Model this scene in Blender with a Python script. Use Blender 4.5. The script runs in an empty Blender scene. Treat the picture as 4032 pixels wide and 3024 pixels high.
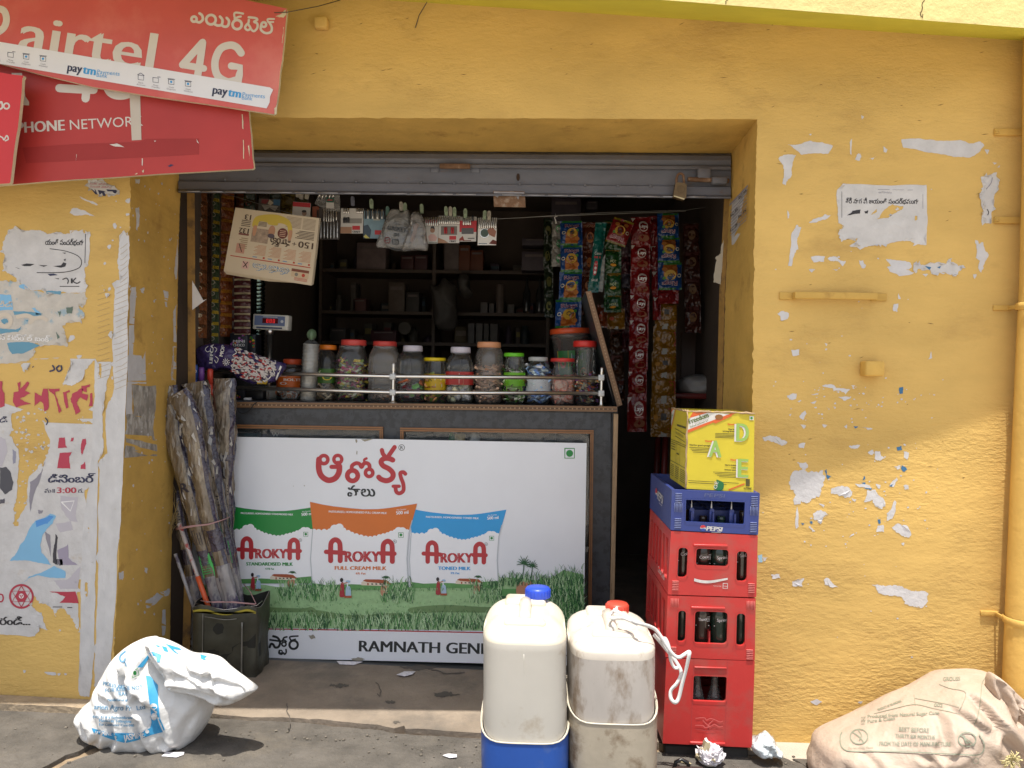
import bpy, bmesh, math, random
from mathutils import Vector, Matrix, noise
from mathutils.geometry import tessellate_polygon
from mathutils.bvhtree import BVHTree
random.seed(7)
R=random.uniform
C=bpy.context.scene.collection
SC=bpy.context.scene
# ---------------- camera
FPX=3046.0; CAM=Vector((0,-2.7,1.2))
def _axes(a,b,g):
    F=Vector((-math.sin(a),math.cos(a),0)); Rt=Vector((math.cos(a),math.sin(a),0)); U=Vector((0,0,1))
    F,U=F*math.cos(b)-U*math.sin(b),U*math.cos(b)+F*math.sin(b)
    Rt,U=Rt*math.cos(g)+U*math.sin(g),U*math.cos(g)-Rt*math.sin(g)
    return Rt,U,F
CR,CU,CF=_axes(math.radians(1.8),math.radians(.7),math.radians(1.0))
cam=bpy.data.cameras.new('camera'); camo=bpy.data.objects.new('camera',cam); C.objects.link(camo)
cam.sensor_width=36; cam.lens=36*FPX/4032; cam.clip_start=.05; cam.clip_end=500
camo.matrix_world=Matrix(((CR.x,CU.x,-CF.x,CAM.x),(CR.y,CU.y,-CF.y,CAM.y),(CR.z,CU.z,-CF.z,CAM.z),(0,0,0,1)))
SC.camera=camo
# ---------------- light
w=bpy.data.worlds.new('World'); SC.world=w; w.use_nodes=True
nt=w.node_tree; bg=nt.nodes['Background']; sky=nt.nodes.new('ShaderNodeTexSky'); sky.sky_type='NISHITA'; sky.sun_disc=False
sdir=Vector((-.035,-1/5.0,1)).normalized()      # towards the sun
sky.sun_elevation=math.asin(sdir.z); sky.sun_rotation=math.atan2(sdir.x,sdir.y)
sky.dust_density=2.5; sky.air_density=1.0
hs=nt.nodes.new('ShaderNodeHueSaturation'); hs.inputs['Saturation'].default_value=.5; nt.links.new(sky.outputs[0],hs.inputs['Color']); nt.links.new(hs.outputs[0],bg.inputs[0]); bg.inputs[1].default_value=.15
sl=bpy.data.lights.new('sun','SUN'); sl.energy=4.2; sl.angle=math.radians(.53); sl.color=(1,.95,.86)
so=bpy.data.objects.new('sun',sl); C.objects.link(so); so.rotation_euler=(-sdir).to_track_quat('-Z','Y').to_euler(); so.location=(0,-4,8)
SC.view_settings.view_transform='Standard'; SC.view_settings.look='None'; SC.view_settings.exposure=.54; SC.view_settings.gamma=1
SC.cycles.max_bounces=10; SC.cycles.diffuse_bounces=4; SC.cycles.transparent_max_bounces=24; SC.cycles.caustics_reflective=False; SC.cycles.caustics_refractive=False
SC.cycles.use_denoising=True
# ---------------- pixel of the photograph -> point in the place
def ray(px,py): return CF+CR*((px-2016)/FPX)-CU*((py-1512)/FPX)
def P(px,py,Y):
    d=ray(px,py); return CAM+d*((Y-CAM.y)/d.y)
def PZ(px,py,z):
    d=ray(px,py); return CAM+d*((z-CAM.z)/d.z)
GS=-.018; GX=-1.3
def gz(x): return (x-GX)*GS
def PG(px,py):
    z=0
    for _ in range(6):
        p=PZ(px,py,z); z=gz(p.x)
    return p
def planemap(o,n):
    n=n.normalized()
    if n.dot(CF)>0: n=-n
    def m(x,y,h=0):
        d=ray(x,y); t=(o-CAM).dot(n)/d.dot(n); return CAM+d*t+n*h
    return m
def ymap(Y): return planemap(Vector((0,Y,0)),Vector((0,-1,0)))
def crop(m,x0,y0,k): return lambda a,b,h=0: m(x0+a/k,y0+b/k,h)
def frame(o,u,v):
    u=u.normalized(); v=v.normalized(); n=u.cross(v).normalized()
    return lambda a,b,h=0: o+u*a+v*b+n*h
def quadmap(p00,p10,p01,p11=None,W=1,H=1):
    """unit square with y down: p00 top left, p10 top right, p01 bottom left"""
    if p11 is None: p11=p10+p01-p00
    n=(p01-p00).cross(p10-p00).normalized()
    def m(a,b,h=0):
        a/=W; b/=H
        return (p00*(1-a)+p10*a)*(1-b)+(p01*(1-a)+p11*a)*b+n*h
    return m
# ---------------- materials
MATS={}
def srgb(c):
    if isinstance(c,str): c=tuple(int(c[i:i+2],16) for i in (0,2,4))
    return tuple((x/255/12.92 if x<=10.31 else ((x/255+.055)/1.055)**2.4) for x in c)
def mat(name,col,rough=.6,metal=0,var=0,vscale=6,bump=0,bscale=40,col2=None,c2s=8,c2t=(.5,.6),spec=.5,coat=0,trans=None,emit=None,stretch=(1,1,1),bump2=0,b2s=8,sss=0,detail=6,crumple=None,patchy=0):
    """procedural material. col: hex as the thing's own colour (sRGB) or linear tuple"""
    if name in MATS: return MATS[name]
    m=bpy.data.materials.new(name); m.use_nodes=True; MATS[name]=m
    t=m.node_tree; b=t.nodes['Principled BSDF']; L=t.links.new
    c=srgb(col) if isinstance(col,str) else col
    b.inputs['Roughness'].default_value=rough; b.inputs['Metallic'].default_value=metal
    b.inputs['Specular IOR Level'].default_value=spec
    if coat: b.inputs['Coat Weight'].default_value=coat; b.inputs['Coat Roughness'].default_value=.12
    b.inputs['Base Color'].default_value=(*c,1)
    tc=t.nodes.new('ShaderNodeTexCoord'); mp=t.nodes.new('ShaderNodeMapping'); L(tc.outputs['Object'],mp.inputs[0]); mp.inputs['Scale'].default_value=stretch
    def nz(scale,det=detail,rough_=.6):
        n=t.nodes.new('ShaderNodeTexNoise'); n.inputs['Scale'].default_value=scale; n.inputs['Detail'].default_value=det; n.inputs['Roughness'].default_value=rough_
        L(mp.outputs[0],n.inputs['Vector']); return n
    cur=None
    if var:
        n=nz(vscale); r=t.nodes.new('ShaderNodeMapRange'); r.inputs[1].default_value=.25; r.inputs[2].default_value=.75; r.inputs[3].default_value=1-var; r.inputs[4].default_value=1+var*.6
        L(n.outputs[0],r.inputs[0]); mx=t.nodes.new('ShaderNodeMix'); mx.data_type='RGBA'; mx.blend_type='MULTIPLY'; mx.inputs[0].default_value=1
        mx.inputs[6].default_value=(*c,1); L(r.outputs[0],mx.inputs[7]); cur=mx.outputs[2]
    if col2:
        c2=srgb(col2) if isinstance(col2,str) else col2
        n=nz(c2s,8,.65); r=t.nodes.new('ShaderNodeMapRange'); r.inputs[1].default_value=c2t[0]; r.inputs[2].default_value=c2t[1]; L(n.outputs[0],r.inputs[0])
        mx=t.nodes.new('ShaderNodeMix'); mx.data_type='RGBA'; L(r.outputs[0],mx.inputs[0]); mx.inputs[6].default_value=(*c,1); mx.inputs[7].default_value=(*c2,1)
        if cur: L(cur,mx.inputs[6])
        cur=mx.outputs[2]
    if cur: L(cur,b.inputs['Base Color'])
    if bump:
        n=nz(bscale); bp=t.nodes.new('ShaderNodeBump'); bp.inputs['Strength'].default_value=bump; bp.inputs['Distance'].default_value=.01; L(n.outputs[0],bp.inputs['Height'])
        if patchy:
            n3=nz(2.1,4); r3=t.nodes.new('ShaderNodeMapRange'); r3.inputs[1].default_value=.36; r3.inputs[2].default_value=.66; r3.inputs[3].default_value=bump*(1-patchy); r3.inputs[4].default_value=bump*(1+patchy*.5); L(n3.outputs[0],r3.inputs[0]); L(r3.outputs[0],bp.inputs['Strength'])
        if bump2:
            n2=nz(b2s); b2=t.nodes.new('ShaderNodeBump'); b2.inputs['Strength'].default_value=bump2; b2.inputs['Distance'].default_value=.03; L(n2.outputs[0],b2.inputs['Height']); L(b2.outputs[0],bp.inputs['Normal'])
        L(bp.outputs[0],b.inputs['Normal'])
    if crumple:
        n=nz(crumple[0]*.8,3); ad=t.nodes.new('ShaderNodeVectorMath'); ad.operation='MULTIPLY_ADD'; L(n.outputs['Color'],ad.inputs[0]); ad.inputs[1].default_value=(.6/crumple[0],)*3; L(mp.outputs[0],ad.inputs[2])
        v=t.nodes.new('ShaderNodeTexVoronoi'); v.inputs['Scale'].default_value=crumple[0]; v.inputs['Detail'].default_value=1.5; v.inputs['Roughness'].default_value=.5; L(ad.outputs[0],v.inputs['Vector'])
        bq=t.nodes.new('ShaderNodeBump'); bq.inputs['Strength'].default_value=crumple[1]; bq.inputs['Distance'].default_value=.35/crumple[0]; L(v.outputs['Distance'],bq.inputs['Height'])
        if b.inputs['Normal'].links: L(b.inputs['Normal'].links[0].from_socket,bq.inputs['Normal'])
        L(bq.outputs[0],b.inputs['Normal'])
    if sss: b.inputs['Subsurface Weight'].default_value=sss; b.inputs['Subsurface Radius'].default_value=(.02,.018,.014)
    if emit: b.inputs['Emission Color'].default_value=(*srgb(emit[0]),1); b.inputs['Emission Strength'].default_value=emit[1]
    if trans is not None:
        out=t.nodes['Material Output']; tr=t.nodes.new('ShaderNodeBsdfTransparent'); mx=t.nodes.new('ShaderNodeMixShader')
        lw=t.nodes.new('ShaderNodeLayerWeight'); lw.inputs[0].default_value=.35
        r=t.nodes.new('ShaderNodeMapRange'); r.inputs[3].default_value=trans; r.inputs[4].default_value=min(1,trans+.2); L(lw.outputs['Facing'],r.inputs[0])
        L(r.outputs[0],mx.inputs[0]); L(tr.outputs[0],mx.inputs[1]); L(b.outputs[0],mx.inputs[2])
        gl=t.nodes.new('ShaderNodeBsdfGlossy'); gl.inputs['Roughness'].default_value=.09; fr=t.nodes.new('ShaderNodeFresnel'); fr.inputs[0].default_value=1.5; m2=t.nodes.new('ShaderNodeMixShader')
        nn=nz(26,2); bb=t.nodes.new('ShaderNodeBump'); bb.inputs['Strength'].default_value=.35; bb.inputs['Distance'].default_value=.012; L(nn.outputs[0],bb.inputs['Height']); L(bb.outputs[0],gl.inputs['Normal'])
        L(fr.outputs[0],m2.inputs[0]); L(mx.outputs[0],m2.inputs[1]); L(gl.outputs[0],m2.inputs[2]); L(m2.outputs[0],out.inputs[0])
    return m
def ink(h,rough=.55): return mat('ink_'+h,h,rough,var=.06,vscale=9)
# ---------------- meshes
def jag(pts,amp,it=3,seed=0):
    rnd=random.Random(seed)
    for k in range(it):
        q=[]
        for i,a in enumerate(pts):
            b=pts[(i+1)%len(pts)]; dx,dy=b[0]-a[0],b[1]-a[1]; l=math.hypot(dx,dy)
            q.append(a)
            if l>amp*1.2:
                d=rnd.uniform(-1,1)*min(amp,l*.3); q.append(((a[0]+b[0])/2-dy/l*d+dx*rnd.uniform(-.12,.12),(a[1]+b[1])/2+dx/l*d+dy*rnd.uniform(-.12,.12)))
        pts=q; amp*=.6
    return pts
def smooth(pts,n=8,closed=False):
    N=len(pts); out=[]
    if N<3: 
        return [tuple(a) for a in pts]
    rng=range(N) if closed else range(N-1)
    g=lambda i: pts[i%N] if closed else pts[max(0,min(N-1,i))]
    for i in rng:
        p0,p1,p2,p3=g(i-1),g(i),g(i+1),g(i+2)
        for k in range(n):
            t=k/n
            out.append(tuple(.5*((2*b)+(-a+c)*t+(2*a-5*b+4*c-d)*t*t+(-a+3*b-3*c+d)*t**3) for a,b,c,d in zip(p0,p1,p2,p3)))
    if not closed: out.append(tuple(pts[-1]))
    return out
def circ(x,y,r,n=20,ry=None): return [(x+r*math.cos(2*math.pi*i/n),y+(ry or r)*math.sin(2*math.pi*i/n)) for i in range(n)]
def rrect(x0,y0,x1,y1,r,n=4):
    o=[]
    for cx,cy,a in ((x1-r,y0+r,-90),(x1-r,y1-r,0),(x0+r,y1-r,90),(x0+r,y0+r,180)):
        for i in range(n+1):
            t=math.radians(a+90*i/n); o.append((cx+r*math.cos(t),cy+r*math.sin(t)))
    return o
_TX={}
def textgeo(s):
    if s in _TX: return _TX[s]
    c=bpy.data.curves.new('t','FONT'); c.body=s; c.resolution_u=3
    o=bpy.data.objects.new('t',c); C.objects.link(o); dg=bpy.context.evaluated_depsgraph_get(); e=o.evaluated_get(dg); me=e.to_mesh()
    v=[(p.co.x,p.co.y) for p in me.vertices]; f=[tuple(p.vertices) for p in me.polygons]
    e.to_mesh_clear(); bpy.data.objects.remove(o); bpy.data.curves.remove(c)
    x0=min([a[0] for a in v] or [0]); x1=max([a[0] for a in v] or [1]); y1=max([a[1] for a in v] or [1])
    _TX[s]=(v,f,x0,x1,.70); return _TX[s]
class MB:
    def __init__(s,name,parent=None,label=None,kind=None):
        s.name=name; s.par=parent; s.label=label; s.kind=kind; s.v=[]; s.f=[]; s.fm=[]; s.sm=[]; s.mats=[]; s.M=Matrix(); s.ob=None
    def mi(s,m):
        if m not in s.mats: s.mats.append(m)
        return s.mats.index(m)
    def add(s,vs,fs,m,sm=False):
        k=len(s.v); s.v.extend(s.M@Vector(v) for v in vs); i=s.mi(m)
        for f in fs:
            s.f.append(tuple(a+k for a in f)); s.fm.append(i); s.sm.append(sm)
    def face(s,pts,m,sm=False): s.add(pts,[tuple(range(len(pts)))],m,sm)
    def poly(s,mp,pts,m,h=0,holes=()):
        loops=[[Vector((a[0],a[1],0)) for a in l] for l in (pts,*holes)]
        tri=tessellate_polygon(loops); fl=[a for l in loops for a in l]
        s.add([mp(a.x,a.y,h) for a in fl],tri,m)
    def ring(s,mp,x,y,r,w_,m,h=0,n=24,ry=None):
        ry=ry or r; a=circ(x,y,r,n,ry); b=circ(x,y,r-w_,n,ry-w_)
        s.add([mp(*q,h) for q in a+b],[(i,(i+1)%n,n+(i+1)%n,n+i) for i in range(n)],m)
    def rect(s,mp,x0,y0,x1,y1,m,h=0): s.add([mp(x0,y0,h),mp(x1,y0,h),mp(x1,y1,h),mp(x0,y1,h)],[(0,1,2,3)],m)
    def stroke(s,mp,pts,w_,m,h=0,n=6,sm=True,closed=False,taper=None,ramp=1e-5):
        q=smooth(pts,n,closed) if sm else list(pts)
        if closed: q=q+[q[0]]
        N=len(q); L=[];Rr=[]; hs=[]
        for i,p in enumerate(q):
            a=q[max(0,i-1)]; b=q[min(N-1,i+1)]
            if closed and i in (0,N-1): a=q[N-2]; b=q[1]
            dx,dy=b[0]-a[0],b[1]-a[1]; l=math.hypot(dx,dy) or 1
            ww=w_/2*(1 if not taper else (taper[0]+(taper[1]-taper[0])*i/(N-1)))
            hh=h+ramp*i
            L.append(mp(p[0]-dy/l*ww,p[1]+dx/l*ww,hh)); Rr.append(mp(p[0]+dy/l*ww,p[1]-dx/l*ww,hh))
        s.add(L+Rr,[(i,i+1,N+i+1,N+i) for i in range(N-1)],m)
        if not closed and not taper:
            for e,(i,j) in enumerate(((0,1),(N-1,N-2))):
                p=q[i]; s.add([mp(*a,h+ramp*(i+1)+2e-5) for a in circ(p[0],p[1],w_/2,12)],[tuple(range(12))],m)
    def text(s,mp,st,a,b,H,m,h=0,bold=0,ydown=True,slant=0):
        """baseline from a to b (fits width), cap height H"""
        v,f,x0,x1,cap=textgeo(st)
        if not v: return
        ux,uy=b[0]-a[0],b[1]-a[1]; W=math.hypot(ux,uy); ux/=W; uy/=W
        nx,ny=(uy,-ux) if ydown else (-uy,ux); sx=W/(x1-x0); sy=H/cap
        for d in ([0] if not bold else [-bold,bold]):
            hh=h+(2e-4 if d>0 else 0)
            s.add([mp(a[0]+ux*((p[0]-x0)*sx+d+p[1]*sy*slant)+nx*p[1]*sy,a[1]+uy*((p[0]-x0)*sx+d+p[1]*sy*slant)+ny*p[1]*sy,hh) for p in v],f,m)
    def box(s,c,d,m,bev=0,seg=2,rot=None,sm=None):
        bm=bmesh.new(); bmesh.ops.create_cube(bm,size=1)
        for v in bm.verts: v.co=Vector((v.co.x*d[0],v.co.y*d[1],v.co.z*d[2]))
        if bev: bmesh.ops.bevel(bm,geom=list(bm.edges),offset=bev,segments=seg,affect='EDGES',profile=.5)
        T=Matrix.Translation(c)@(rot.to_4x4() if rot else Matrix())
        vs=[T@v.co for v in bm.verts]; bm.verts.index_update(); fs=[tuple(v.index for v in f.verts) for f in bm.faces]; bm.free()
        s.add(vs,fs,m,bool(bev) if sm is None else sm)
    def hexa(s,p,m):
        """8 points: bottom 4 then top 4"""
        s.add(p,[(0,3,2,1),(4,5,6,7),(0,1,5,4),(1,2,6,5),(2,3,7,6),(3,0,4,7)],m)
    def slab(s,mp,pts,th,m,h=0,mside=None,holes=(),mback=None):
        """outline extruded away from the viewer by th"""
        loops=[list(pts),*[list(x) for x in holes]]
        s.poly(mp,loops[0],m,h,loops[1:]); s.poly(mp,loops[0],mback or mside or m,h-th,loops[1:])
        for l in loops:
            n=len(l); s.add([mp(*a,h) for a in l]+[mp(*a,h-th) for a in l],[(i,(i+1)%n,n+(i+1)%n,n+i) for i in range(n)],mside or m)
    def tube(s,path,r,m,n=8,sm=True,cap=True,flat=1):
        path=[Vector(p) for p in path]; N=len(path); vs=[]; up=Vector((.13,.31,.94)); prev=None
        for i,p in enumerate(path):
            d=(path[min(N-1,i+1)]-path[max(0,i-1)]).normalized()
            a=(prev-d*prev.dot(d)) if prev else d.cross(up); 
            if a.length<1e-6: a=d.orthogonal()
            a.normalize(); prev=a; b=d.cross(a); rr=r[i] if isinstance(r,(list,tuple)) else r
            vs+= [p+a*(rr*math.cos(2*math.pi*k/n))+b*(rr*flat*math.sin(2*math.pi*k/n)) for k in range(n)]
        fs=[(i*n+k,i*n+(k+1)%n,(i+1)*n+(k+1)%n,(i+1)*n+k) for i in range(N-1) for k in range(n)]
        if cap: fs+=[tuple(range(n))[::-1],tuple(range((N-1)*n,N*n))]
        s.add(vs,fs,m,sm)
    def lathe(s,o,prof,m,n=24,sm=True,sq=None,cap=True,sx=1,sy=1,mats=None):
        """profile [(r,z)], sq = superellipse power for squarish jars"""
        vs=[]
        for r,z in prof:
            for k in range(n):
                t=2*math.pi*(k+.5)/n; c,q=math.cos(t),math.sin(t)
                e=1 if not sq else 1/((abs(c)**sq+abs(q)**sq)**(1/sq))
                vs.append(Vector(o)+Vector((r*c*e*sx,r*q*e*sy,z)))
        N=len(prof)
        for i in range(N-1):
            s_fs=[(i*n+k,i*n+(k+1)%n,(i+1)*n+(k+1)%n,(i+1)*n+k) for k in range(n)]
            if i==0: base=len(s.v); s.add(vs,s_fs,mats[i] if mats else m,sm)
            else:
                mi_=s.mi(mats[i] if mats else m)
                for f in s_fs: s.f.append(tuple(a+base for a in f)); s.fm.append(mi_); s.sm.append(sm)
        if cap:
            for rr,z in ((range(n-1,-1,-1),0),(range((N-1)*n,N*n),1)):
                s.f.append(tuple(a+base for a in rr)); s.fm.append(s.mi((mats[0] if z==0 else mats[-1]) if mats else m)); s.sm.append(False)
    def grid(s,fn,nu,nv,m,sm=True,wrapu=False,mf=None):
        vs=[fn(i/(nu-1 if not wrapu else nu),j/(nv-1)) for j in range(nv) for i in range(nu)]
        base=len(s.v); s.v.extend(s.M@Vector(v) for v in vs)
        for j in range(nv-1):
            for i in range(nu if wrapu else nu-1):
                a,b=j*nu+i,j*nu+(i+1)%nu
                s.f.append((base+a,base+b,base+b+nu,base+a+nu)); s.fm.append(s.mi(mf(i,j) if mf else m)); s.sm.append(sm)
    def mesh(s,org):
        me=bpy.data.meshes.new(s.name); me.from_pydata([v-org for v in s.v],[],s.f)
        for m in s.mats: me.materials.append(m)
        me.polygons.foreach_set('material_index',s.fm); me.polygons.foreach_set('use_smooth',s.sm); me.update()
        return me
    def bbox0(s):
        xs=[v.x for v in s.v]; ys=[v.y for v in s.v]; zs=[v.z for v in s.v]
        return Vector(((min(xs)+max(xs))/2,(min(ys)+max(ys))/2,min(zs)))
    def tag(s,label=None,cat=None,group=None,kind=None):
        s.tg=(label,cat,group,kind); return s
    def done(s):
        org=s.bbox0(); o=bpy.data.objects.new(s.name,s.mesh(org)); C.objects.link(o); o.location=org; settag(o,*s.tg); s.ob=o; return o
def settag(o,label,cat,group,kind):
    if label: o['label']=label
    if cat: o['category']=cat
    if group: o['group']=group
    if kind: o['kind']=kind
def solo(name,label=None,cat=None,group=None,kind=None): return MB(name).tag(label,cat,group,kind)
class Thing:
    def __init__(s,name,label,cat,group=None): s.name=name; s.tg=(label,cat,group,None); s.parts=[]
    def part(s,name,parent=None,label=None,kind=None):
        p=MB(name,parent,label,kind); s.parts.append(p); return p
    def done(s,base=None):
        ps=[p for p in s.parts if p.v]
        if base is None:
            b=[p.bbox0() for p in ps]; z=min(q.z for q in b)
            xs=[v.x for p in ps for v in p.v]; ys=[v.y for p in ps for v in p.v]; base=Vector(((min(xs)+max(xs))/2,(min(ys)+max(ys))/2,z))
        r=bpy.data.objects.new(s.name,None); C.objects.link(r); r.location=base; r.empty_display_size=.05; settag(r,*s.tg)
        for p in ps:
            p.ob=bpy.data.objects.new(p.name,p.mesh(base)); C.objects.link(p.ob); p.ob.parent=p.par.ob if p.par else r
            if p.label: p.ob['label']=p.label
            if p.kind: p.ob['kind']=p.kind
        s.root=r; return r
def dup(root,loc,rz=0,label=None):
    r=root.copy(); C.objects.link(r); r.location=loc; r.rotation_euler=(0,0,rz)
    if label: r['label']=label
    for ch in list(root.children):
        c=ch.copy(); C.objects.link(c); c.parent=r
        for g in list(ch.children):
            d=g.copy(); C.objects.link(d); d.parent=c
    return r
def inflate(mb,mp,outline,depth,m,nr=14,center=None,crease=.01,cs=9,seed=0,zmin=None,nA=72,back=.7,mf=None,pw=1.0,folds=()):
    """closed puffed body with the given star-shaped outline, creased like cloth or foil"""
    ol=smooth(outline,10,True); cx=center[0] if center else sum(p[0] for p in ol)/len(ol); cy=center[1] if center else sum(p[1] for p in ol)/len(ol)
    an=sorted((math.atan2(p[1]-cy,p[0]-cx),math.hypot(p[0]-cx,p[1]-cy)) for p in ol)
    an=[(an[-1][0]-2*math.pi,an[-1][1])]+an+[(an[0][0]+2*math.pi,an[0][1])]
    def rad(t):
        t=(t+math.pi)%(2*math.pi)-math.pi
        for (a,r1),(b,r2) in zip(an,an[1:]):
            if a<=t<=b: return r1+(r2-r1)*((t-a)/(b-a) if b>a else 0)
        return an[0][1]
    rads=[rad(2*math.pi*i/nA) for i in range(nA)]
    off=Vector((seed*3.1,seed*1.7,seed*.9))
    def cr(p):
        a=noise.noise(p*cs+off); b=noise.noise(p*cs*2.3+off*2); c=noise.noise(p*cs*.45+off*3)
        return (1-abs(a)*2.2)*.6+(1-abs(b)*2)*.3+c*.8
    def fold(x,y):
        s_=0
        for pl,w_,dep in folds:
            bd=1e9; side=1; end=1
            for (ax,ay),(bx,by) in zip(pl,pl[1:]):
                dx,dy=bx-ax,by-ay; l2=dx*dx+dy*dy; t=((x-ax)*dx+(y-ay)*dy)/l2; tc=min(1,max(0,t)); d=math.hypot(x-ax-dx*tc,y-ay-dy*tc)
                if d<bd: bd=d; side=1 if (x-ax)*dy-(y-ay)*dx>0 else -1
            k=bd/w_
            if k<4: s_+=dep*(-math.exp(-k*k*1.6) + (.75 if side>0 else .3)*math.exp(-(k-1.35)**2*1.5))
        return s_
    def fn(u,v):
        i=int(round(u*nA))%nA; t=2*math.pi*i/nA; ph=math.pi*v; s_=math.sin(ph)**.8 if 0<v<1 else 0
        c=math.cos(ph); d=math.copysign(abs(c)**pw,c)*depth*(1 if c>0 else back)
        p=mp(cx+rads[i]*s_*math.cos(t),cy+rads[i]*s_*math.sin(t),d)
        k=crease*cr(p)*(.35+.65*s_ if s_<.97 else .5)
        if folds and c>-.2: k+=fold(cx+rads[i]*s_*math.cos(t),cy+rads[i]*s_*math.sin(t))*min(1,(1.02-s_)*6)
        q=p+(mp(cx+rads[i]*s_*math.cos(t),cy+rads[i]*s_*math.sin(t),d+.1)-p)*(k*10)*(1 if c>=0 else -1)
        q=q+Vector((noise.noise(p*cs+off*5),0,noise.noise(p*cs+off*7)))*crease*.35*(1 if s_>.8 else .6)
        if zmin is not None and q.z<zmin: q.z=zmin+.0005*i%3*.001
        return q
    mb.grid(fn,nA,nr*2+1,m,True,True,mf)
def drape(mb,tree,fn,lift):
    """mapper that throws pixel points on a body"""
    def m(x,y,h=0):
        d=ray(x,y).normalized(); hit=tree.ray_cast(CAM,d)
        if hit[0] is None: return fn(x,y,0)
        return hit[0]-d*(lift+h)
    return m
def treeof(mb): return BVHTree.FromPolygons([tuple(v) for v in mb.v],mb.f)
# ================= the setting =================
YEL=mat('yellow_limewash',(.68,.45,.145),.9,var=.22,vscale=2.6,bump=.5,patchy=.85,bscale=62,bump2=.15,b2s=15,col2=(.47,.295,.10),c2s=4.2,c2t=(.54,.80),spec=.25,stretch=(.6,1,1.25),detail=9)
YELS=mat('yellow_paint_smooth',(.63,.395,.10),.8,var=.25,vscale=5,bump=.3,bscale=30,col2=(.36,.2,.05),c2s=7,c2t=(.58,.75),spec=.3)
CREAM=mat('cream_paint',(.80,.66,.28),.85,var=.1,vscale=4,bump=.4,bscale=30,bump2=.3,b2s=6)
LIME=mat('lime_paint',(.66,.62,.07),.8,var=.12,vscale=5,bump=.25,bscale=30)
CONC=mat('concrete',(.275,.222,.17),.9,var=.35,vscale=5,bump=.4,bscale=60,bump2=.2,b2s=7,col2=(.14,.12,.10),c2s=4,c2t=(.5,.72))
STONE=mat('grey_stone',(.115,.102,.087),.88,var=.45,vscale=9,bump=.8,bscale=38,bump2=.6,b2s=11,col2=(.165,.14,.108),c2s=3,c2t=(.55,.75))
DUST=mat('pale_plaster',(.40,.31,.21),.95,var=.3,vscale=12,bump=.8,bscale=50,col2=(.22,.18,.14),c2s=14,c2t=(.5,.7))
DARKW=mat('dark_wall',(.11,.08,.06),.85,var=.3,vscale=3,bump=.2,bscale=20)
WOODD=mat('dark_shelf_wood',(.09,.06,.04),.6,var=.3,vscale=8,stretch=(1,8,8))
g=solo('ground',kind='structure')
def gq(x0,y0,x1,y1,z,m):
    g.face([(x0,y0,z+gz(x0)),(x1,y0,z+gz(x1)),(x1,y1,z+gz(x1)),(x0,y1,z+gz(x0))],m)
ASPH=mat('road_concrete',(.50,.45,.38),.95,var=.2,vscale=1.5,bump=.5,bscale=60,col2=(.36,.32,.27),c2s=.7,c2t=(.45,.65))
g.face([(-60,-60,-.06),(60,-60,-.06),(60,30,-.06),(-60,30,-.06)],ASPH); g.done()
# stone slabs of the pavement with dirt joints
g=solo('pavement',kind='structure')
JOINT=mat('joint_dirt',(.30,.22,.14),.95,var=.3,vscale=30,bump=.5,bscale=70)
g.face([(-3.6,-1.6,gz(-3.6)-.028),(3.6,-1.6,gz(3.6)-.028),(3.6,.0,gz(3.6)-.028),(-3.6,.0,gz(-3.6)-.028)],JOINT)
def slabpoly(pts,top=-.012,seed=0):
    q=jag(pts,.012,4,seed); n=len(q)
    up=[(x,y,top+gz(x)+.004*noise.noise(Vector((x*3,y*3,seed)))) for x,y in q]; dn=[(x,y,z-.05) for x,y,z in up]
    tri=tessellate_polygon([[Vector((a[0],a[1],0)) for a in up]])
    g.add(up,[t[::-1] for t in tri],STONE); g.add(up+dn,[(i,(i+1)%n,n+(i+1)%n,n+i) for i in range(n)],STONE)
j1=[PG(480,3024),PG(560,2975),PG(905,2895)]
slabpoly([(-3.5,-.05),(-1.35,-.06),(-1.38,-.24),(-1.50,-.5),(-1.58,-.7),(-1.7,-1.5),(-3.5,-1.5)],seed=1)
slabpoly([(-1.33,-.06),(-.62,-.07),(-.30,-.10),(.33,-.12),(.36,-.3),(.38,-.9),(.4,-1.5),(-1.66,-1.5),(-1.55,-.7),(-1.47,-.5),(-1.34,-.24)],seed=2)
slabpoly([(.36,-.13),(.84,-.13),(.98,-.34),(1.05,-.7),(1.1,-1.5),(.43,-1.5),(.41,-.9),(.39,-.3)],seed=3)
slabpoly([(.87,-.13),(1.9,-.1),(3.5,-.1),(3.5,-1.5),(1.14,-1.5),(1.09,-.7),(1.01,-.34)],seed=4)
g.done()
# concrete threshold in front of and inside the opening
g=solo('shop_floor',kind='structure')
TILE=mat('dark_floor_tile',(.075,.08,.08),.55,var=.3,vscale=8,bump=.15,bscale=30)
def flat(pts,z,m):
    q=[(x,y,z+gz(x)) for x,y in pts]; tri=tessellate_polygon([[Vector((a[0],a[1],0)) for a in q]]); g.add(q,[t[::-1] for t in tri],m)
front=jag([(-1.36,-.03),(-1.0,-.055),(-.62,-.058),(-.3,-.085),(.35,-.105),(.9,-.11)],.012,3,5)
edge=[p for p in front if True]
pl=[(-1.36,.47),(-1.36,-.03)]+sorted([p for p in edge if -1.36<p[0]<.9 and p[1]<0],key=lambda p:p[0])+[(.9,.47)]
flat(pl,.0,CONC)
ee=sorted([p for p in edge if -1.36<p[0]<.9 and p[1]<0],key=lambda p:p[0])
g.add([(x,y,gz(x)) for x,y in ee]+[(x,y,gz(x)-.05) for x,y in ee],[(i,i+1,len(ee)+i+1,len(ee)+i) for i in range(len(ee)-1)],CONC)
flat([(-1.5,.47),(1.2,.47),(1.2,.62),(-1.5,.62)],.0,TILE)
flat([(-1.7,.62),(1.7,.62),(1.7,2.75),(-1.7,2.75)],.0,CONC)
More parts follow.
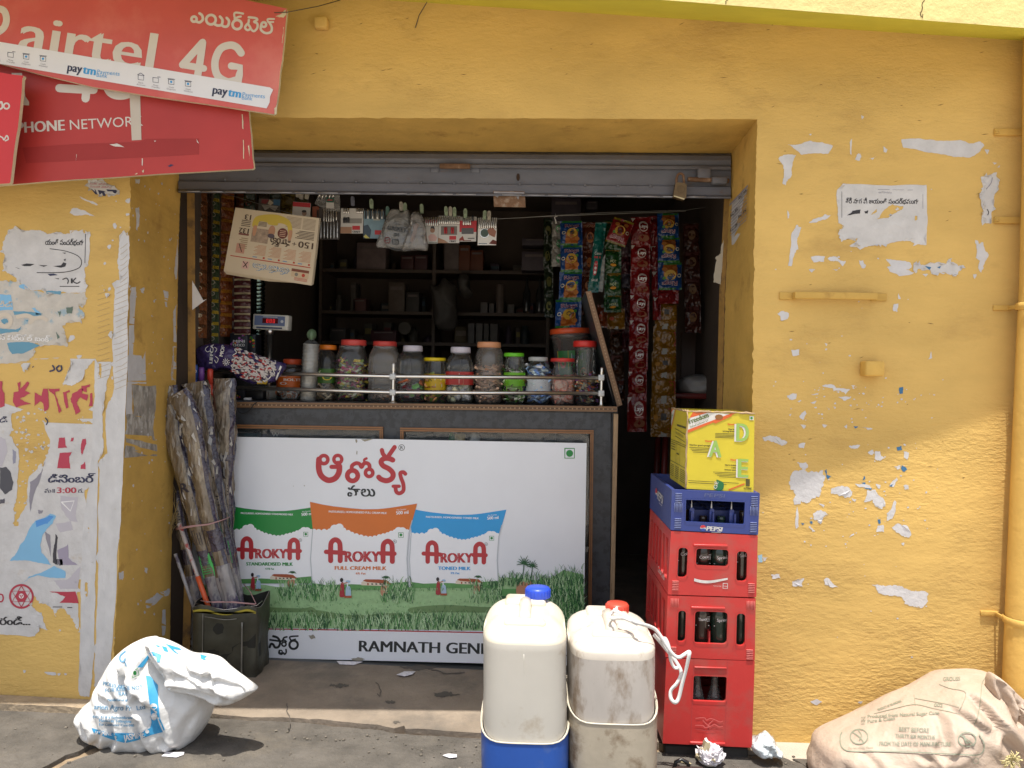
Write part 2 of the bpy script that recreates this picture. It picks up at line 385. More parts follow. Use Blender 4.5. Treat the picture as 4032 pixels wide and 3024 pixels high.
STN=mat('oil_stain',(.10,.085,.07),.7,var=.3,vscale=30)
gm=lambda x,y,h=0: PG(x,y)+Vector((0,0,h))
for pts in ([(1130,2772),(1128,2800),(1140,2830),(1136,2870)],[(1480,2690),(1500,2720),(1496,2745)],[(1700,2640),(1760,2655),(1830,2650)]): g.stroke(gm,jag(pts,5,2,3)[:-2],3.5,STN,.0022,sm=False)
for x,y,rx,ry in ((1535,2765,28,8),(1560,2845,16,6),(1340,2700,40,8),(1750,2735,60,9),(1650,2630,90,10)): g.poly(gm,jag([(x+rx*math.cos(a)*R(.6,1.1),y+ry*math.sin(a)*R(.6,1.1)) for a in [i*.63 for i in range(10)]],5,3,int(x)),STN,.0015)
# broken plaster skirting strip at the foot of the left pier
sk=jag([(-3.5,-.01),(-1.40,-.012),(-1.33,-.03),(-1.37,-.075),(-1.9,-.07),(-3.5,-.075)],.015,4,9)
flat(sk,.012,DUST); n=len(sk); g.add([(x,y,gz(x)+.012) for x,y in sk]+[(x,y,gz(x)-.05) for x,y in sk],[(i,(i+1)%n,n+(i+1)%n,n+i) for i in range(n)],DUST)
g.done()
# ================= the building =================
B=Thing('shop_building','yellow limewashed shop front with an open doorway under a lime edged sunshade','building')
wl=B.part('wall')
rnd=random.Random(3)
def edge_l(px,Y,n=40,j=.0025):
    out=[]
    for (x0,y0),(x1,y1) in zip(px,px[1:]):
        for k in range(n):
            t=k/n; p=P(x0+(x1-x0)*t,y0+(y1-y0)*t,Y); out.append(p+Vector((rnd.gauss(0,j)*.6,0,rnd.gauss(0,j)*.3)))
    out.append(P(*px[-1],Y)); return out
YD=.39
LF=edge_l([(520,452),(510,900),(497,1500),(470,2150),(432,2880)],0)   # left arris
LB=edge_l([(716,590),(702,1000),(694,1480),(672,2300),(668,2720)],YD,40,.001)
RF=edge_l([(2981,470),(2969,1000),(2962,1600),(2955,2950)],0)
RB=edge_l([(2880,604),(2856,1150),(2846,1600),(2840,2700)],YD,40,.001)
TF=edge_l([(520,452),(1100,463),(2000,466),(2981,470)],0,30); TF[0]=LF[0]; TF[-1]=RF[0]
TB=[P(716+(2880-716)*k/90,588+(604-588)*k/90,YD) for k in range(91)]; LB[0]=TB[0]; RB[0]=TB[-1]
XL,XR,ZT=-4.2,4.2,3.3
def fan(pl,xs):
    n=len(pl); wl.add(list(pl)+[Vector((xs,0,p.z)) for p in pl],[(i,i+1,n+i+1,n+i) if xs>0 else (i,n+i,n+i+1,i+1) for i in range(n-1)],YEL)
fan(LF,XL); fan(RF,XR)
n=len(TF); wl.add(TF+[Vector((p.x,0,ZT)) for p in TF],[(i,i+1,n+i+1,n+i) for i in range(n-1)],YEL)
wl.face([(XL,0,LF[0].z),(LF[0].x,0,LF[0].z),(LF[0].x,0,ZT),(XL,0,ZT)],YEL); wl.face([(RF[0].x,0,RF[0].z),(XR,0,RF[0].z),(XR,0,ZT),(RF[0].x,0,ZT)],YEL)
wl.face([(XL,0,-.3),(LF[-1].x,0,-.3),(LF[-1].x,0,LF[-1].z),(XL,0,LF[-1].z)],YEL); wl.face([(RF[-1].x,0,-.3),(XR,0,-.3),(XR,0,RF[-1].z),(RF[-1].x,0,RF[-1].z)],YEL)
def strip(a,b,m):
    k=min(len(a),len(b)); A=[a[int(i*(len(a)-1)/(k-1))] for i in range(k)]; Bq=[b[int(i*(len(b)-1)/(k-1))] for i in range(k)]
    wl.add(A+Bq,[(i,i+1,k+i+1,k+i) for i in range(k-1)],m,True)
strip(LF,LB,YELS); strip(RF,RB,YELS); strip(TF,TB,YELS)
# room behind
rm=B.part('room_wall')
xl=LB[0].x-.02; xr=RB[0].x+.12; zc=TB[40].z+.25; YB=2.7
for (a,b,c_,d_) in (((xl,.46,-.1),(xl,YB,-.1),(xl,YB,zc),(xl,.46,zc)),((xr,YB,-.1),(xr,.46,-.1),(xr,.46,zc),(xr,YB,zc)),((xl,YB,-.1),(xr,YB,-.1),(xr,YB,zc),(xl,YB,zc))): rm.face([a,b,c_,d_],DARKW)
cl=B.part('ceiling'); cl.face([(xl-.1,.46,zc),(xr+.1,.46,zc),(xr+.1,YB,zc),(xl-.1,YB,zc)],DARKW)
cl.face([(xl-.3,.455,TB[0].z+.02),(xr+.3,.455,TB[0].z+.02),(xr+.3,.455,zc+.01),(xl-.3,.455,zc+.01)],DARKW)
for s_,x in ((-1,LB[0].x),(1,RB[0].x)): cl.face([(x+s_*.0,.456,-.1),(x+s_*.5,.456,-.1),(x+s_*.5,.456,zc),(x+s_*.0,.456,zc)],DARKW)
rf=B.part('roof'); rf.box((0,1.4,3.42),(8.4,2.8,.2),CREAM)
# sunshade: its lip narrows to the right, so its shadow climbs to the right
ov=B.part('sunshade')
def pr(px): return (.338-(px-400)*(.164/3560))*1.44
def fy(px): return 110+(px-4032)*(95/1232)      # front lower edge in the photo
def by(px): return 160+(px-4032)*(78/1232)
xs=[-2200+i*(7400/60) for i in range(61)]
Fe=[P(x,fy(x)+2.2*noise.noise(Vector((x*.02,1,0))),-pr(x)) for x in xs]; Be=[P(x,by(x),0) for x in xs]
Fe=[f+Vector((0,0,.0)) for f in Fe]
N=len(xs)
Ft=[Vector((f.x,f.y,f.z+.62)) for f in Fe]
bmF=[]
ov.add(Fe+Ft,[(i,i+1,N+i+1,N+i) for i in range(N-1)],CREAM)
ov.add(Fe+Be,[(i,N+i,N+i+1,i+1) for i in range(N-1)],LIME)
ov.add(Ft+[Vector((f.x,0,f.z+.02)) for f in Ft],[(i,i+1,N+i+1,N+i) for i in range(N-1)],CREAM)
# thin crack lines across the shade lip
CRK=mat('crack',(.10,.06,.02),.95)
def fm(x,y,h=0):
    p=P(x,y,-pr(x)); return p+Vector((0,-h,0))
for pts in ([(3640,0),(3632,30),(3622,50),(3632,72)],[(2866,0),(2858,18)]): ov.stroke(fm,jag(pts,4,2,2)[:-2],3.2,CRK,.001,sm=False)
# paint bracket bar, plaster block, straps on the right wall
W=ymap(0)
def wbar(name,x0,y0,x1,y1,d,bev=.004,m=YELS,par=None):
    a,b=P(x0,y0,0),P(x1,y1,0); q=B.part(name,par); q.box(((a.x+b.x)/2,-d/2,(a.z+b.z)/2),(abs(b.x-a.x),d+.002,abs(b.z-a.z)),m,bev); return q
hb=B.part('wall_bracket'); a=P(3125,1166,0); b=P(3432,1166,0)
hb.box(((a.x+b.x)/2,-.028,a.z),((b.x-a.x),.012,.024),YELS,.003)
for e,x in ((-1,a.x),(1,b.x)): hb.box((x,-.016,a.z),(.012,.035,.024),YELS,.002); hb.box((x+e*.022,-.003,a.z),(.055,.006,.026),YELS,.002); hb.lathe((0,0,0),[(.007,0),(.007,.006)],YELS,10) if 0 else None
wbar('plaster_block',3385,1422,3458,1482,.05,.006)
for y in (522,868):
    st=wbar('hinge_strap',3912,y-14,4100,y+15,.008,.002); p=P(3925,y,-.009); st.lathe((p.x,p.y,p.z),[(.006,-.004),(.006,.004)],YELS,8)
# nub left of the lintel
wbar('plaster_nub',1245,78,1296,122,.03,.006,YEL)
# ---- rolled shutter at the back of the reveal
STL=mat('shutter_grey_paint',(.135,.14,.165),.5,var=.22,vscale=7,bump=.1,bscale=25,col2=(.16,.08,.04),c2s=9,c2t=(.64,.76),stretch=(1,1,2.5))
RUST=mat('rusty_iron',(.20,.11,.06),.8,.2,var=.4,vscale=30,bump=.4,bscale=80,col2=(.35,.27,.2),c2s=30,c2t=(.55,.7))
sh=B.part('shutter')
def prof(xp):
    t=(xp-700)/(2880-700); return [(592+t*14,.40),(600+t*14,.372),(618+t*14,.362),(636+t*16,.372),(640+t*16,.352),(652+t*16,.35),(654+t*17,.372),(712+t*22,.372),(714+t*22,.356),(744+t*24,.352),(752+t*24,.332),(757+t*24,.332),(759+t*24,.37)]
secs=[702+i*(2878-702)/24 for i in range(25)]
vs=[P(x,y+1.2*noise.noise(Vector((x*.01,k,0))),Y) for x in secs for k,(y,Y) in enumerate(prof(x))]; K=13
sh.add(vs,[(i*K+k,i*K+k+1,(i+1)*K+k+1,(i+1)*K+k) for i in range(24) for k in range(K-1)],STL)
BRT=mat('worn_metal_edge',(.42,.43,.46),.4,.6,var=.3,vscale=20)
for i in range(24): 
    if i%5!=3: sh.tube([P(secs[i]+5,753+(secs[i]-700)/2180*24,.331),P(secs[i+1]-7,753+(secs[i+1]-700)/2180*24,.331)],.0022,BRT,5)
rv=B.part('rivet',sh,kind='stuff')
for k in range(15):
    x=885+k*129; y=706+(x-885)*.0128+((x-700)/2180*6)
    p=P(x,y,.352); rv.lathe((0,0,0),[(.004,0)],STL,6) if 0 else rv.box((p.x,p.y,p.z),(.011,.008,.011),STL,.0035)
hd=B.part('shutter_handle',sh); a,b=P(1732,655,.34),P(1852,657,.34); hd.box(((a.x+b.x)/2,.335,(a.z+b.z)/2),(b.x-a.x,.016,.02),RUST,.005)
for x in (1712,1872): p=P(x,668,.368); hd.box((p.x,p.y,p.z),(.034,.006,.024),STL,.003)
tb=B.part('lock_plate',sh); W2=ymap(.345); tb.slab(W2,[(1942,752),(2066,754),(2070,816),(1945,814)],.004,RUST)
tb.poly(W2,[(1944,754),(2064,757),(2066,772),(2046,770),(2040,786),(2030,768),(1990,772),(1968,765),(1960,778),(1946,770)],mat('flaking_paint',(.35,.34,.36),.6,var=.3,vscale=40),.001)
lt=B.part('latch_bolt',sh); lt.tube([P(2708,706,.34),P(2870,712,.34)],.009,RUST,8); p=P(2770,690,.35); lt.box((p.x,p.y,p.z),(.05,.03,.05),STL,.004); p=P(2832,712,.335); lt.box((p.x,p.y,p.z),(.06,.03,.028),STL,.006)
kh=B.part('keyhole',sh); kh.slab(ymap(.369),circ(2040,697,7,10,15),.003,mat('keyhole_rust',(.04,.02,.01),.9))
GRL=mat('guide_dark',(.035,.022,.014),.8); JMB=mat('ochre_jamb',(.36,.20,.05),.75,var=.3,vscale=14,col2=(.08,.05,.03),c2s=12,c2t=(.52,.7))
for pts1,pts2 in (([(703,742),(700,1000),(693,1500),(668,2400),(664,2640)],[(736,742),(738,1000),(740,1500),(722,2400),(716,2640)]),):
    q=B.part('guide_rail'); A=[P(x,y,.392) for x,y in pts1]; D=[P(x,y,.455) for x,y in pts2]; q.add(A+D,[(i,i+1,5+i+1,5+i) for i in range(4)],GRL)
    E_=[P(x+30,y,.45) for x,y in pts2]; D2=[P(x,y,.45) for x,y in pts2]; q.add(D2+E_,[(i,i+1,5+i+1,5+i) for i in range(4)],JMB)
q=B.part('guide_rail'); pts=[(2878,770),(2858,1150),(2848,1600),(2835,2640)]; A=[P(x,y,.40) for x,y in pts]; D=[P(x-26,y,.44) for x,y in pts]; q.add(A+D,[(i,i+1,4+i+1,4+i) for i in range(3)],JMB)
A2=[P(x+3,y,.396) for x,y in pts]; D2=[P(x-4,y,.396) for x,y in pts]; q.add(A2+D2,[(i,i+1,4+i+1,4+i) for i in range(3)],GRL)
PAPR=mat('old_white_paper',(.62,.60,.60),.85,var=.12,vscale=10,bump=.25,bscale=25)
CHIP=mat('white_flake',(.60,.59,.60),.9,var=.15,vscale=20,bump=.3,bscale=40)
fl=B.part('paper_flake',wl,kind='stuff')     # small crumbs of torn paper and bare plaster
BASE_WALL=wl
# ================= worn paper on the walls =================
A1=lambda m: crop(m,0,0,1.8433)
W0=W
def outl(k,x0,y0,pts): return [(x0+a/k,y0+b/k) for a,b in pts]
# --- flakes on the right wall (part of the wall's wear)
FLK=[]
E2=(1.7955,2800,0); E3=(1.8436,2900,700); E4=(1.8436,2900,1500); E5=(1.9541,2900,2300)
def curls(b,mp,pts,m,n,seed,size=9,h0=.001,hm=.011):
    rj=random.Random(seed); L_=len(pts)
    for _ in range(n):
        i=rj.randrange(L_); a=pts[i]; c=pts[(i+rj.choice((1,2,3)))%L_]; dx,dy=c[0]-a[0],c[1]-a[1]; l=math.hypot(dx,dy)
        if l<4 or l>60: continue
        s_=rj.choice((-1,1))*rj.uniform(.4,1)*size; q=((a[0]+c[0])/2-dy/l*s_,(a[1]+c[1])/2+dx/l*s_); b.add([mp(*a,h0),mp(*c,h0),mp(*q,rj.uniform(.002,hm))],[(0,1,2)],m)
def flake(tr,pts,amp=3.5,m=CHIP): 
    if amp>4.5: curls(fl,W,outl(*tr,pts),m,2,len(fl.v),5,hm=.004)
    fl.poly(W,jag(outl(*tr,pts),amp,3,len(fl.v)),m,.0008+.00002*(len(fl.f)%7))
flake(E2,[(540,1020),(620,1020),(700,995),(780,1005),(860,1030),(830,1085),(760,1085),(640,1095),(600,1060)])
flake(E2,[(1345,985),(1500,985),(1620,995),(1760,990),(1850,1015),(1900,1000),(1930,1030),(1890,1080),(1820,1115),(1700,1105),(1600,1085),(1480,1065),(1360,1045)])
flake(E2,[(475,1120),(520,1095),(600,1100),(575,1150),(570,1240),(540,1270),(525,1310),(505,1300),(515,1230),(510,1170)])
flake(E2,[(1015,1130),(1040,1085),(1060,1100),(1050,1135)]); flake(E2,[(1115,1120),(1165,1105),(1140,1130)]); flake(E2,[(1215,1035),(1245,1055),(1235,1080),(1218,1075)])
flake(E2,[(980,1010),(995,980),(992,1095),(983,1090)],1); flake(E2,[(1060,815),(1080,825),(1066,845)],2); flake(E2,[(690,950),(712,945),(705,960)],1)
flake(E2,[(1930,1055),(1965,1060),(1950,1095)],2); flake(E2,[(1985,1150),(2020,1150),(2000,1165)],2); flake(E2,[(2010,1185),(2045,1165),(2035,1185)],2)
flake(E3,[(385,560),(400,400),(440,340),(470,360),(440,440),(450,520),(420,550),(400,640),(375,640)])
flake(E3,[(525,325),(590,290),(640,265),(685,275),(650,300),(580,325)]); flake(E3,[(370,235),(385,270),(372,300)],2)
flake(E3,[(540,575),(640,570),(635,610),(560,615)]); flake(E3,[(660,585),(720,572),(750,600),(795,605),(770,645),(740,610),(690,605)])
flake(E3,[(885,595),(920,600),(940,640),(925,660),(895,630)]); flake(E3,[(525,665),(580,665),(545,690)],2); flake(E3,[(690,665),(740,665),(720,675)],2)
flake(E3,[(1085,590),(1160,600),(1260,615),(1270,650),(1230,670),(1290,690),(1180,715),(1110,680),(1090,650),(1120,640)])
flake(E3,[(1345,700),(1390,700),(1370,720)],2); flake(E3,[(1715,700),(1740,700),(1730,735)],3)
flake(E3,[(1730,450),(1760,480),(1790,470),(1805,530),(1830,560),(1790,640),(1775,690),(1755,660),(1765,600),(1735,580),(1745,520)])
flake(E3,[(295,985),(340,965),(380,985),(370,1025),(320,1035)]); flake(E3,[(395,1250),(455,1245),(455,1285),(410,1295)],2); flake(E3,[(1140,920),(1175,915),(1165,975),(1135,960)],3)
flake(E3,[(1175,840),(1190,880),(1172,880)],2); flake(E3,[(1410,1260),(1420,1310),(1385,1325)],2); flake(E3,[(640,1200),(660,1205),(650,1222)],2)
flake(E4,[(620,35),(710,30),(720,50),(830,60),(790,100),(760,75),(700,75),(690,50)],4); flake(E4,[(365,105),(440,92),(430,130),(380,135)]); flake(E4,[(540,100),(600,85),(590,100)],2)
flake(E4,[(735,115),(830,120),(780,145)]); flake(E4,[(830,30),(865,35),(845,52)],2); flake(E4,[(535,160),(580,145),(565,165)],2); flake(E4,[(440,150),(470,140),(455,158)],2)
flake(E4,[(455,260),(500,215),(510,235),(480,285)]); flake(E4,[(190,405),(260,400),(310,410),(370,445),(330,470),(270,440),(200,435)],5); flake(E4,[(460,315),(505,325),(490,350)],2); flake(E4,[(620,315),(660,320),(640,340)],2)
flake(E4,[(450,460),(500,450),(490,495),(455,485)],3); flake(E4,[(780,330),(800,315),(800,345)],2); flake(E4,[(910,335),(995,345),(950,355)],3); flake(E4,[(815,470),(900,465),(880,490),(830,490)],4); flake(E4,[(380,245),(400,240),(390,260)],2); flake(E4,[(700,185),(720,190),(710,202)],2)
flake(E4,[(390,700),(430,650),(480,640),(560,660),(630,650),(645,700),(630,760),(600,840),(560,850),(530,880),(470,870),(420,900),(415,860),(430,830),(390,780)],8)
flake(E4,[(440,590),(500,590),(520,620),(500,645),(460,625)],4); flake(E4,[(690,780),(760,760),(830,790),(840,830),(790,850),(740,830),(690,820)],5); flake(E4,[(560,960),(610,935),(670,970),(620,1010),(610,1040),(590,1010),(555,1000)],5)
flake(E4,[(595,890),(640,900),(630,920)],2); flake(E4,[(830,850),(870,860),(860,880)],2); flake(E4,[(440,910),(450,1060),(430,1070),(432,950)],3); flake(E4,[(520,1050),(570,1090),(550,1095)],3)
flake(E4,[(950,520),(990,500),(1000,525),(970,535)],3); flake(E4,[(1005,510),(1040,510),(1050,545),(1075,560),(1040,580),(1005,570)],3); flake(E4,[(1210,510),(1250,520),(1240,570),(1215,560)],3)
flake(E4,[(925,880),(950,790),(1010,790),(1030,830),(1070,860),(1080,910),(1050,930),(1000,900),(990,860)],5); flake(E4,[(1140,620),(1190,610),(1180,640)],3); flake(E4,[(1110,760),(1160,700),(1170,720),(1140,770)],4); flake(E4,[(1010,745),(1045,755),(1040,785)],3)
flake(E4,[(1015,1095),(1025,1050),(1065,1045),(1070,1095)],3); flake(E4,[(1090,960),(1150,860),(1160,880),(1130,1000),(1085,1010)],5); flake(E4,[(1120,1060),(1180,1035),(1230,1045),(1265,1100),(1240,1135),(1160,1100)],6); flake(E4,[(1195,1180),(1220,1175),(1215,1195)],2)
flake(E4,[(815,1135),(850,1105),(850,1120)],2); flake(E4,[(1210,760),(1250,755),(1250,785),(1225,790)],3); flake(E4,[(860,745),(970,760),(980,780),(900,770)],3)
flake(E4,[(250,1405),(310,1400),(320,1430),(260,1440)],4); flake(E4,[(405,1455),(490,1430),(480,1490),(410,1490)],5); flake(E4,[(630,1445),(660,1430),(700,1470),(740,1500),(680,1495),(640,1480)],5)
flake(E4,[(980,1480),(1080,1490),(1180,1485),(1240,1510),(1300,1520),(1390,1540),(1390,1600),(1340,1650),(1290,1640),(1220,1620),(1200,1570),(1120,1560),(1030,1540)],7)
flake(E5,[(565,905),(610,885),(660,905),(610,930)],3); flake(E5,[(930,908),(970,900),(950,920)],2)
BLUEP=mat('blue_print','3c6f96',.8)
for pts in ([(1160,485),(1195,470),(1200,500),(1165,505)],[(1200,610),(1240,640),(1215,660),(1195,640)],[(650,680),(690,690),(660,712)],[(640,650),(655,640),(650,690)],[(915,720),(925,690),(935,712)],[(900,740),(940,740),(930,750)],[(915,778),(985,780),(970,792)],[(1025,1005),(1045,1000),(1045,1035),(1030,1035)],[(845,325),(885,330),(860,345)],[(1180,50),(1210,45),(1205,92),(1185,95)],[(530,1020),(550,1015),(545,1040)],[(1105,760),(1140,750),(1125,768)],[(470,1030),(495,1035),(480,1045)]): flake(E4,pts,2,BLUEP)
flake(E4,[(155,1265),(185,1258),(190,1310),(158,1315)],3,mat('pale_blue_paper','9dc4d8',.85)); flake(E4,[(185,1270),(230,1280),(200,1310)],3)
r2=random.Random(11)
for k in range(150):
    cx=r2.choice([r2.uniform(3100,3700),r2.gauss(3350,140)]); cy=r2.choice([r2.gauss(1560,40),r2.gauss(1950,130),r2.uniform(700,2600)]); s_=r2.uniform(1.5,5.5)
    if 3250<cx<3650 and 720<cy<980: continue
    fl.poly(W,[(cx+s_*r2.uniform(.5,1.3)*math.cos(a),cy+s_*r2.uniform(.4,1)*math.sin(a)) for a in (0,1.1,2.3,3.4,4.6,5.4)],CHIP,.0009)
DIRT=mat('wall_scuff',(.27,.16,.05),.95)
for k in range(64):      # scuffs and holes in the plaster
    cx=r2.uniform(1150,3950); cy=r2.uniform(60,420) if k%2 else r2.uniform(420,1900)
    if cx<3000 and cy>400: cx=r2.uniform(3000,3950)
    l=r2.uniform(3,16); t=r2.uniform(-.5,.15)
    fl.poly(W,[(cx-l*math.cos(t),cy-l*math.sin(t)),(cx,cy-r2.uniform(1,2)),(cx+l*math.cos(t),cy+l*math.sin(t)),(cx,cy+r2.uniform(1,2.2))],DIRT,.0007)
# left wall
A2=(2.0737,0,700); A3=(2.0109,0,1400); A4=(2.0109,0,2200)
for pts in ([(650,150),(740,190),(805,225),(770,215),(690,185)],[(570,290),(600,245),(660,262),(735,295),(780,315),(700,300),(600,305)],[(925,375),(945,370),(950,410),(930,415)],[(875,560),(905,545),(900,580)],[(915,505),(930,508),(922,518)],[(850,690),(865,690),(858,712)],[(1020,190),(1060,165),(1058,205)],[(1030,290),(1060,295),(1040,310)],[(555,1340),(580,1285),(612,1300),(600,1325)],[(625,1450),(670,1450),(650,1475)],[(885,900),(905,895),(895,925)],[(980,400),(990,400),(985,412)]):
    fl.poly(W,jag(outl(*A2,pts),3,3,7),CHIP,.0008)
for pts in ([(185,880),(205,885),(195,905)],[(350,895),(440,900),(445,920),(380,918)],[(470,560),(482,562),(476,576)],[(455,910),(480,905),(470,925)],[(510,905),(530,910),(520,922)]): fl.poly(W,jag(outl(*A4,pts),2,2,7),CHIP,.0008)
for k in range(70):
    cx=r2.gauss(480,16); cy=r2.uniform(780,2600); s_=r2.uniform(1.5,6)
    fl.poly(W,[(min(cx+s_*r2.uniform(.5,1.3)*math.cos(a),494-(cy-1500)*.038),cy+2*s_*r2.uniform(.4,1)*math.sin(a)) for a in (0,1.1,2.3,3.4,4.6,5.4)],CHIP,.0009)
# left reveal
o=LF[60]; RVn=(LB[60]-LF[60]).cross(LF[140]-LF[10]); RVT=treeof(wl); RV0=planemap(o,RVn); RV=lambda x,y,h=0: drape(wl,RVT,RV0,.0012)(x,y,h-.004); RW=planemap(RF[60],(RB[60]-RF[60]).cross(RF[100]-RF[10]))
rv2=B.part('paper_flake',wl,kind='stuff')
def rfl(tr,pts,m=CHIP,amp=4,mp=RV,h=.004): rv2.poly(mp,jag(outl(*tr,pts),amp,3,len(rv2.v)),m,h)
GREYP=mat('weathered_grey_paper',(.36,.33,.29),.9,var=.5,vscale=40,bump=.3,bscale=60,col2=(.52,.50,.47),c2s=35,c2t=(.5,.62),stretch=(1,1,.5))
rfl(A2,[(1075,890),(1112,885),(1108,1000),(1098,1300),(1080,1560),(1070,1655),(1045,1655),(1050,1300),(1060,1000)])
rfl(A3,[(1005,2),(1120,2),(1150,90),(1158,225),(1042,225),(1050,465),(998,470)],CHIP,4); rfl(A3,[(1044,228),(1235,236),(1212,578),(1000,588),(998,474),(1054,465)],GREYP,5,h=.0045); rfl(A3,[(995,592),(1212,578),(1245,795),(985,808)],GREYP,5)
rfl(A2,[(1410,1380),(1446,1375),(1442,1655),(1402,1655)]); rfl(A3,[(1365,0),(1405,0),(1396,215),(1358,190)])
rfl(A2,[(1105,250),(1140,230),(1138,330),(1120,440),(1110,420)]); rfl(A2,[(1100,12),(1140,10),(1135,50),(1105,45)]); rfl(A2,[(1330,920),(1375,930),(1370,1070),(1350,1050)]); rfl(A2,[(1430,700),(1448,460),(1452,470),(1445,820),(1432,830)]); rfl(A2,[(1420,1080),(1445,1030),(1442,1340),(1415,1335),(1412,1150)]); rfl(A2,[(1140,910),(1178,895),(1170,945)]); rfl(A2,[(1150,1580),(1190,1390),(1192,1655),(1110,1655),(1110,1600)])
rfl(A4,[(1155,330),(1240,270),(1340,235),(1335,290),(1230,360),(1160,390)],CHIP,5); rfl(A4,[(1140,60),(1165,70),(1165,115),(1145,100)]); rfl(A4,[(1285,410),(1310,400),(1305,600),(1285,610)]); rfl(A4,[(940,110),(980,100),(970,170),(945,165)])
for k in range(90):
    cx=r2.uniform(505,690); cy=r2.uniform(720,2450); s_=r2.uniform(1,4)
    rv2.poly(RV,[(cx+s_*r2.uniform(.5,1.3)*math.cos(a),cy+2*s_*r2.uniform(.4,1)*math.sin(a)) for a in (0,1.1,2.3,3.4,4.6,5.4)],CHIP,.0042)
for pts in ([(2930,1010),(2948,990),(2945,1060),(2925,1090)],[(2910,980),(2922,985),(2915,1060),(2905,1050)],[(2948,930),(2956,925),(2952,960)],[(2950,1080),(2957,1075),(2955,1130)]): rv2.poly(RW,jag(pts,3,3,4),CHIP,.004)
for k in range(40):
    cx=r2.uniform(2890,2955); cy=r2.uniform(950,1500); s_=r2.uniform(1,3.5)
    rv2.poly(RW,[(cx+s_*r2.uniform(.3,.8)*math.cos(a),cy+2*s_*r2.uniform(.4,1)*math.sin(a)) for a in (0,1.1,2.3,3.4,4.6,5.4)],CHIP,.0042)
B.done(Vector((0,0,0)))
# --- torn posters
POST=mat('torn_poster_paper',(.60,.585,.575),.85,var=.16,vscale=14,bump=.45,bscale=30,col2=(.50,.42,.33),c2s=9,c2t=(.6,.74))
K=ink('2c2a2e'); RED=ink('b0384a'); NAVY=ink('30324f'); SKYB=ink('7db3d6'); PINKR=ink('b23a50'); GR=ink('8a8690'); LGR=ink('b9b4bb'); BEI=ink('cbbfae'); TEAL=ink('5f93ab'); WHT=mat('white_print','e4e2e0',.6,var=.04)
def poster(label,tr,pts,amp=6,m=POST,h=.001,holes=(),seed=1):
    p=solo('torn_poster',label,'poster','torn posters on the wall'); p.poly(W,jag(outl(*tr,pts),amp,4,seed),m,h,[jag(outl(*tr,q),amp*.8,3,seed+i+1) for i,q in enumerate(holes)])
    rj=random.Random(seed*7); curls(p,W,jag(outl(*tr,pts),amp,2,seed),m,26,seed,12,h)
    for q in holes:      # crumbs of paper that stayed on the wall inside the torn places
        xs_=[a for a,b in q]; ys_=[b for a,b in q]; ar=(max(xs_)-min(xs_))*(max(ys_)-min(ys_))
        for k in range(int(ar/2600)):
            cx=rj.uniform(min(xs_),max(xs_)); cy=rj.uniform(min(ys_),max(ys_)); s_=rj.uniform(4,17)
            p.poly(W,jag(outl(*tr,[(cx-s_,cy+rj.uniform(-3,3)),(cx,cy-s_*rj.uniform(.4,1.3)),(cx+s_,cy),(cx+rj.uniform(-3,3),cy+s_*rj.uniform(.4,1.2))]),2.5,2,k),m,h-.0001)
    return p
# upper left
p=poster('torn white election poster with half an oval frame, right under the red signs',A2,[(75,420),(180,435),(330,430),(390,460),(560,455),(600,430),(680,425),(690,455),(735,440),(720,700),(690,740),(690,840),(710,900),(700,930),(520,930),(380,930),(250,920),(140,840),(100,790),(20,760),(40,640),(25,540),(50,470)],7)
c=crop(W,0,700,2.0737)
p.text(c,'యంతి సందర్భంగా',(372,548),(685,552),44,K,.0016,bold=1.5); p.stroke(c,[(700,460),(698,580),(695,695)],5,K,.0016); p.stroke(c,[(410,580),(540,600),(640,640),(668,690),(640,740),(520,772),(305,775)],6,K,.0016)
for q in ([(175,712),(220,700),(285,705),(250,722),(200,722)],[(315,712),(350,715),(392,715),(360,727)],[(435,722),(500,715),(520,690),(545,700),(535,725),(500,735)],[(510,612),(540,612),(535,622)],[(120,728),(170,745),(150,742)],[(445,820),(485,822),(480,830)],[(520,670),(540,660),(535,682)]): p.poly(c,q,K,.0016)
p.stroke(c,[(515,830),(545,820),(560,840),(555,862)],9,K,.0016); p.stroke(c,[(620,820),(600,845),(630,862),(655,850)],9,K,.0016); p.rect(c,580,822,596,862,K,.0016); p.rect(c,490,884,650,890,K,.0016); p.poly(c,[(390,785),(440,782),(475,795),(410,802)],NAVY,.0016)
p.done()
# small shred near the top
p=poster('small torn shred with red and blue print just below the red signs',A2,[(700,60),(760,25),(860,35),(905,60),(980,120),(920,140),(860,135),(830,152),(790,135),(740,90)],4,seed=4); c=crop(W,0,700,2.0737)
p.text(c,'ముల్లో అత్యాధు',(735,55),(890,60),14,RED,.0016); p.text(c,'మందరి చికిత్స',(735,78),(910,88),14,RED,.0016)
for q in ([(745,92),(780,95),(800,140),(780,135)],[(800,100),(860,110),(865,150),(845,150),(835,125),(815,140)],[(870,95),(950,100),(970,120),(935,130),(920,112),(880,112)]): p.poly(c,q,NAVY,.0016)
p.done()
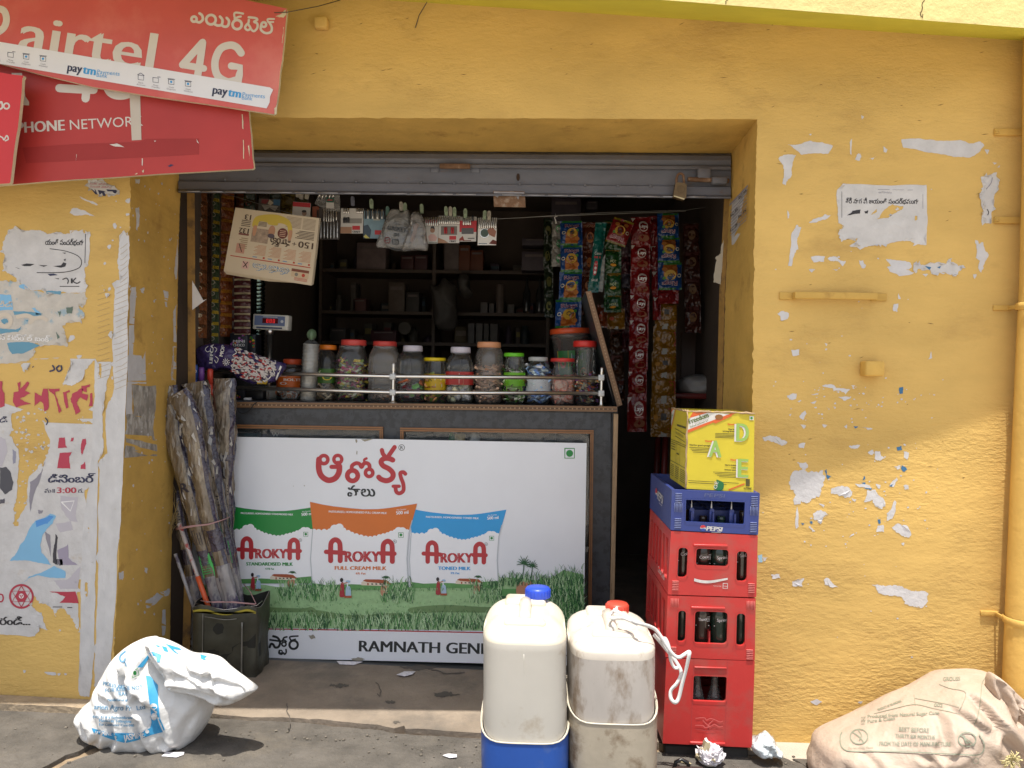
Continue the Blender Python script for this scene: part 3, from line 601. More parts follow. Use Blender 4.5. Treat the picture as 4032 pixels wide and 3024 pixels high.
# blue bank poster
p=poster('faded blue and beige torn poster below the oval poster',A2,[(0,842),(140,842),(250,922),(380,933),(700,933),(715,990),(690,1040),(640,1050),(690,1100),(660,1150),(670,1190),(560,1180),(510,1210),(540,1300),(550,1380),(400,1370),(290,1350),(280,1440),(220,1500),(-60,1510),(-60,842)],9,mat('faded_poster',(.56,.52,.46),.85,var=.2,vscale=16,bump=.45,bscale=30,col2=(.32,.42,.47),c2s=14,c2t=(.57,.63)),.0011,seed=6)
for i,q in enumerate(([(0,950),(90,955),(110,1080),(0,1085)],[(10,1160),(60,1150),(70,1180),(40,1195)],[(205,1160),(235,1150),(225,1175)],[(150,880),(200,870),(230,905),(180,905)],[(380,925),(500,925),(495,955),(385,955)],[(0,1230),(130,1240),(180,1210),(150,1260),(0,1275)],[(250,1060),(290,1060),(340,1110),(300,1120)],[(60,1350),(200,1340),(330,1370),(200,1430),(100,1440)],[(110,1090),(350,1110),(330,1130),(120,1120)])): p.poly(c,jag(q,6,3,i),TEAL if i%3 else SKYB,.0017)
p.stroke(c,[(0,1130),(50,1115),(90,1150),(80,1200),(40,1215),(0,1190)],34,BEI,.0021); p.stroke(c,[(150,1135),(220,1125),(270,1150),(250,1180)],34,BEI,.0021); p.stroke(c,[(280,1150),(340,1140),(380,1160)],30,BEI,.0021)
p.text(c,'న్ పెట్రోల్ బంక్',(0,1322),(410,1338),42,WHT,.002,bold=2); p.text(c,'లీడ్',(-10,1052),(110,1058),40,BEI,.002,bold=2)
for q in ([(540,1060),(600,1050),(590,1110),(550,1110)],[(470,1090),(500,1090),(490,1140)],[(455,1250),(490,1300),(470,1320)]): p.poly(c,jag(q,5,3),ink('5d6f63'),.0018)
p.done()
# big lower poster
hol=[[(95,460),(200,420),(335,490),(395,660),(385,770),(345,880),(320,860),(225,980),(215,1180),(150,1340),(100,1330),(110,1200),(140,1050),(150,850),(130,720),(75,630)],[(620,480),(690,430),(735,440),(745,560),(700,520),(640,510)],[(670,1080),(720,1030),(735,1280),(700,1380),(672,1560),(672,1300)]]
p=poster('large torn political poster with red Telugu letters and a blue scarf at the left edge',A3,[(-80,66),(185,64),(180,120),(235,80),(250,25),(540,5),(560,90),(510,200),(500,245),(570,240),(660,160),(700,80),(752,20),(755,900),(752,1650),(660,1655),(648,1690),(660,1760),(590,1790),(640,1860),(610,1880),(640,2190),(600,2150),(560,2060),(480,2000),(440,2070),(400,1990),(330,1960),(260,1880),(250,1980),(330,2030),(380,2170),(310,2130),(290,2200),(280,2220),(-80,2225)],9,holes=hol,seed=9)
c=crop(W,0,1400,2.0109)
# red headline letters
for q in ([(0,200),(22,200),(18,260),(40,300),(40,400),(0,415)],[(140,215),(165,205),(160,265),(220,205),(235,215),(200,280),(250,300),(190,330),(160,340),(215,370),(250,380),(130,412),(105,370),(110,290),(150,280)],[(275,290),(330,320),(345,260),(380,260),(390,400),(380,430),(350,440),(345,380),(320,360),(275,400)],[(385,262),(475,260),(470,285),(440,285),(440,310),(470,390),(490,440),(470,460),(455,400),(430,310),(400,290)],[(500,290),(550,270),(555,290),(530,300),(545,410),(525,420)],[(575,300),(640,260),(660,265),(650,300),(700,310),(690,360),(640,330),(610,370),(640,440),(600,470),(580,400),(560,340)],[(645,240),(715,225),(710,250),(690,255),(690,290),(655,280)],[(715,300),(732,290),(735,400),(700,405),(715,360)]): p.poly(c,jag(q,4,3),PINKR,.0017)
p.stroke(c,[(260,92),(268,86)],7,NAVY,.0016); p.stroke(c,[(420,80),(432,110),(398,124)],13,NAVY,.0016); p.stroke(c,[(470,80),(450,100),(465,125),(490,110),(486,82)],13,NAVY,.0016)
p.text(c,'డి',(0,530),(60,530),45,NAVY,.0016,bold=2); p.stroke(c,[(362,495),(380,520),(370,545)],10,NAVY,.0016)
for q in ([(470,650),(515,645),(520,700),(535,730),(460,735)],[(565,650),(588,648),(580,680),(560,682)],[(655,660),(680,655),(685,700),(660,775),(650,790),(640,740)],[(475,770),(575,760),(550,800),(560,895),(455,893)],[(640,870),(675,840),(680,900),(640,898)]): p.poly(c,jag(q,4,3),PINKR,.0017)
p.text(c,'డిసెంబర్',(385,1005),(755,1005),62,NAVY,.0017,bold=4); p.text(c,'మ॥',(355,1085),(435,1085),32,NAVY,.0016,bold=1.5); p.text(c,'3:00',(455,1088),(605,1088),45,RED,.0016,bold=3); p.text(c,'గ.',(622,1086),(660,1086),32,NAVY,.0016,bold=1.5)
# grey man figure fragments and the scarf
for q,m in (([(0,640),(45,660),(60,760),(20,880),(0,880)],LGR),([(0,885),(50,880),(90,930),(110,1000),(100,1060),(40,1100),(0,1040)],ink('4a4a52')),([(100,740),(130,760),(125,850),(105,860)],ink('8f8fa0')),([(0,1140),(40,1130),(40,1170),(0,1175)],ink('55525c')),([(240,1000),(330,920),(360,840),(320,980),(260,1150),(240,1240),(235,1100)],GR),([(480,1110),(620,1120),(600,1260),(620,1320),(560,1310),(490,1220)],LGR),([(430,1500),(440,1410),(460,1440),(450,1600),(460,1659),(420,1640)],ink('3a3840')),([(455,1540),(540,1490),(545,1600),(620,1659),(480,1659)],ink('9a92a4')),([(355,1390),(400,1420),(405,1610),(375,1480)],GR),([(300,1220),(345,1225),(335,1250),(310,1255)],GR),([(440,1330),(560,1310),(580,1380),(480,1400)],LGR)): p.poly(c,jag(q,5,3),m,.0016)
p.stroke(c,[(490,1160),(590,1150),(560,1230),(490,1160)],10,WHT,.0021,sm=False)
p.poly(c,jag([(280,1310),(400,1250),(445,1270),(420,1330),(340,1420),(320,1500),(330,1560),(410,1659),(300,1640),(200,1620),(80,1625),(160,1500),(230,1380)],5,3),SKYB,.0018); p.poly(c,jag([(285,1310),(390,1265),(430,1275),(380,1330),(290,1360)],5,3),ink('4f8fd0'),.0021)
c=crop(W,0,2200,2.0109)
p.poly(c,jag([(165,200),(230,140),(330,110),(430,55),(520,100),(520,150),(400,150),(300,130),(220,160)],5,3),SKYB,.0018); p.poly(c,jag([(440,0),(495,0),(500,50),(470,55),(450,25)],4,3),ink('6a6670'),.0016); p.poly(c,jag([(430,170),(540,160),(640,60),(620,240),(480,240)],6,3),LGR,.0016)
# round star emblem
p.ring(c,172,297,98,16,RED,.002,36); 
for a0 in (90,210,330):
    pass
for k in (0,180): 
    q=[(172+84*math.cos(math.radians(a+k-90)),297+84*math.sin(math.radians(a+k-90))) for a in (0,120,240)]; p.stroke(c,q+[q[0]],7,RED,.0021+k*1e-6,sm=False)
p.poly(c,[(172+46*math.cos(math.radians(a)),297+46*math.sin(math.radians(a))) for a in range(0,360,60)],RED,.0019); p.poly(c,circ(172,294,20,12),WHT,.0023); p.poly(c,[(155,284),(189,284),(172,312)],RED,.0025); p.poly(c,circ(172,292,5,8),WHT,.0027)
p.stroke(c,[(0,280),(20,285),(28,310),(20,335),(0,340)],12,RED,.0016)
p.poly(c,jag([(390,258),(600,258),(625,352),(470,350),(520,300),(440,268)],4,3),RED,.0017); p.rect(c,420,378,495,384,K,.0017); p.rect(c,535,382,575,388,K,.0017)
p.text(c,'రండి...',(0,522),(240,524),62,K,.0017,bold=4)
p.done()
# white strips up the corner of the pier
STR=mat('white_poster_strip',(.60,.59,.585),.85,var=.14,vscale=20,bump=.5,bscale=26,col2=(.45,.33,.16),c2s=22,c2t=(.68,.74),stretch=(1,1,.6))
p=poster('long white torn paper strip running down the corner edge of the pier',A2,[(1015,430),(1035,470),(1055,480),(1052,700),(1045,1100),(1035,1659),(990,2800),(905,3990),(880,4210),(820,4180),(770,4150),(785,3800),(800,3300),(800,2700),(820,2300),(880,2250),(865,1900),(935,1700),(925,1500),(930,1100),(945,850),(978,835),(975,760),(960,700),(975,560)],5,STR,.0013,seed=12)
c=crop(W,0,700,2.0737)
for k in range(26):
    y=560+k*46; x0=940+12*math.sin(k) if k>6 else 985; p.stroke(c,[(x0,y+20),((x0+1040)/2,y+r2.uniform(-4,10)),(1043,y-24)],2.6,ink('a58b62'),.0019)
p.done()
p=poster('second white torn paper strip beside the corner strip',A2,[(805,890),(850,885),(870,985),(900,945),(903,1250),(905,1339),(915,1420),(900,1600),(860,1750),(840,2000),(850,2200),(800,2320),(790,3000),(780,3400),(770,3900),(730,4240),(650,4220),(645,4060),(660,3700),(670,3000),(700,2700),(735,2400),(760,1900),(775,1659),(790,1100)],5,STR,.0012,holes=[[(720,2850),(745,2900),(735,3020),(715,2950)],[(800,1500),(830,1520),(825,1640),(805,1620)],[(700,3300),(720,3310),(715,3420),(695,3400)]],seed=13)
for k in range(16):
    y=930+k*46; p.stroke(c,[(800,y+22),(850,y+6),(896,y-10)],2.6,ink('a58b62'),.0018)
p.done()
# right wall poster
p=poster('torn white notice with one line of black Telugu letters on the right wall',E3,[(735,80),(800,45),(1378,52),(1378,485),(1300,490),(1250,450),(1130,470),(1000,490),(900,505),(820,495),(880,440),(760,465),(735,410),(780,360),(740,330),(728,180)],5,holes=[[(1130,192),(1210,208),(1180,240),(1100,292),(1020,300),(1060,245)],[(1300,275),(1312,280),(1300,310),(1290,305)],[(990,250),(1020,225),(1015,250),(970,280)]],seed=5)
c=crop(W,2900,700,1.8436)
p.text(c,'శ్రీ నాగ షీ జయంతి సందర్భముగా',(792,186),(1320,190),34,K,.0016,bold=1); p.rect(c,762,100,765,290,K,.0016)
for q in ([(800,275),(840,240),(900,232),(895,262),(850,265)],[(925,245),(955,235),(950,262),(935,260)]): p.poly(c,jag(q,4,3),K,.0017)
p.rect(c,1025,84,1110,87,GR,.0016); p.rect(c,1130,87,1215,89,GR,.0016); p.rect(c,1240,88,1280,91,GR,.0016); p.rect(c,1350,120,1353,225,GR,.0016); p.text(c,'ఆహ్వానము',(1030,112),(1125,114),12,GR,.0016)
p.done()
p=poster('narrow torn white strip with curved black lines, right of the notice',E3,[(1770,0),(1890,-40),(1885,100),(1870,180),(1850,330),(1780,345),(1790,240),(1760,140),(1790,70)],6,h=.001,seed=15)
p.stroke(c,[(1855,0),(1845,40),(1812,82)],5,GR,.0016); p.stroke(c,[(1818,230),(1828,250),(1822,270)],6,K,.0016); p.done()
p=poster('ragged paper remnant with blue specks below the notice',E3,[(1285,620),(1340,635),(1440,620),(1520,625),(1540,590),(1580,620),(1655,640),(1630,670),(1590,700),(1520,690),(1420,700),(1400,670),(1330,660),(1300,695)],6,h=.001,seed=16)
p.poly(c,[(1365,640),(1412,650),(1400,670)],BLUEP,.0016); p.poly(c,[(1455,650),(1482,640),(1475,660)],BLUEP,.0016); p.done()
# price list on the right reveal, loose sheets on the jamb
p=solo('price_list','white printed price list pasted on the right inner side of the doorway','poster'); p.poly(RW,[(2877,797),(2955,714),(2957,800),(2950,840),(2935,905),(2917,968),(2903,955),(2876,965),(2874,880)],mat('newsprint_white',(.55,.54,.54),.85,var=.08,bump=.2,bscale=15),.005)
q=quadmap(RW(2877,800),RW(2955,716),RW(2874,960),None,100,100)
for k in range(9): p.rect(q,8,22+k*7.5,44 if k%3 else 60,24+k*7.5,GR,.006)
for k in range(9): p.rect(q,56,20+k*7.5,92,22+k*7.5,GR,.006)
p.text(q,'RC 95',(52,18),(90,18),8,K,.0065,bold=.6); p.text(q,'RC 95',(10,40),(48,40),8,K,.0065,bold=.6); p.text(q,'RC 95',(52,62),(90,62),8,K,.0065,bold=.6); p.text(q,'RC 28',(10,76),(48,76),8,K,.0065,bold=.6); p.rect(q,3,4,96,9,GR,.006); p.done()
p=solo('hanging_paper','pale crumpled sheets hanging from the right door jamb','paper'); m=ymap(.43); o_=outl(2.4578,2000,550,[(2098,930),(2060,1100),(2010,1140),(2022,1165),(1990,1380),(2060,1402),(2075,1250),(2085,1100)])
p.slab(m,jag(o_,4,3),.003,mat('old_cream_paper',(.5,.46,.38),.85,var=.15,bump=.3,bscale=12)); p.done()
p=solo('white_card','blank white card stuck in the left door rail','card'); p.slab(ymap(.385),[(757,1105),(800,1182),(813,1178),(757,1220)],.002,PAPR); p.done()
# ================= signs on the top left =================
SRED=mat('red_sign_print',(.57,.10,.09),.5,var=.12,vscale=3,bump=.08,bscale=6,col2=(.66,.21,.17),c2s=2.2,c2t=(.5,.75)); SRED2=mat('red_sign_print_dark',(.43,.035,.03),.5,var=.15,vscale=3,bump=.08,bscale=6)
SW=mat('sign_letter_white',(.62,.58,.53),.55,var=.06,vscale=8); EDGE=mat('cream_board_edge',(.62,.55,.38),.7,var=.2,vscale=20)
def sign(label,n,Y,pts,m): 
    t=solo(n,label,'sign','red shop signs'); mp=ymap(Y); t.slab(mp,jag(pts,1.5,3,4),.014,m,0,EDGE); return t,mp
t,mp=sign('red upper sign with a white bank sticker along its lower edge','shop_sign',-.17,[(1127,33),(1130,40),(1079,450),(-600,155),(-600,-265)],SRED)
c=A1(mp)
t.text(c,'airtel',(135,366),(1100,520),285,SW,.0006,bold=9); t.stroke(c,[(-20,60),(30,80),(48,140),(30,200),(-20,240)],50,SW,.0006)
g2=crop(mp,700,0,4.424); L4=SW
t.stroke(g2,[(435,740),(260,935),(85,1130)],128,SW,.0006); t.stroke(g2,[(85,1130),(270,1162),(455,1195)],118,SW,.0009); t.stroke(g2,[(435,745),(395,1040),(345,1345)],128,SW,.0012)
t.stroke(g2,[(1105,925),(1020,820),(900,790),(740,860),(650,1080),(690,1310),(860,1425),(1010,1400)],130,SW,.0007); t.stroke(g2,[(935,1150),(1090,1175),(1075,1300),(1050,1440)],125,SW,.0011,sm=False)
def tel(b,pts,w_=46,**k): b.stroke(g2,pts,w_,SW,.0006+(len(b.v)%9)*5e-5,**k)
t.ring(g2,285,335,68,46,SW,.0007); tel(t,[(320,375),(385,390),(438,340),(425,270),(380,235)]); t.ring(g2,580,345,106,46,SW,.0007); tel(t,[(640,420),(700,447),(765,430),(780,350),(738,292)]); tel(t,[(765,440),(820,468),(875,450),(895,370),(855,315)])
t.ring(g2,1035,430,103,46,SW,.0007); tel(t,[(990,330),(1050,300),(1100,290)],36); tel(t,[(1000,330),(985,250),(1020,222),(1140,240)],36); tel(t,[(1240,350),(1232,400),(1195,440),(1175,490),(1220,528),(1268,495),(1240,440),(1225,415)],40); tel(t,[(1268,500),(1325,545),(1385,490),(1385,410),(1330,382),(1385,350),(1360,318),(1238,303)],40)
t.ring(g2,1500,430,62,42,SW,.0007); tel(t,[(1455,430),(1450,520),(1530,578),(1620,560),(1640,480),(1600,400)],42); tel(t,[(1580,385),(1665,385)],32,sm=False); tel(t,[(1575,385),(1570,335),(1680,333)],32)
STK=mat('white_sticker',(.72,.72,.75),.5,var=.05,vscale=9,bump=.1,bscale=8)
t.poly(c,[(-300,255),(0,305),(1960,636),(1984,652),(1962,700),(1958,745),(1937,788),(0,464),(-300,414)],STK,.0018)
NB=ink('2f3550'); LB_=ink('3f9ad6'); 
for dx,dy in ((0,0),(1053,164)):
    t.text(c,'pay',(492+dx,516+dy),(594+dx,532+dy),62,NB,.0024,bold=3); t.text(c,'tm',(603+dx,534+dy),(692+dx,549+dy),62,LB_,.0024,bold=4); t.text(c,'Payments',(708+dx,536+dy),(870+dx,552+dy),30,LB_,.0024); t.text(c,'Bank',(703+dx,559+dy),(780+dx,568+dy),28,LB_,.0024)
for ox,oy in ((0,0),(-1052,-183)):
    for i,(x,y,a,b) in enumerate(((1025,560,'Bank','Account'),(1132,578,'Money','Transfer'),(1245,592,'Cash','Deposit'),(1367,607,'Cash','Withdrawal'))):
        x+=ox;y+=oy
        t.stroke(c,[(x-20,y-14),(x+20,y-9),(x+20,y+24),(x-20,y+19),(x-20,y-14)],4,NB,.0023,sm=False)
        if i==0: t.stroke(c,[(x-24,y-16),(x,y-28),(x+24,y-10)],4,NB,.0024,sm=False)
        if i==1: t.stroke(c,[(x+14,y-18),(x+34,y-16)],4,NB,.0024,sm=False)
        if i>1: t.poly(c,circ(x,y+4,9,10),LB_,.0024); t.stroke(c,[(x-24,y-20),(x+26,y-14)],4,NB,.0025,sm=False)
        t.text(c,a,(x-18,y+45),(x+18,y+51),11,GR,.0024); t.text(c,b,(x-32,y+58),(x+32,y+68),11,GR,.0024)
for q in ([(2000,120),(2050,90),(2075,70),(2080,110),(2060,130)],[(2055,200),(2062,190),(2050,330),(2046,310)],[(1990,790),(2008,760),(2010,830),(1996,835)]): t.poly(c,jag(q,5,3),EDGE,.001)
t.done()
t,mp=sign('red lower sign in dull paint with the thin word NETWORK, tucked under the upper sign','shop_sign',-.13,[(955,60),(982,470),(1000,661),(996,665),(38,727),(-600,770),(-600,100)],SRED2); c=A1(mp)
t.text(c,'PHONE',(128,966),(470,946),78,SW,.0006,bold=4); t.text(c,'NETWORK',(510,942),(1040,912),72,SW,.0006)
t.stroke(c,[(432,640),(560,648),(680,652)],60,SW,.0006,sm=False); t.stroke(c,[(640,560),(630,640),(622,715)],60,SW,.0009,sm=False); t.stroke(c,[(760,580),(800,670),(880,695),(990,665)],60,SW,.0006); t.poly(c,[(85,530),(160,530),(185,700),(212,740),(212,766),(100,760)],SW,.0006)
t.poly(c,[(940,655),(1018,672),(1028,1016),(958,1020)],mat('masking_tape',(.55,.49,.42),.7,var=.1),.0013); t.poly(c,[(165,1072),(560,1045),(1010,1030),(1060,1008),(1445,1005),(1445,1122),(190,1185)],mat('dark_red_patch',(.33,.022,.02),.6,var=.1),.0005)
for q in ([(795,1048),(850,1042),(905,1070),(840,1064)],[(1425,1008),(1445,1042),(1430,1030)],[(1030,1150),(1038,1150),(1036,1205),(1030,1200)],[(1118,1020),(1134,1022),(1124,1032)],[(555,1120),(558,1120),(552,1170)]): t.poly(c,jag(q,2,2),SW,.001)
t.poly(c,jag([(1215,1205),(1240,1192),(1262,1200),(1235,1212)],3,2),ink('2b2a50'),.001)
for q in ([(1755,830),(1762,830),(1768,940),(1760,935)],[(1764,1010),(1770,1020),(1772,1160),(1766,1150)],[(1800,1060),(1808,1050),(1812,1180)],[(1030,1240),(1045,1230),(1040,1265)],[(960,1265),(1000,1255),(990,1268)]): t.poly(c,jag(q,4,2),EDGE,.001)
t.done()
t,mp=sign('small bright red sign cut off by the picture edge at the far left','shop_sign',-.21,[(93,298),(88,310),(41,718),(38,722),(-400,745),(-400,225)],mat('red_sign_print_bright',(.58,.03,.035),.45,var=.1,vscale=3,bump=.08,bscale=6)); c=A1(mp)
t.ring(c,48,770,26,12,SW,.0006); t.stroke(c,[(-10,760),(12,740),(18,780),(-10,800)],13,SW,.0007); t.stroke(c,[(0,990),(20,1000),(30,1015),(50,985),(62,1010),(40,1022)],10,SW,.0006); t.done()
# thin wire that ties the upper sign to the wall
t=solo('tie_wire','thin black wire tying the upper red sign to the wall','wire'); a=ymap(-.175)(1080,50); t.tube([a,ymap(-.18)(1130,48),P(1250,25,-.08),P(1340,0,-.005)],.0016,mat('wire_dark',(.09,.07,.05),.6),5); t.done()
t=solo('loose_wire','thin dark wire hanging over the wall top','wire'); t.tube([P(1690,-60,-.05),P(1680,10,-.02),P(1650,60,-.006),P(1635,110,-.004)],.0016,mat('wire_dark','',.6),5); t.done()
# drain pipe
t=Thing('drain_pipe','yellow painted vertical drain pipe at the right edge of the wall','pipe'); q=t.part('pipe'); cl_=[]
for x,y in ((4040,-300),(4032,700),(4022,1100),(4003,1500),(3984,1950),(3965,2400),(3952,2700),(3945,3000)):
    p=P(x,y,-.075); cl_.append(p+Vector((.06,0,0)))
PIPY=mat('pipe_yellow_paint',(.71,.45,.12),.7,var=.15,vscale=6,bump=.2,bscale=40,spec=.3); q.tube(cl_,.058,PIPY,20)
for y in (1205,2442):
    x=4015 if y<2000 else 3963; p=P(x,y,-.075)+Vector((.06,0,0)); q=t.part('pipe_clamp'); q.lathe(p,[(.0615,-.012),(.064,-.010),(.064,.010),(.0615,.012)],PIPY,20,cap=False); q.box((p.x-.075,-.003,p.z),(.06,.008,.018),YELS,.002); q.box((p.x-.055,-.035,p.z),(.006,.06,.014),YELS,.002)
t.done()
# ================= advertising board =================
bo=P(1500,2600,.50); bt=P(1500,1732,.565); bn=(bt-bo).cross(Vector((1,0,0))); BM=planemap(bo,bn); 
BW=mat('board_white',(.82,.84,.88),.35,var=.05,vscale=3,coat=.15)
t=Thing('advertising_board','white milk advertising board with three printed pouches leaning on the counter','sign')
pn=t.part('panel'); bout=[(716,1717),(1500,1729),(2310,1745),(2303,2180),(2296,2622),(1880,2611),(1060,2590),(716,2582)]
pn.slab(BM,bout,.018,BW,0,mat('board_rim',(.5,.52,.55),.4,.3)); 
c4=crop(BM,880,1550,1.3825); g1=crop(BM,1100,1700,2.765); g3=crop(BM,700,2450,4.0218); d1=crop(BM,650,1950,2.3694)
AR=mat('milk_red',(.50,.035,.045),.4,var=.04); BK=mat('board_black','2b2e30',.4,var=.04); GRN=mat('print_green','1f8a3c',.4,var=.05); ORG=mat('print_orange','d9742c',.4,var=.06); BLU=mat('print_blue','2f9fe0',.4,var=.06)
PW=mat('pouch_white','f2f3f6',.4,var=.04); PG_=mat('pouch_grey_edge','c3c8cc',.4,var=.05)
F1=mat('print_field_light','9dc38c',.4,var=.18,vscale=60); F2=mat('print_field_mid','5f9a57',.4,var=.2,vscale=40); F3=mat('print_grass_dark','2c5c38',.4,var=.15); F4=mat('print_grass_pale','b5d3a4',.4,var=.1); F5=mat('print_soil','6f8f5c',.4,var=.2)
BRN=mat('print_cow','b98568',.4,var=.1); ROOF=mat('print_roof','a5502f',.4,var=.1); WALLP=mat('print_house','e0d2bd',.4); SAR=mat('print_sari','a8303a',.4,var=.1); HAIR=mat('print_hair','2a2024',.4); CAN=mat('print_can','a9c3d8',.4); 
L=.0012
# landscape
top=[(20,1052)]+[(20+i*30,1046+7*math.sin(i*.8)) for i in range(1,50)]+[(1480,1020),(1540,1000),(1620,1005),(1700,1015),(1790,1000),(1850,960),(1960,985),(1964,1300),(1500,1292),(1000,1283),(400,1276),(-118,1272),(-118,1000)]
pn.poly(c4,[(-113,1040)]+top[:-1],F1,L)
for q in ([(20,1150),(200,1160),(420,1168),(480,1160),(490,1185),(300,1190),(20,1180)],[(480,1175),(700,1205),(900,1195),(1015,1200),(1010,1222),(800,1225),(500,1218)],[(1020,1165),(1200,1150),(1400,1160),(1500,1165),(1498,1190),(1200,1190),(1030,1195)]): pn.poly(c4,smooth(q,4,True),F5,L*1.5)
pn.rect(c4,1490,1062,1962,1100,F2,L*1.5); pn.rect(c4,1490,1100,1700,1120,F3,L*1.7)
rg=random.Random(5)
def blade(x,y,hh,m,lean,wd,h): pn.stroke(c4,[(x,y),(x+lean*.35,y-hh*.6),(x+lean,y-hh)],wd,m,h,3,taper=(1,.1),ramp=0)
n=0
def grass(x0,x1,y0,y1,cnt,hh,mats,wd=4.2):
    global n
    for _ in range(cnt):
        n+=1; y=rg.uniform(y0,y1); blade(rg.uniform(x0,x1),y,rg.uniform(hh*.5,hh),rg.choice(mats),rg.uniform(-hh*.5,hh*.5),wd,L*2+(n%60)*1.2e-5+(y-y0)*1e-7)
# pouches
def pouch(s,dx,dy,col,name,desc,fat,lift):
    f=lambda pts:[(x*s+dx,y*s+dy) for x,y in pts]; H=L*2+lift
    body=[(472,588),(540,603),(600,613),(680,622),(760,629),(840,628),(900,622),(980,610),(1055,598),(1035,670),(1010,755),(1003,850),(1000,900),(1003,960),(1008,1062),(485,1062),(478,960),(474,900),(484,800),(490,740),(482,680)]
    pn.poly(c4,f(body),PW,H); pn.poly(c4,f(body[:10]+[(1010,755),(940,790),(700,800),(490,755)]+body[-1:]),col,H+.0003)
    cl=[(495,742),(520,743),(550,742),(580,740),(606,728),(632,722),(655,735),(680,748),(700,758),(725,766),(750,773),(775,779),(800,781),(825,778),(850,771),(872,766),(895,760),(915,752),(935,745),(955,741),(975,742),(1000,744)]
    low=[(490,742)]+cl+[(1009,748),(1003,830),(482,830)]
    pn.poly(c4,f(low),PW,H+.0006)
    for i,(x,y) in enumerate(cl): r=24 if i in (4,5,19,20) else 15; pn.poly(c4,f(circ(x,y+8,r,14)),PW,H+.0007+i*1e-5)
    pn.stroke(c4,f([(1028,690),(1009,760),(1002,850),(999,900),(1002,960),(1006,1040)]),5*s,PG_,H+.0011,sm=False); pn.stroke(c4,f([(487,740),(480,840),(476,900),(480,960),(486,1040)]),5*s,PG_,H+.0011,sm=False)
    h=H+.0012
    def st(pts,w_,m=AR,**k): pn.stroke(c4,f(pts),w_*s,m,h+(len(pn.v)%7)*4e-5,**k)
    st([(585,908),(585,840),(590,808),(611,794),(632,808),(637,840),(637,908)],27); st([(560,860),(662,866)],24,sm=False); st([(870,912),(870,842),(875,815),(896,802),(915,815),(920,842),(920,912)],27); st([(858,868),(932,870)],24,sm=False)
    pn.text(c4,'ROKY',f([(665,914)])[0],f([(852,914)])[0],58*s,AR,h,bold=4.2*s)
    pn.text(c4,name,f([(608,957) if len(name)>10 else (648,957)])[0],f([(888,959) if len(name)>10 else (840,959)])[0],20*s,col,h,bold=1.5); pn.text(c4,fat+' Fat',f([(722,982)])[0],f([(775,983)])[0],11*s,col,h,bold=.6)
    pn.text(c4,desc,f([(575,646)])[0],f([(890,655)])[0],11*s,PW,h,bold=.5); pn.text(c4,'500 ml',f([(942,658)])[0],f([(1008,652)])[0],18*s,PW,h,bold=.8); pn.text(c4,'Net Quantity',f([(945,636)])[0],f([(997,631)])[0],8*s,PW,h)
    for q in ([(954,756),(980,756),(980,781),(954,781),(954,756)],): st(q,3,GRN,sm=False)
    pn.poly(c4,f(circ(967,768,8,12)),GRN,h); pn.ring(c4,*f([(934,804)])[0],10*s,1.6*s,BK,h); pn.text(c4,'R',f([(930,809)])[0],f([(939,809)])[0],9*s,BK,h)
    # farm scene
    pn.poly(c4,f([(486,1030),(560,1040),(700,1036),(800,1040),(1008,1022),(1010,1066),(486,1066)]),F2,h-.0002)
    pn.poly(c4,f([(752,1026),(768,1014),(900,1034),(906,1046),(770,1042),(752,1041)]),WALLP,h); pn.poly(c4,f([(760,1016),(775,1009),(850,1010),(890,1014),(916,1036),(780,1024)]),ROOF,h+.0001); pn.poly(c4,f([(784,1028),(792,1029),(792,1041),(784,1041)]),ROOF,h+.0002)
    for k in range(4): pn.poly(c4,f([(806+k*22,1031),(816+k*22,1032),(816+k*22,1039),(806+k*22,1038)]),BK,h+.0002)
    for a in range(-160,10,22): pn.stroke(c4,f([(885,1003),(885+15*math.cos(math.radians(a)),1003+12*math.sin(math.radians(a))),(885+26*math.cos(math.radians(a)),1008+16*math.sin(math.radians(a)))]),6*s,F3,h+.0003,3,taper=(1,.2))
    pn.poly(c4,smooth(f([(860,1050),(872,1045),(898,1044),(900,1070),(890,1088),(884,1080),(874,1085),(870,1098),(860,1096),(856,1070)]),4,True),BRN,h+.0012)
    pn.poly(c4,smooth(f([(634,1102),(637,1060),(640,1035),(650,1024),(658,1036),(659,1070),(660,1103)]),4,True),SAR,h+.0012); pn.poly(c4,f(circ(645,1013,9,10,12)),HAIR,h+.0013); pn.stroke(c4,f([(652,1032),(664,1030),(676,1026)]),6*s,BRN,h+.0014)
    pn.poly(c4,f(circ(680,1022,13,12,8)),CAN,h+.0013); pn.poly(c4,f([(668,1058),(674,1046),(688,1046),(694,1058),(697,1098),(666,1098)]),CAN,h+.0013); pn.rect(c4,*f([(674,1028)])[0],*f([(680,1048)])[0],PW,h+.0014); pn.poly(c4,f([(662,1096),(700,1096),(700,1110),(660,1110)]),ROOF,h+.0012)
pouch(.9,-421,73,GRN,'STANDARDISED MILK','PASTEURISED, HOMOGENISED STANDARDISED MILK','4.5%',0)
pouch(.91,580,87,BLU,'TONED MILK','PASTEURISED, HOMOGENISED TONED MILK','3%',0)
pouch(1,0,0,ORG,'FULL CREAM MILK','PASTEURISED, HOMOGENISED FULL CREAM MILK','6%',.0018)
L0=L; L=.0032
grass(-113,1490,1060,1075,260,14,[F2,F3,F1],3); grass(300,620,1040,1130,260,50,[F2,F4,F3]); grass(860,1040,1030,1140,150,50,[F2,F4,F3]); grass(1340,1520,1035,1140,150,45,[F2,F4,F3]); grass(-113,60,1050,1250,160,55,[F3,F4,F2])
grass(-113,1960,1120,1215,420,10,[F2,F3],3)
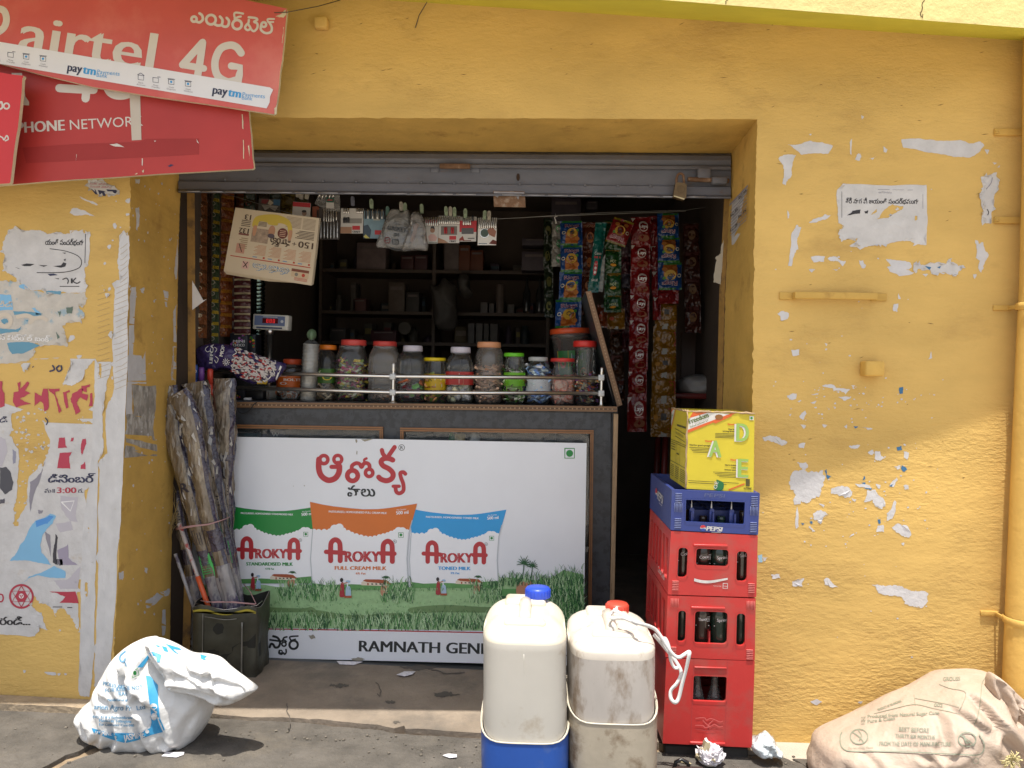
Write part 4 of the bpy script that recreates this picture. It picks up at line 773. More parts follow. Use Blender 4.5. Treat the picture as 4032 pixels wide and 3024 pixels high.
grass(1490,1960,1005,1050,260,42,[F3,F2,F3,F4]); grass(1700,1960,1050,1290,520,70,[F3,F3,F4,F2],5); grass(1560,1960,985,1010,60,40,[F3,F2],3); grass(1800,1955,950,1000,40,35,[F3,F2],3)
grass(-113,1960,1225,1290,1100,62,[F3,F3,F4,F2,F4],5)
L=L0
for cx,cy,s_ in ((1636,925,1.5),(1682,938,1.2)):
    pn.stroke(c4,[(cx,cy),(cx-4,cy+45),(cx-12,cy+92)],5,F3,.0048,4)
    for a in (-185,-160,-135,-112,-90,-68,-45,-20,5,28):
        ca,sa=math.cos(math.radians(a)),math.sin(math.radians(a)); pn.stroke(c4,[(cx,cy),(cx+20*s_*ca,cy+20*s_*sa),(cx+(30+7*math.sin(a))*s_*ca,cy+(28+7*math.sin(a))*s_*sa+3)],4.6*s_,F3,.0049+a*1e-7,4,taper=(1,.15))
pn.poly(c4,smooth([(1595,1050),(1600,1028),(1640,1020),(1676,1018),(1680,1045),(1672,1085),(1600,1090)],4,True),BRN,.0052)
for y in (0,): pn.stroke(c4,[(-113,1276),(400,1281),(1000,1291),(1500,1301),(1958,1309)],6,mat('board_red_line',(.45,.03,.03),.4),.0056,sm=False,ramp=0)
pn.poly(c4,[(-113,1279),(400,1284),(1000,1294),(1500,1304),(1958,1312),(1957,1480),(1383,1465),(250,1437),(-113,1427)],BW,.0058)
# big Telugu word
H=.0014
def gs(pts,w_,**k): pn.stroke(g1,pts,w_,AR,H+(len(pn.v)%9)*6e-5,**k)
pn.ring(g1,485,303,64,40,AR,H); gs([(432,300),(430,400),(455,475),(510,520),(560,526),(615,500),(650,440),(655,375)],62); pn.ring(g1,637,300,62,38,AR,H+.0001); gs([(568,382),(645,382)],46,sm=False); gs([(640,340),(655,390)],50,sm=False)
pn.ring(g1,797,478,83,52,AR,H); gs([(790,410),(792,370),(835,342),(875,352),(895,384),(918,350),(950,340),(980,362),(982,405)],42); pn.ring(g1,978,447,60,40,AR,H+.0002); gs([(928,345),(925,305),(950,290)],26)
gs([(1117,200),(1128,240),(1150,268)],46); gs([(1255,168),(1205,240),(1185,272)],48); gs([(1235,308),(1195,292),(1140,292),(1108,325),(1130,370),(1195,405),(1238,455),(1225,508),(1170,533),(1110,518),(1083,494)],56)
gs([(1372,458),(1350,440),(1318,450),(1325,500),(1350,570),(1350,640),(1310,670),(1275,655),(1265,610)],42); gs([(1240,593),(1305,593)],36,sm=False)
pn.ring(g1,1332,172,34,5,BK,H,30); pn.text(g1,'R',(1318,190),(1347,190),36,BK,H); pn.text(g1,'పాలు',(745,704),(1040,704),118,BK,H,bold=5)
def ss(pts,w_=36,**k): pn.stroke(g3,pts,w_,BK,.0064+(len(pn.v)%9)*5e-5,**k)
ss([(1470,272),(1600,290)],30,sm=False); ss([(1520,215),(1590,240),(1628,310),(1605,380),(1550,392),(1520,345),(1485,338),(1465,388)]); pn.ring(g3,1690,340,46,26,BK,.0066); ss([(1645,295),(1690,275),(1725,300)],26); ss([(1668,285),(1690,240),(1735,225)],28); pn.ring(g3,1640,460,32,20,BK,.0066); ss([(1618,440),(1610,482),(1650,500),(1680,478),(1700,500),(1725,470),(1722,425)],26); pn.ring(g3,1842,350,84,36,BK,.0066); ss([(1800,280),(1785,225),(1910,212)],26); ss([(1795,285),(1870,262)],24)
ss([(85,245),(215,258)],28,sm=False); ss([(92,372),(108,315),(150,300),(178,345),(215,372)],30); ss([(40,300),(50,330),(35,370)],22)
pn.text(crop(BM,0,0,1),'RAMNATH GENERAL STORE',(1416,2563),(2262,2581),43,BK,.0064,bold=2.2)
pn.stroke(c4,[(1858,298),(1910,298),(1910,351),(1858,351),(1858,298)],5,GRN,H,sm=False); pn.poly(c4,circ(1884,325,19,20),GRN,H)
SMG=mat('board_smudge','a39c8c',.7,var=.3)
for q in ([(825,85),(845,80),(850,110),(838,125)],[(890,82),(960,78),(1020,82),(960,100),(930,108)],[(840,205),(850,210),(848,250),(838,245)],[(140,590),(160,588),(156,596)],[(262,585),(280,580),(272,598)]): pn.poly(g1,jag(q,3,3),SMG,H)
for q in ([(1340,1305),(1385,1295),(1410,1330),(1370,1340)],[(1740,1520),(1800,1505),(1870,1525),(1830,1545),(1760,1540)]): pn.poly(d1,jag(q,6,3),SMG,.0066)
t.done()
# ================= counter =================
YC=.63
LAM=mat('charcoal_laminate',(.055,.06,.068),.45,var=.25,vscale=25,bump=.08,bscale=60,col2=(.035,.037,.042),c2s=26,c2t=(.5,.56))
TRIM=mat('brown_wood_trim',(.23,.125,.06),.5,var=.25,vscale=10,stretch=(1,4,4)); TRIMD=mat('trim_groove',(.10,.055,.03),.6); TEAK=mat('teak_frame',(.30,.135,.05),.45,var=.2,vscale=12,stretch=(1,6,6)); PALEW=mat('pale_wood_edge',(.42,.28,.16),.6,var=.3,vscale=14,stretch=(6,6,1),col2=(.22,.12,.06),c2s=18,c2t=(.55,.7))
t=Thing('counter','charcoal shop counter with brown wood trim and glass front panels','counter')
ctop=P(1600,1590,.60).z; xl_=P(770,1600,YC).x; xr_=P(2432,1600,YC).x; zfl=gz(.2)+.001
q=t.part('countertop'); q.box(((xl_+xr_)/2,YC+.30,ctop-.012),(xr_-xl_,.62,.022),LAM,.002)
q=t.part('edge_trim'); m=ymap(YC-.012)
q.slab(m,[(760,1581),(1600,1589),(2430,1601),(2430,1622),(1600,1611),(760,1603)],.02,TRIM)
q.poly(m,[(760,1589),(1600,1597),(2428,1609),(2428,1614),(1600,1602),(760,1594)],TRIMD,.0006)
for k in range(95): x=775+k*17.4; y=1591.5+(x-760)*.0119; q.poly(m,circ(x,y,3.2,6),PALEW,.001)
q=t.part('front_panel'); m=ymap(YC)
fr=[(762,1604),(1600,1612),(2405,1622),(2400,2640),(762,2626)]
q.slab(m,fr,.02,LAM,0,holes=[[(800,1690),(1496,1690),(1496,2560),(800,2560)],[(1590,1700),(2324,1702),(2318,2570),(1590,2566)]])
FLW=mat('laminate_flower',(.035,.037,.042),.4)
for k in range(150):
    x=rg.uniform(920,2400); y=rg.uniform(1625,1672)
    if x>2345: y=rg.uniform(1640,2400)
    if not(1520<x<1570 or x>2345) and y>1672: continue
    r=rg.uniform(5,10); a=rg.uniform(0,6.3); q.stroke(m,[(x+r*math.cos(a+k_*1.3)*(1-k_*.2),y+r*math.sin(a+k_*1.3)*(1-k_*.2)) for k_ in range(4)],2.2,FLW,.0008,3)
def fr_(a,b,w_): 
    q=t.part('glass_frame'); 
    (x0,y0),(x1,y1)=a,b; dx,dy=x1-x0,y1-y0; l=math.hypot(dx,dy); nx,ny=-dy/l*w_/2,dx/l*w_/2
    q.slab(m,[(x0+nx,y0+ny),(x1+nx,y1+ny),(x1-nx,y1-ny),(x0-nx,y0-ny)],.016,TEAK,.012); q.stroke(m,[(x0,y0),(x1,y1)],2,TRIMD,.0126,sm=False)
fr_((800,1676),(1510,1687),14); fr_((1503,1695),(1500,2560),13); fr_((1577,1690),(2337,1700),14); fr_((1584,1698),(1584,2560),13); fr_((2330,1708),(2320,2570),13)
q=t.part('corner_post'); q.slab(ymap(YC-.004),[(2417,1628),(2434,1630),(2413,2640),(2396,2640)],.03,PALEW)
q=t.part('side_panel'); a=P(2425,1605,YC); q.box((a.x-.008,YC+.32,(ctop+zfl)/2-.01),(.016,.6,ctop-zfl-.03),LAM)
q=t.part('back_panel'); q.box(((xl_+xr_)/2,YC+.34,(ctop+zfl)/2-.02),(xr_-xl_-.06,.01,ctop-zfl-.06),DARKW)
GL=mat('glass_pane',(.5,.55,.56),.08,trans=.06)
for x0,x1 in ((805,1494),(1592,2320)): q=t.part('glass_pane'); q.slab(ymap(YC+.012),[(x0,1684),(x1,1692),(x1,2555),(x0,2555)],.004,GL)
q=t.part('inner_shelf'); a=P(1000,1726,YC+.1); q.box(((xl_+xr_)/2,YC+.19,a.z-.012),(xr_-xl_-.05,.26,.012),WOODD)
t.done()
zs=a.z-.006
# goods on the shelf behind the glass
def sbox(label,px,w_,h_,col,Y=YC+.1,z=None,d_=.06,txt=None,grp='small boxes behind the counter glass',n='carton_box',rz=0,name=None):
    z=zs if z is None else z; x=P(px,1700,Y).x; b=solo(n,label,'box',grp); mm=mat('carton_'+col,col,.55,var=.12,vscale=20)
    b.M=Matrix.Translation((x,Y,z))@Matrix.Rotation(rz,4,'Z'); b.box((0,d_/2,h_/2),(w_,d_,h_),mm,.002)
    f=frame(Vector((-w_/2,0,0)),Vector((1,0,0)),Vector((0,0,1)))
    b.rect(f,w_*.08,h_*.1,w_*.92,h_*.2,mat('carton_band',(.4,.38,.36),.5),.0008)
    if txt: b.text(f,txt,(w_*.3,h_*.35),(w_*.7,h_*.35),h_*.4,WHT,.001,ydown=False)
    b.done()
sbox('teal carton in the counter window, just right of the brooms',930,.075,.028,'4f6f78'); sbox('second teal carton beside the first in the counter window',975,.085,.028,'5a7f88'); sbox('small dark carton lying on the teal cartons',967,.08,.022,'3a3634',z=zs+.0285)
sbox('small violet carton next to the grey W box',1046,.03,.04,'6b6478'); sbox('grey violet box with a white W in the counter window',1085,.082,.045,'5d5a68',txt='W')
sbox('brown kraft carton with dark print in the right counter window',2060,.18,.06,'6b5a46',d_=.08); sbox('dark flat carton at the right end of the counter window',2250,.14,.05,'3b352f')
for px,col,lb in ((1812,'c8ab62','small yellow ball top showing above the white board'),(1870,'cfd3d2','small white lid top showing above the white board'),(1780,'2f8a4a','small green lid top showing above the white board')):
    x=P(px,1722,YC+.1); b=solo('container_lid',lb,'lid'); r=.024 if px!=1780 else .015; b.lathe((x.x,YC+.1,zs),[(r*.9,0),(r,.004),(r,.03+(.012 if px==1812 else 0)),(r*.7,.045),(r*.2,.052)],mat('lid_'+col,col,.4),18); b.done()
# ================= railing on the counter =================
CHR=mat('steel',(.86,.84,.80),.34,1,var=.08,vscale=30); CUB=mat('grey_knob',(.55,.56,.56),.4,.3)
t=Thing('counter_railing','polished steel double rail with square joints along the counter top','railing')
YR=YC+.025
for px,y0 in ((1547,1438),(2367,1440)):
    b=P(px,1600,YR); b.z=ctop; q=t.part('post'); k=(P(px,1500,YR)-P(px,1600,YR)).length/100
    hts=[(.0175,0),(.0175,.002),(.010,.006),(.0075,.014),(.0065,.03),(.0065,.05),(.0075,.062),(.0065,.09),(.0065,.105),(.0065,.125),(.0045,.132),(.0075,.14),(.0065,.152),(.0075,.162),(.006,.168),(.0015,.170)]
    s_=(1597-y0)*k/.170; q.lathe((b.x,b.y,b.z),[(r,z*s_) for r,z in hts],CHR,16)
    for y in (1483,1545):
        if px==2367: y+=4
        p=P(px,y,YR); q=t.part('joint_block'); q.box((p.x,p.y,p.z),(.0255,.026,.0255),CUB,.002)
for ya,yb,yc in ((1464,1482,1488),(1522,1545,1549)):
    q=t.part('rail'); q.tube([P(790,ya,YR),P(1547,yb,YR),P(2362,yc,YR)],.0088,CHR,12)
t.done()
# ================= jars =================
JP=mat('clear_plastic',(.34,.34,.33),.1,spec=.9,trans=.07); JPC=mat('cloudy_plastic',(.46,.42,.38),.25,trans=.2)
YJ=YC+.15
def jar(label,x0,x1,ytop,lx0,lx1,lidpx,lidcol,shape='square',contents=None,lab=None,Y=YJ,body=JP,fill=None,cl=None,nc=70,stufflabel=None,style='box',neck=True,ybase=None):
    xa,xb=P(x0,1560,Y).x,P(x1,1560,Y).x; r=(xb-xa)/2; cx=(xa+xb)/2; cy=Y+r; z0=ctop; zt=P((x0+x1)/2,ytop,Y).z; lr=(P(lx1,1400,Y).x-P(lx0,1400,Y).x)/2; lcx=(P(lx1,1400,Y).x+P(lx0,1400,Y).x)/2
    lh=lidpx*(Y-CAM.y)/FPX; hb=zt-lh-z0
    t=Thing('sweet_jar',label,'jar','jars on the counter'); q=t.part('jar_body'); sq=4.5 if shape=='square' else 2
    nr=lr*.93
    if shape=='square': pf=[(r*.86,.0),(r*.96,.006),(r,.02),(r,hb*.3),(r*.965,hb*.34),(r,hb*.38),(r,hb*.62),(r*.97,hb*.66),(r*.99,hb*.70),(r*.95,hb*.82),(r*.8,hb*.92),(nr,hb*.97),(nr,hb)]
    elif shape=='barrel': pf=[(r*.8,0),(r*.93,.006),(r*.99,.025),(r,hb*.2),(r*.97,hb*.25),(r,hb*.3),(r,hb*.55),(r*.97,hb*.6),(r,hb*.66),(r*.97,hb*.82),(r*.86,hb*.94),(nr,hb*.99),(nr,hb)]
    else: pf=[(r*.9,0),(r,.008),(r,hb*.75),(r*.98,hb*.85),(max(nr,r*.85),hb*.95),(nr,hb)]
    q.lathe((cx,cy,z0),pf,body,28,sq=sq,cap=False); q.lathe((cx,cy,z0),[(.001,.001),(r*.86,.0012)],body,28,sq=sq,cap=False)
    if lab:
        l=t.part('label'); lc,la,lb_,tx=lab; mm=mat('jarlabel_'+lc,lc,.4,var=.12,vscale=18)
        def lf(u,v):
            an=math.radians(-165+150*u); c_,s_=math.cos(an),math.sin(an); e=1/((abs(c_)**sq+abs(s_)**sq)**(1/sq)); return Vector((cx+(r+.0012)*c_*e,cy+(r+.0012)*s_*e,z0+hb*(la+(lb_-la)*v)))
        l.grid(lf,17,3,mm)
        def lm(a,b,h=0):
            an=math.radians(-165+150*a); c_,s_=math.cos(an),math.sin(an); e=1/((abs(c_)**sq+abs(s_)**sq)**(1/sq)); rr=r+.0018+h; return Vector((cx+rr*c_*e,cy+rr*s_*e,z0+hb*(la+(lb_-la)*b)))
        for st in tx:
            if st[0]=='t': l.text(lm,st[1],st[2],st[3],st[4],ink(st[5]),.0006,ydown=False,bold=.006)
            elif st[0]=='c': l.poly(lm,circ(st[1],st[2],st[3],12,st[4]),ink(st[5]),.0005)
            else: l.rect(lm,*st[1:5],ink(st[5]),.0003)
    l=t.part('lid'); lm_=mat('lid_'+lidcol,lidcol,.4,var=.06,bump=.05,bscale=60)
    n=36; 
    l.lathe((lcx,cy,z0+hb),[(lr*.96,-.002),(lr,.0),(lr,lh*.8),(lr*.96,lh),(lr*.85,lh*1.02),(lr*.01,lh*1.02)],lm_,n)
    l.lathe((lcx,cy,z0+hb),[(lr*1.012,lh*.05),(lr*1.012,lh*.12)],lm_,n)
    t.done()
    if fill:
        b=solo('sweets',stufflabel,None,None,'stuff'); rj=random.Random(int(x0)); f0,f1=fill
        ms=[mat('sweet_'+c_,tuple(min(.9,q_*1.6) for q_ in srgb(c_)),.35,var=.15,vscale=60) for c_ in cl]
        for k in range(nc):
            a=rj.uniform(0,6.283); rr=r*.86*rj.random()**.25; z=z0+.012+(hb*f1-.012)*(rj.random() if f0==0 else f0+(1-f0)*rj.random())
            p=Vector((cx+rr*math.cos(a)*(1.05 if sq>3 else 1),cy+rr*math.sin(a)*(1.05 if sq>3 else 1),z)); rot=Matrix.Rotation(rj.uniform(0,6.28),3,'Z')@Matrix.Rotation(rj.uniform(-1,1),3,'X')@Matrix.Rotation(rj.uniform(-.8,.8),3,'Y')
            m_=rj.choice(ms)
            if style=='wrap':
                b.box(p,(.026,.012,.011),m_,.003,1,rot)
                for e in (-1,1): q2=p+rot@Vector((e*.019,0,0)); b.box(q2,(.013,.015,.003),rj.choice(ms),0,1,rot)
            elif style=='stick': b.box(p,(.045,.011,.009),m_,.003,1,rot)
            elif style=='cube': b.box(p,(.022,.018,.02),m_,.002,1,rot)
            elif style=='disc':
                rot=Matrix.Rotation(rj.uniform(-.6,.6),3,'Z')@Matrix.Rotation(math.radians(90)+rj.uniform(-.7,.7),3,'X'); b.M=Matrix.Translation(p)@rot.to_4x4()
                b.lathe((0,0,-.004),[(.015,0),(.017,.002),(.017,.006),(.015,.008)],m_,14); 
                for a2 in range(0,360,60): b.rect(frame(Vector((0,0,.0042)),Vector((math.cos(math.radians(a2)),math.sin(math.radians(a2)),0)),Vector((-math.sin(math.radians(a2)),math.cos(math.radians(a2)),0))),.004,-.0025,.012,.0025,ms[-1],.0004)
                b.M=Matrix()
            elif style=='pack': b.box(p,(.034,.024,.008),m_,.003,1,rot)
            else: b.box(p,(.03,.02,.012),m_,.004,1,rot)
        b.done()
jar('jar with an orange label and orange red lid, half behind the mop bag',1072,1186,1413,1098,1172,20,'d4552e','round',lab=('d96a20',.30,.74,[('t','GLUCO',(.12,.76),(.5,.8),.13,'f0e6dc'),('t','BOLTS',(.42,.52),(.86,.52),.16,'f3efe9'),('c',.15,.42,.06,.09,'b23a20'),('c',.4,.36,.1,.09,'dfe3e6'),('r',.5,.36,.85,.39,'f0c9a8'),('r',.52,.27,.82,.3,'f0c9a8')]),fill=(0,.3),cl=['e8e0da','d9c8c0','e07a4a'],stufflabel='white tablets at the bottom of the orange labelled jar',nc=26,style='disc')
jar('clear jar with an orange lid and a green label, behind the cup stack',1194,1310,1356,1236,1310,18,'e07b1e','square',lab=('3f6a25',.34,.62,[('c',.70,.42,.1,.22,'e5c832'),('c',.2,.35,.06,.1,'c9503c'),('r',.0,.0,1,.1,'d9b926'),('t','SALTY',(.1,.6),(.6,.68),.2,'dfe8c4')]),fill=(0,.34),cl=['bfa98a','c9b597','a98f70'],stufflabel='beige dried chips in the jar with the orange lid',nc=46,style='stick')
jar('large square jar with a red lid full of green and pink wrapped toffees',1310,1430,1336,1328,1428,22,'cf4a44','square',fill=(0,.74),cl=['8fa860','a34a68','c9c3a8','7a3a52','d0b04a','b8bfae'],stufflabel='green and pink twist wrapped toffees in the red lidded jar',nc=140,style='wrap')
jar('large cloudy jar with a red lid, almost empty',1440,1562,1342,1456,1550,19,'c8433c','square',body=JPC,fill=(0,.2),cl=['8d6f58','9c7d62','7c604c'],stufflabel='brown wafers at the bottom of the almost empty jar',nc=30,style='stick')
jar('clear square jar with a white lid and mixed packets inside, left of the yellow lid',1552,1668,1359,1577,1655,22,'cfcad6','square',fill=(0,.42),cl=['6bb04a','7a2f35','c9622f','8a3a40','9aa0a0','5a2a2c'],stufflabel='mixed red, green and orange packets in the white lidded jar',nc=34,style='pack')
jar('short jar with a yellow lid and a yellow label',1664,1756,1408,1663,1751,12,'e3c714','round',lab=('dcb521',.3,.68,[('t','TRA',(.08,.5),(.42,.55),.28,'5a4a1a'),('r',.5,.62,.72,.92,'e8e4d8'),('r',.52,.2,.75,.4,'c9c1a0'),('c',.25,.88,.12,.1,'c95a3a'),('t','GuD',(.14,.12),(.36,.12),.14,'8a2a1a')]),fill=(0,.7),cl=['8a9a2f','b5aa3a','c98f5a','6a8a2a','a87a5a'],stufflabel='green and yellow wrapped sweets in the yellow lidded jar',nc=60,style='pack')
jar('square jar with a white lid and a red label, right of the yellow lid',1750,1860,1365,1768,1848,22,'d5d0dc','square',lab=('b52f2a',.36,.62,[('r',.12,.1,.52,.9,'dcd0c8'),('r',.0,.0,.6,.1,'d9a52a'),('r',.62,.0,1,.8,'cfc2a4')]),fill=(0,.5),cl=['d8c8a2','cdbd98','e2d8c0','d9d5cc'],stufflabel='cream coloured cubes in the jar with the red label',nc=60,style='cube')
jar('tall barrel jar with a pale orange lid, cloudy with pink brown puffs',1862,1980,1345,1874,1969,21,'dd9c72','barrel',body=JPC,fill=(0,.66),cl=['b08a70','c9a68c','a27a62','bf9a84'],stufflabel='pink brown puffs in the barrel jar with the pale orange lid',nc=150,style='stick')
jar('round jar with a bright green lid and green label',1980,2067,1389,1982,2063,13,'6fcf2a','barrel',lab=('78bf2c',.38,.66,[('r',.2,-.62,.8,0,'8ac83c'),('r',.25,-.2,.6,-.15,'d8e8b8'),('r',.25,-.3,.6,-.27,'d8e8b8'),('r',.5,-.55,.75,-.4,'f0f0ea'),('c',.86,.55,.06,.2,'c9402a'),('r',.2,.4,.7,.46,'d8e8b8')]),fill=(0,.74),cl=['3f6a22','6fae38','c8ccb8','4a3026','2f4a1e','b8c2a0'],stufflabel='green and white wrapped toffees in the green lidded jar',nc=110,style='wrap')
jar('round jar with a clear lid full of blue and white wrapped sweets',2069,2170,1405,2080,2158,15,'b9bcbc','barrel',lab=('d8dde2',.26,.6,[('r',0,0,1,.32,'4aa0d8'),('r',.3,.62,.72,.66,'5a5f66'),('r',.3,.72,.7,.76,'5a5f66'),('r',.3,.5,.72,.54,'5a5f66'),('r',.04,.45,.12,.8,'3f4a55'),('r',.3,.84,.66,.88,'5a5f66')]),fill=(0,.9),cl=['6f8fc9','b9c8e2','dfe4ee','4f6fae','93acd8'],stufflabel='blue and white wrapped sweets in the clear lidded jar',nc=130,style='pack')
jar('jar with a flat red lid filled with pink sweet discs',2171,2265,1410,2169,2265,13,'d83a34','square',lab=('d8a32a',.36,.62,[('r',.0,.0,.76,1,'e88a7c'),('c',.86,.6,.08,.2,'c9502a')]) if 0 else None,fill=(0,.62),cl=['e08a78','dc7f6e','e59a8a','d4705f','f0b0a2'],stufflabel='pink round sweets with a wheel pattern in the red lidded jar',nc=95,style='disc')
jar('tall jar with a red screw lid, last at the right end of the row',2262,2350,1341,2258,2352,23,'d8352e','round',fill=(0,.52),cl=['c9803a','8a5a9a','b8bcae','6a3a2a','c9b48a','a34a3a','4a4a4a'],stufflabel='mixed wrapped sweets in the tall red lidded jar',nc=80,style='wrap')
# leaning tub behind
t=Thing('plastic_tub','large cloudy tub with an orange lid and printed label behind the jars','tub'); Yt=YC+.36
a=P(2190,1440,Yt); b=P(2330,1440,Yt); r=(b.x-a.x)/2*1.02; T=Matrix.Translation(((a.x+b.x)/2,Yt+r,ctop))@Matrix.Rotation(math.radians(-3),4,'Y'); hh=P(2250,1310,Yt).z-ctop
q=t.part('tub_body'); q.M=T; q.lathe((0,0,0),[(r*.82,0),(r*.84,.004),(r*1.02,hh*.92),(r*1.1,hh*.94),(r*1.1,hh)],JPC,36); q=t.part('lid'); q.M=T; q.lathe((0,0,0),[(r*1.08,hh-.004),(r*1.14,hh),(r*1.14,hh+.02),(r*1.08,hh+.024),(.001,hh+.024)],mat('lid_orange_red','d8562a',.4),36)
q=t.part('label'); q.M=T
def lm(a,b,h=0): an=math.radians(-140+110*a); rr=r*(.82+.2*(.25+.5*b))+.002+h; return Vector((rr*math.cos(an),rr*math.sin(an),hh*(.25+.5*b)))
q.grid(lambda u,v:lm(u,v),15,3,mat('tub_label','3f8a4a',.4,var=.2)); q.rect(lm,.0,.45,.36,1,ink('d9b52a'),.0006)
for an in (0,): q.poly(lm,circ(.18,.66,.1,12,.16),ink('c9303a'),.001); q.rect(lm,.45,.72,.8,.92,ink('cfd6e0'),.0006); q.text(lm,'BRIKA',(.48,.77),(.78,.77),.1,ink('4a5a8a'),.001,ydown=False); q.poly(lm,circ(.55,.3,.09,12,.12),ink('c9405a'),.001); q.rect(lm,.1,.2,.5,.3,ink('dfe8dc'),.0006); q.poly(lm,circ(.85,.3,.16,12,.22),ink('c98a4a'),.0008)
t.done()
# stack of cups in a bag
t=Thing('cup_stack','leaning stack of white paper cups in a clear bag knotted with green','cups'); q=t.part('cups'); a=P(1212,1585,YC+.10); b=P(1226,1352,YC+.10); a.z=max(a.z,ctop); d=(b-a); CUPM=mat('paper_cup',(.52,.50,.45),.6,var=.1,vscale=30)
T=Matrix.Translation(a)@d.to_track_quat('Z','Y').to_matrix().to_4x4(); q.M=T; ln=d.length; pf=[]
r=(P(1242,1450,YC+.1).x-P(1180,1450,YC+.1).x)/2
for k in range(17): z=ln*k/17; pf+=[(r*.93,z),(r,z+ln/17*.55),(r*1.02,z+ln/17*.7),(r*.95,z+ln/17*.78)]
q.lathe((0,0,0),pf,CUPM,24); q=t.part('bag'); q.M=T; q.lathe((0,0,0),[(r*1.0,-.0),(r*1.08,.01),(r*1.1,ln*.5),(r*1.06,ln*.97),(r*.7,ln*1.03),(r*.35,ln*1.06),(r*.5,ln*1.1)],JP,20,cap=False)
q=t.part('knot'); q.M=T; 
q.grid(lambda u,v: Vector((r*.62*math.sin(math.pi*v)*math.cos(6.283*u)*(1+.25*math.sin(9*u*3)),r*.5*math.sin(math.pi*v)*math.sin(6.283*u)*(1+.25*math.cos(11*u*2)),ln*1.05+.026*(1-math.cos(math.pi*v)))),18,7,mat('green_foil','6f8a6a',.3,var=.3,vscale=60),True,True); t.done()
# weighing scale display
t=Thing('weighing_scale','white digital weighing scale display with red digits on a steel pole','scale'); Ys=YC+.24; a,b=P(992,1237,Ys),P(1138,1300,Ys); q=t.part('housing'); CRM=mat('scale_plastic',(.70,.69,.63),.4,var=.06)
T=Matrix.Translation(((a.x+b.x)/2,Ys,(a.z+b.z)/2))@Matrix.Rotation(math.radians(2),4,'Y')@Matrix.Rotation(math.radians(-6),4,'Z'); q.M=T; wx,wz=b.x-a.x,a.z-b.z; q.box((0,.02,0),(wx,.045,wz),CRM,.006)
f=frame(T@Vector((-wx/2,-.0028,-wz/2)),T.to_3x3()@Vector((1,0,0)),T.to_3x3()@Vector((0,0,1))); q=t.part('display_panel'); q.rect(f,wx*.06,wz*.27,wx*.91,wz*.90,ink('6a7aa0',.3),.0006); q.rect(f,wx*.28,wz*.42,wx*.72,wz*.74,ink('5a1f24',.2),.001); q.rect(f,wx*.12,wz*.08,wx*.84,wz*.18,ink('3a4468'),.0006); q.rect(f,wx*.3,wz*.8,wx*.7,wz*.86,ink('b9bcc4'),.001); q.poly(f,circ(wx*.83,wz*.57,wz*.1,14),ink('d0d4d8'),.001)
LED=mat('red_led',(.6,.05,.05),.4,emit=('ff3038',.35))
for i in range(3):
    x=wx*(.40+.09*i); h_=wz*.11; w_=wx*.045
    for (ax,ay),(bx,by) in (((0,0),(w_,0)),((0,h_),(w_,h_)),((0,-h_),(w_,-h_)),((0,0),(0,h_)),((0,0),(0,-h_)),((w_,0),(w_,-h_)),((w_,0),(w_,h_))): q.stroke(f,[(x+ax,wz*.575+ay),(x+bx,wz*.575+by)],.0022,LED,.0014+(ax+ay)*.001,sm=False)
q=t.part('pole'); p=P(1063,1302,Ys+.02); q.lathe((p.x,p.y,ctop),[(.02,0),(.02,.004),(.0105,.006),(.0105,p.z-ctop-.02),(.016,p.z-ctop-.02),(.02,p.z-ctop+.01)],CHR,14); q=t.part('base'); q.box((p.x+.06,p.y+.1,ctop+.03),(.24,.22,.06),CRM,.008); t.done()
# boxes at the left end of the counter
DKB=mat('dark_box_print','22242c',.4,var=.2)
def dotbox(label,x0,y0,x1,y1,Y,txt,zb=None,seed=0):
    a,b=P(x0,y0,Y),P(x1,y1,Y); z0=zb if zb is not None else b.z; q=solo('sweet_box',label,'box'); q.box(((a.x+b.x)/2,Y+.04,(a.z+z0)/2),(b.x-a.x,.08,a.z-z0),DKB,.002)
    m=ymap(Y-.0006); r_=random.Random(seed)
    for k in range(9): q.poly(m,circ(r_.uniform(x0+6,x1-6),r_.uniform(y0+5,y0+(y1-y0)*.8),r_.uniform(3.5,5.5),10),ink(r_.choice(['d8762a','d8c02a','58a84a','a85ab0','c9463a'])),.0008)
    if txt:
        for i,s_ in enumerate(txt): q.text(m,s_,(x0+(x1-x0)*.2,y0+(y1-y0)*(.62+.25*i)),(x0+(x1-x0)*.85,y0+(y1-y0)*(.62+.25*i)),(y1-y0)*.18,WHT,.0014,bold=.8)
    q.done()
dotbox('dark sweet box with coloured dots reading MINI CHOCO, standing by the sachets',905,1312,974,1372,YC+.2,['MINI','CHOCO'],P(940,1440,YC+.2).z,1); dotbox('narrow dark dotted sweet box right of the wider one',977,1317,1005,1380,YC+.21,None,P(990,1440,YC+.21).z,2)
dotbox('low dark dotted box on the counter behind the brooms',903,1536,962,1582,YC+.1,None,ctop,3)
q=solo('stand_box','black box under the dotted sweet boxes at the counter end','box'); a,b=P(895,1444,YC+.2),P(1030,1444,YC+.2); q.box(((a.x+b.x)/2,YC+.26,(a.z+ctop)/2),(b.x-a.x,.12,a.z-ctop),mat('black_card',(.02,.02,.022),.5),.003); q.done()
q=solo('black_device','small black adapter box with a cable on the counter','device'); a=P(1000,1540,YC+.12); q.box((a.x,YC+.14,ctop+.022),(.085,.05,.044),mat('black_plastic',(.018,.018,.02),.4),.004); q.done()
q=solo('plug_connector','small white plug connector at the counter edge','plug'); a=P(976,1578,YC+.03); q.box((a.x,YC+.03,ctop+.006),(.032,.016,.011),mat('white_plastic',(.6,.6,.6),.4),.002); q.done()
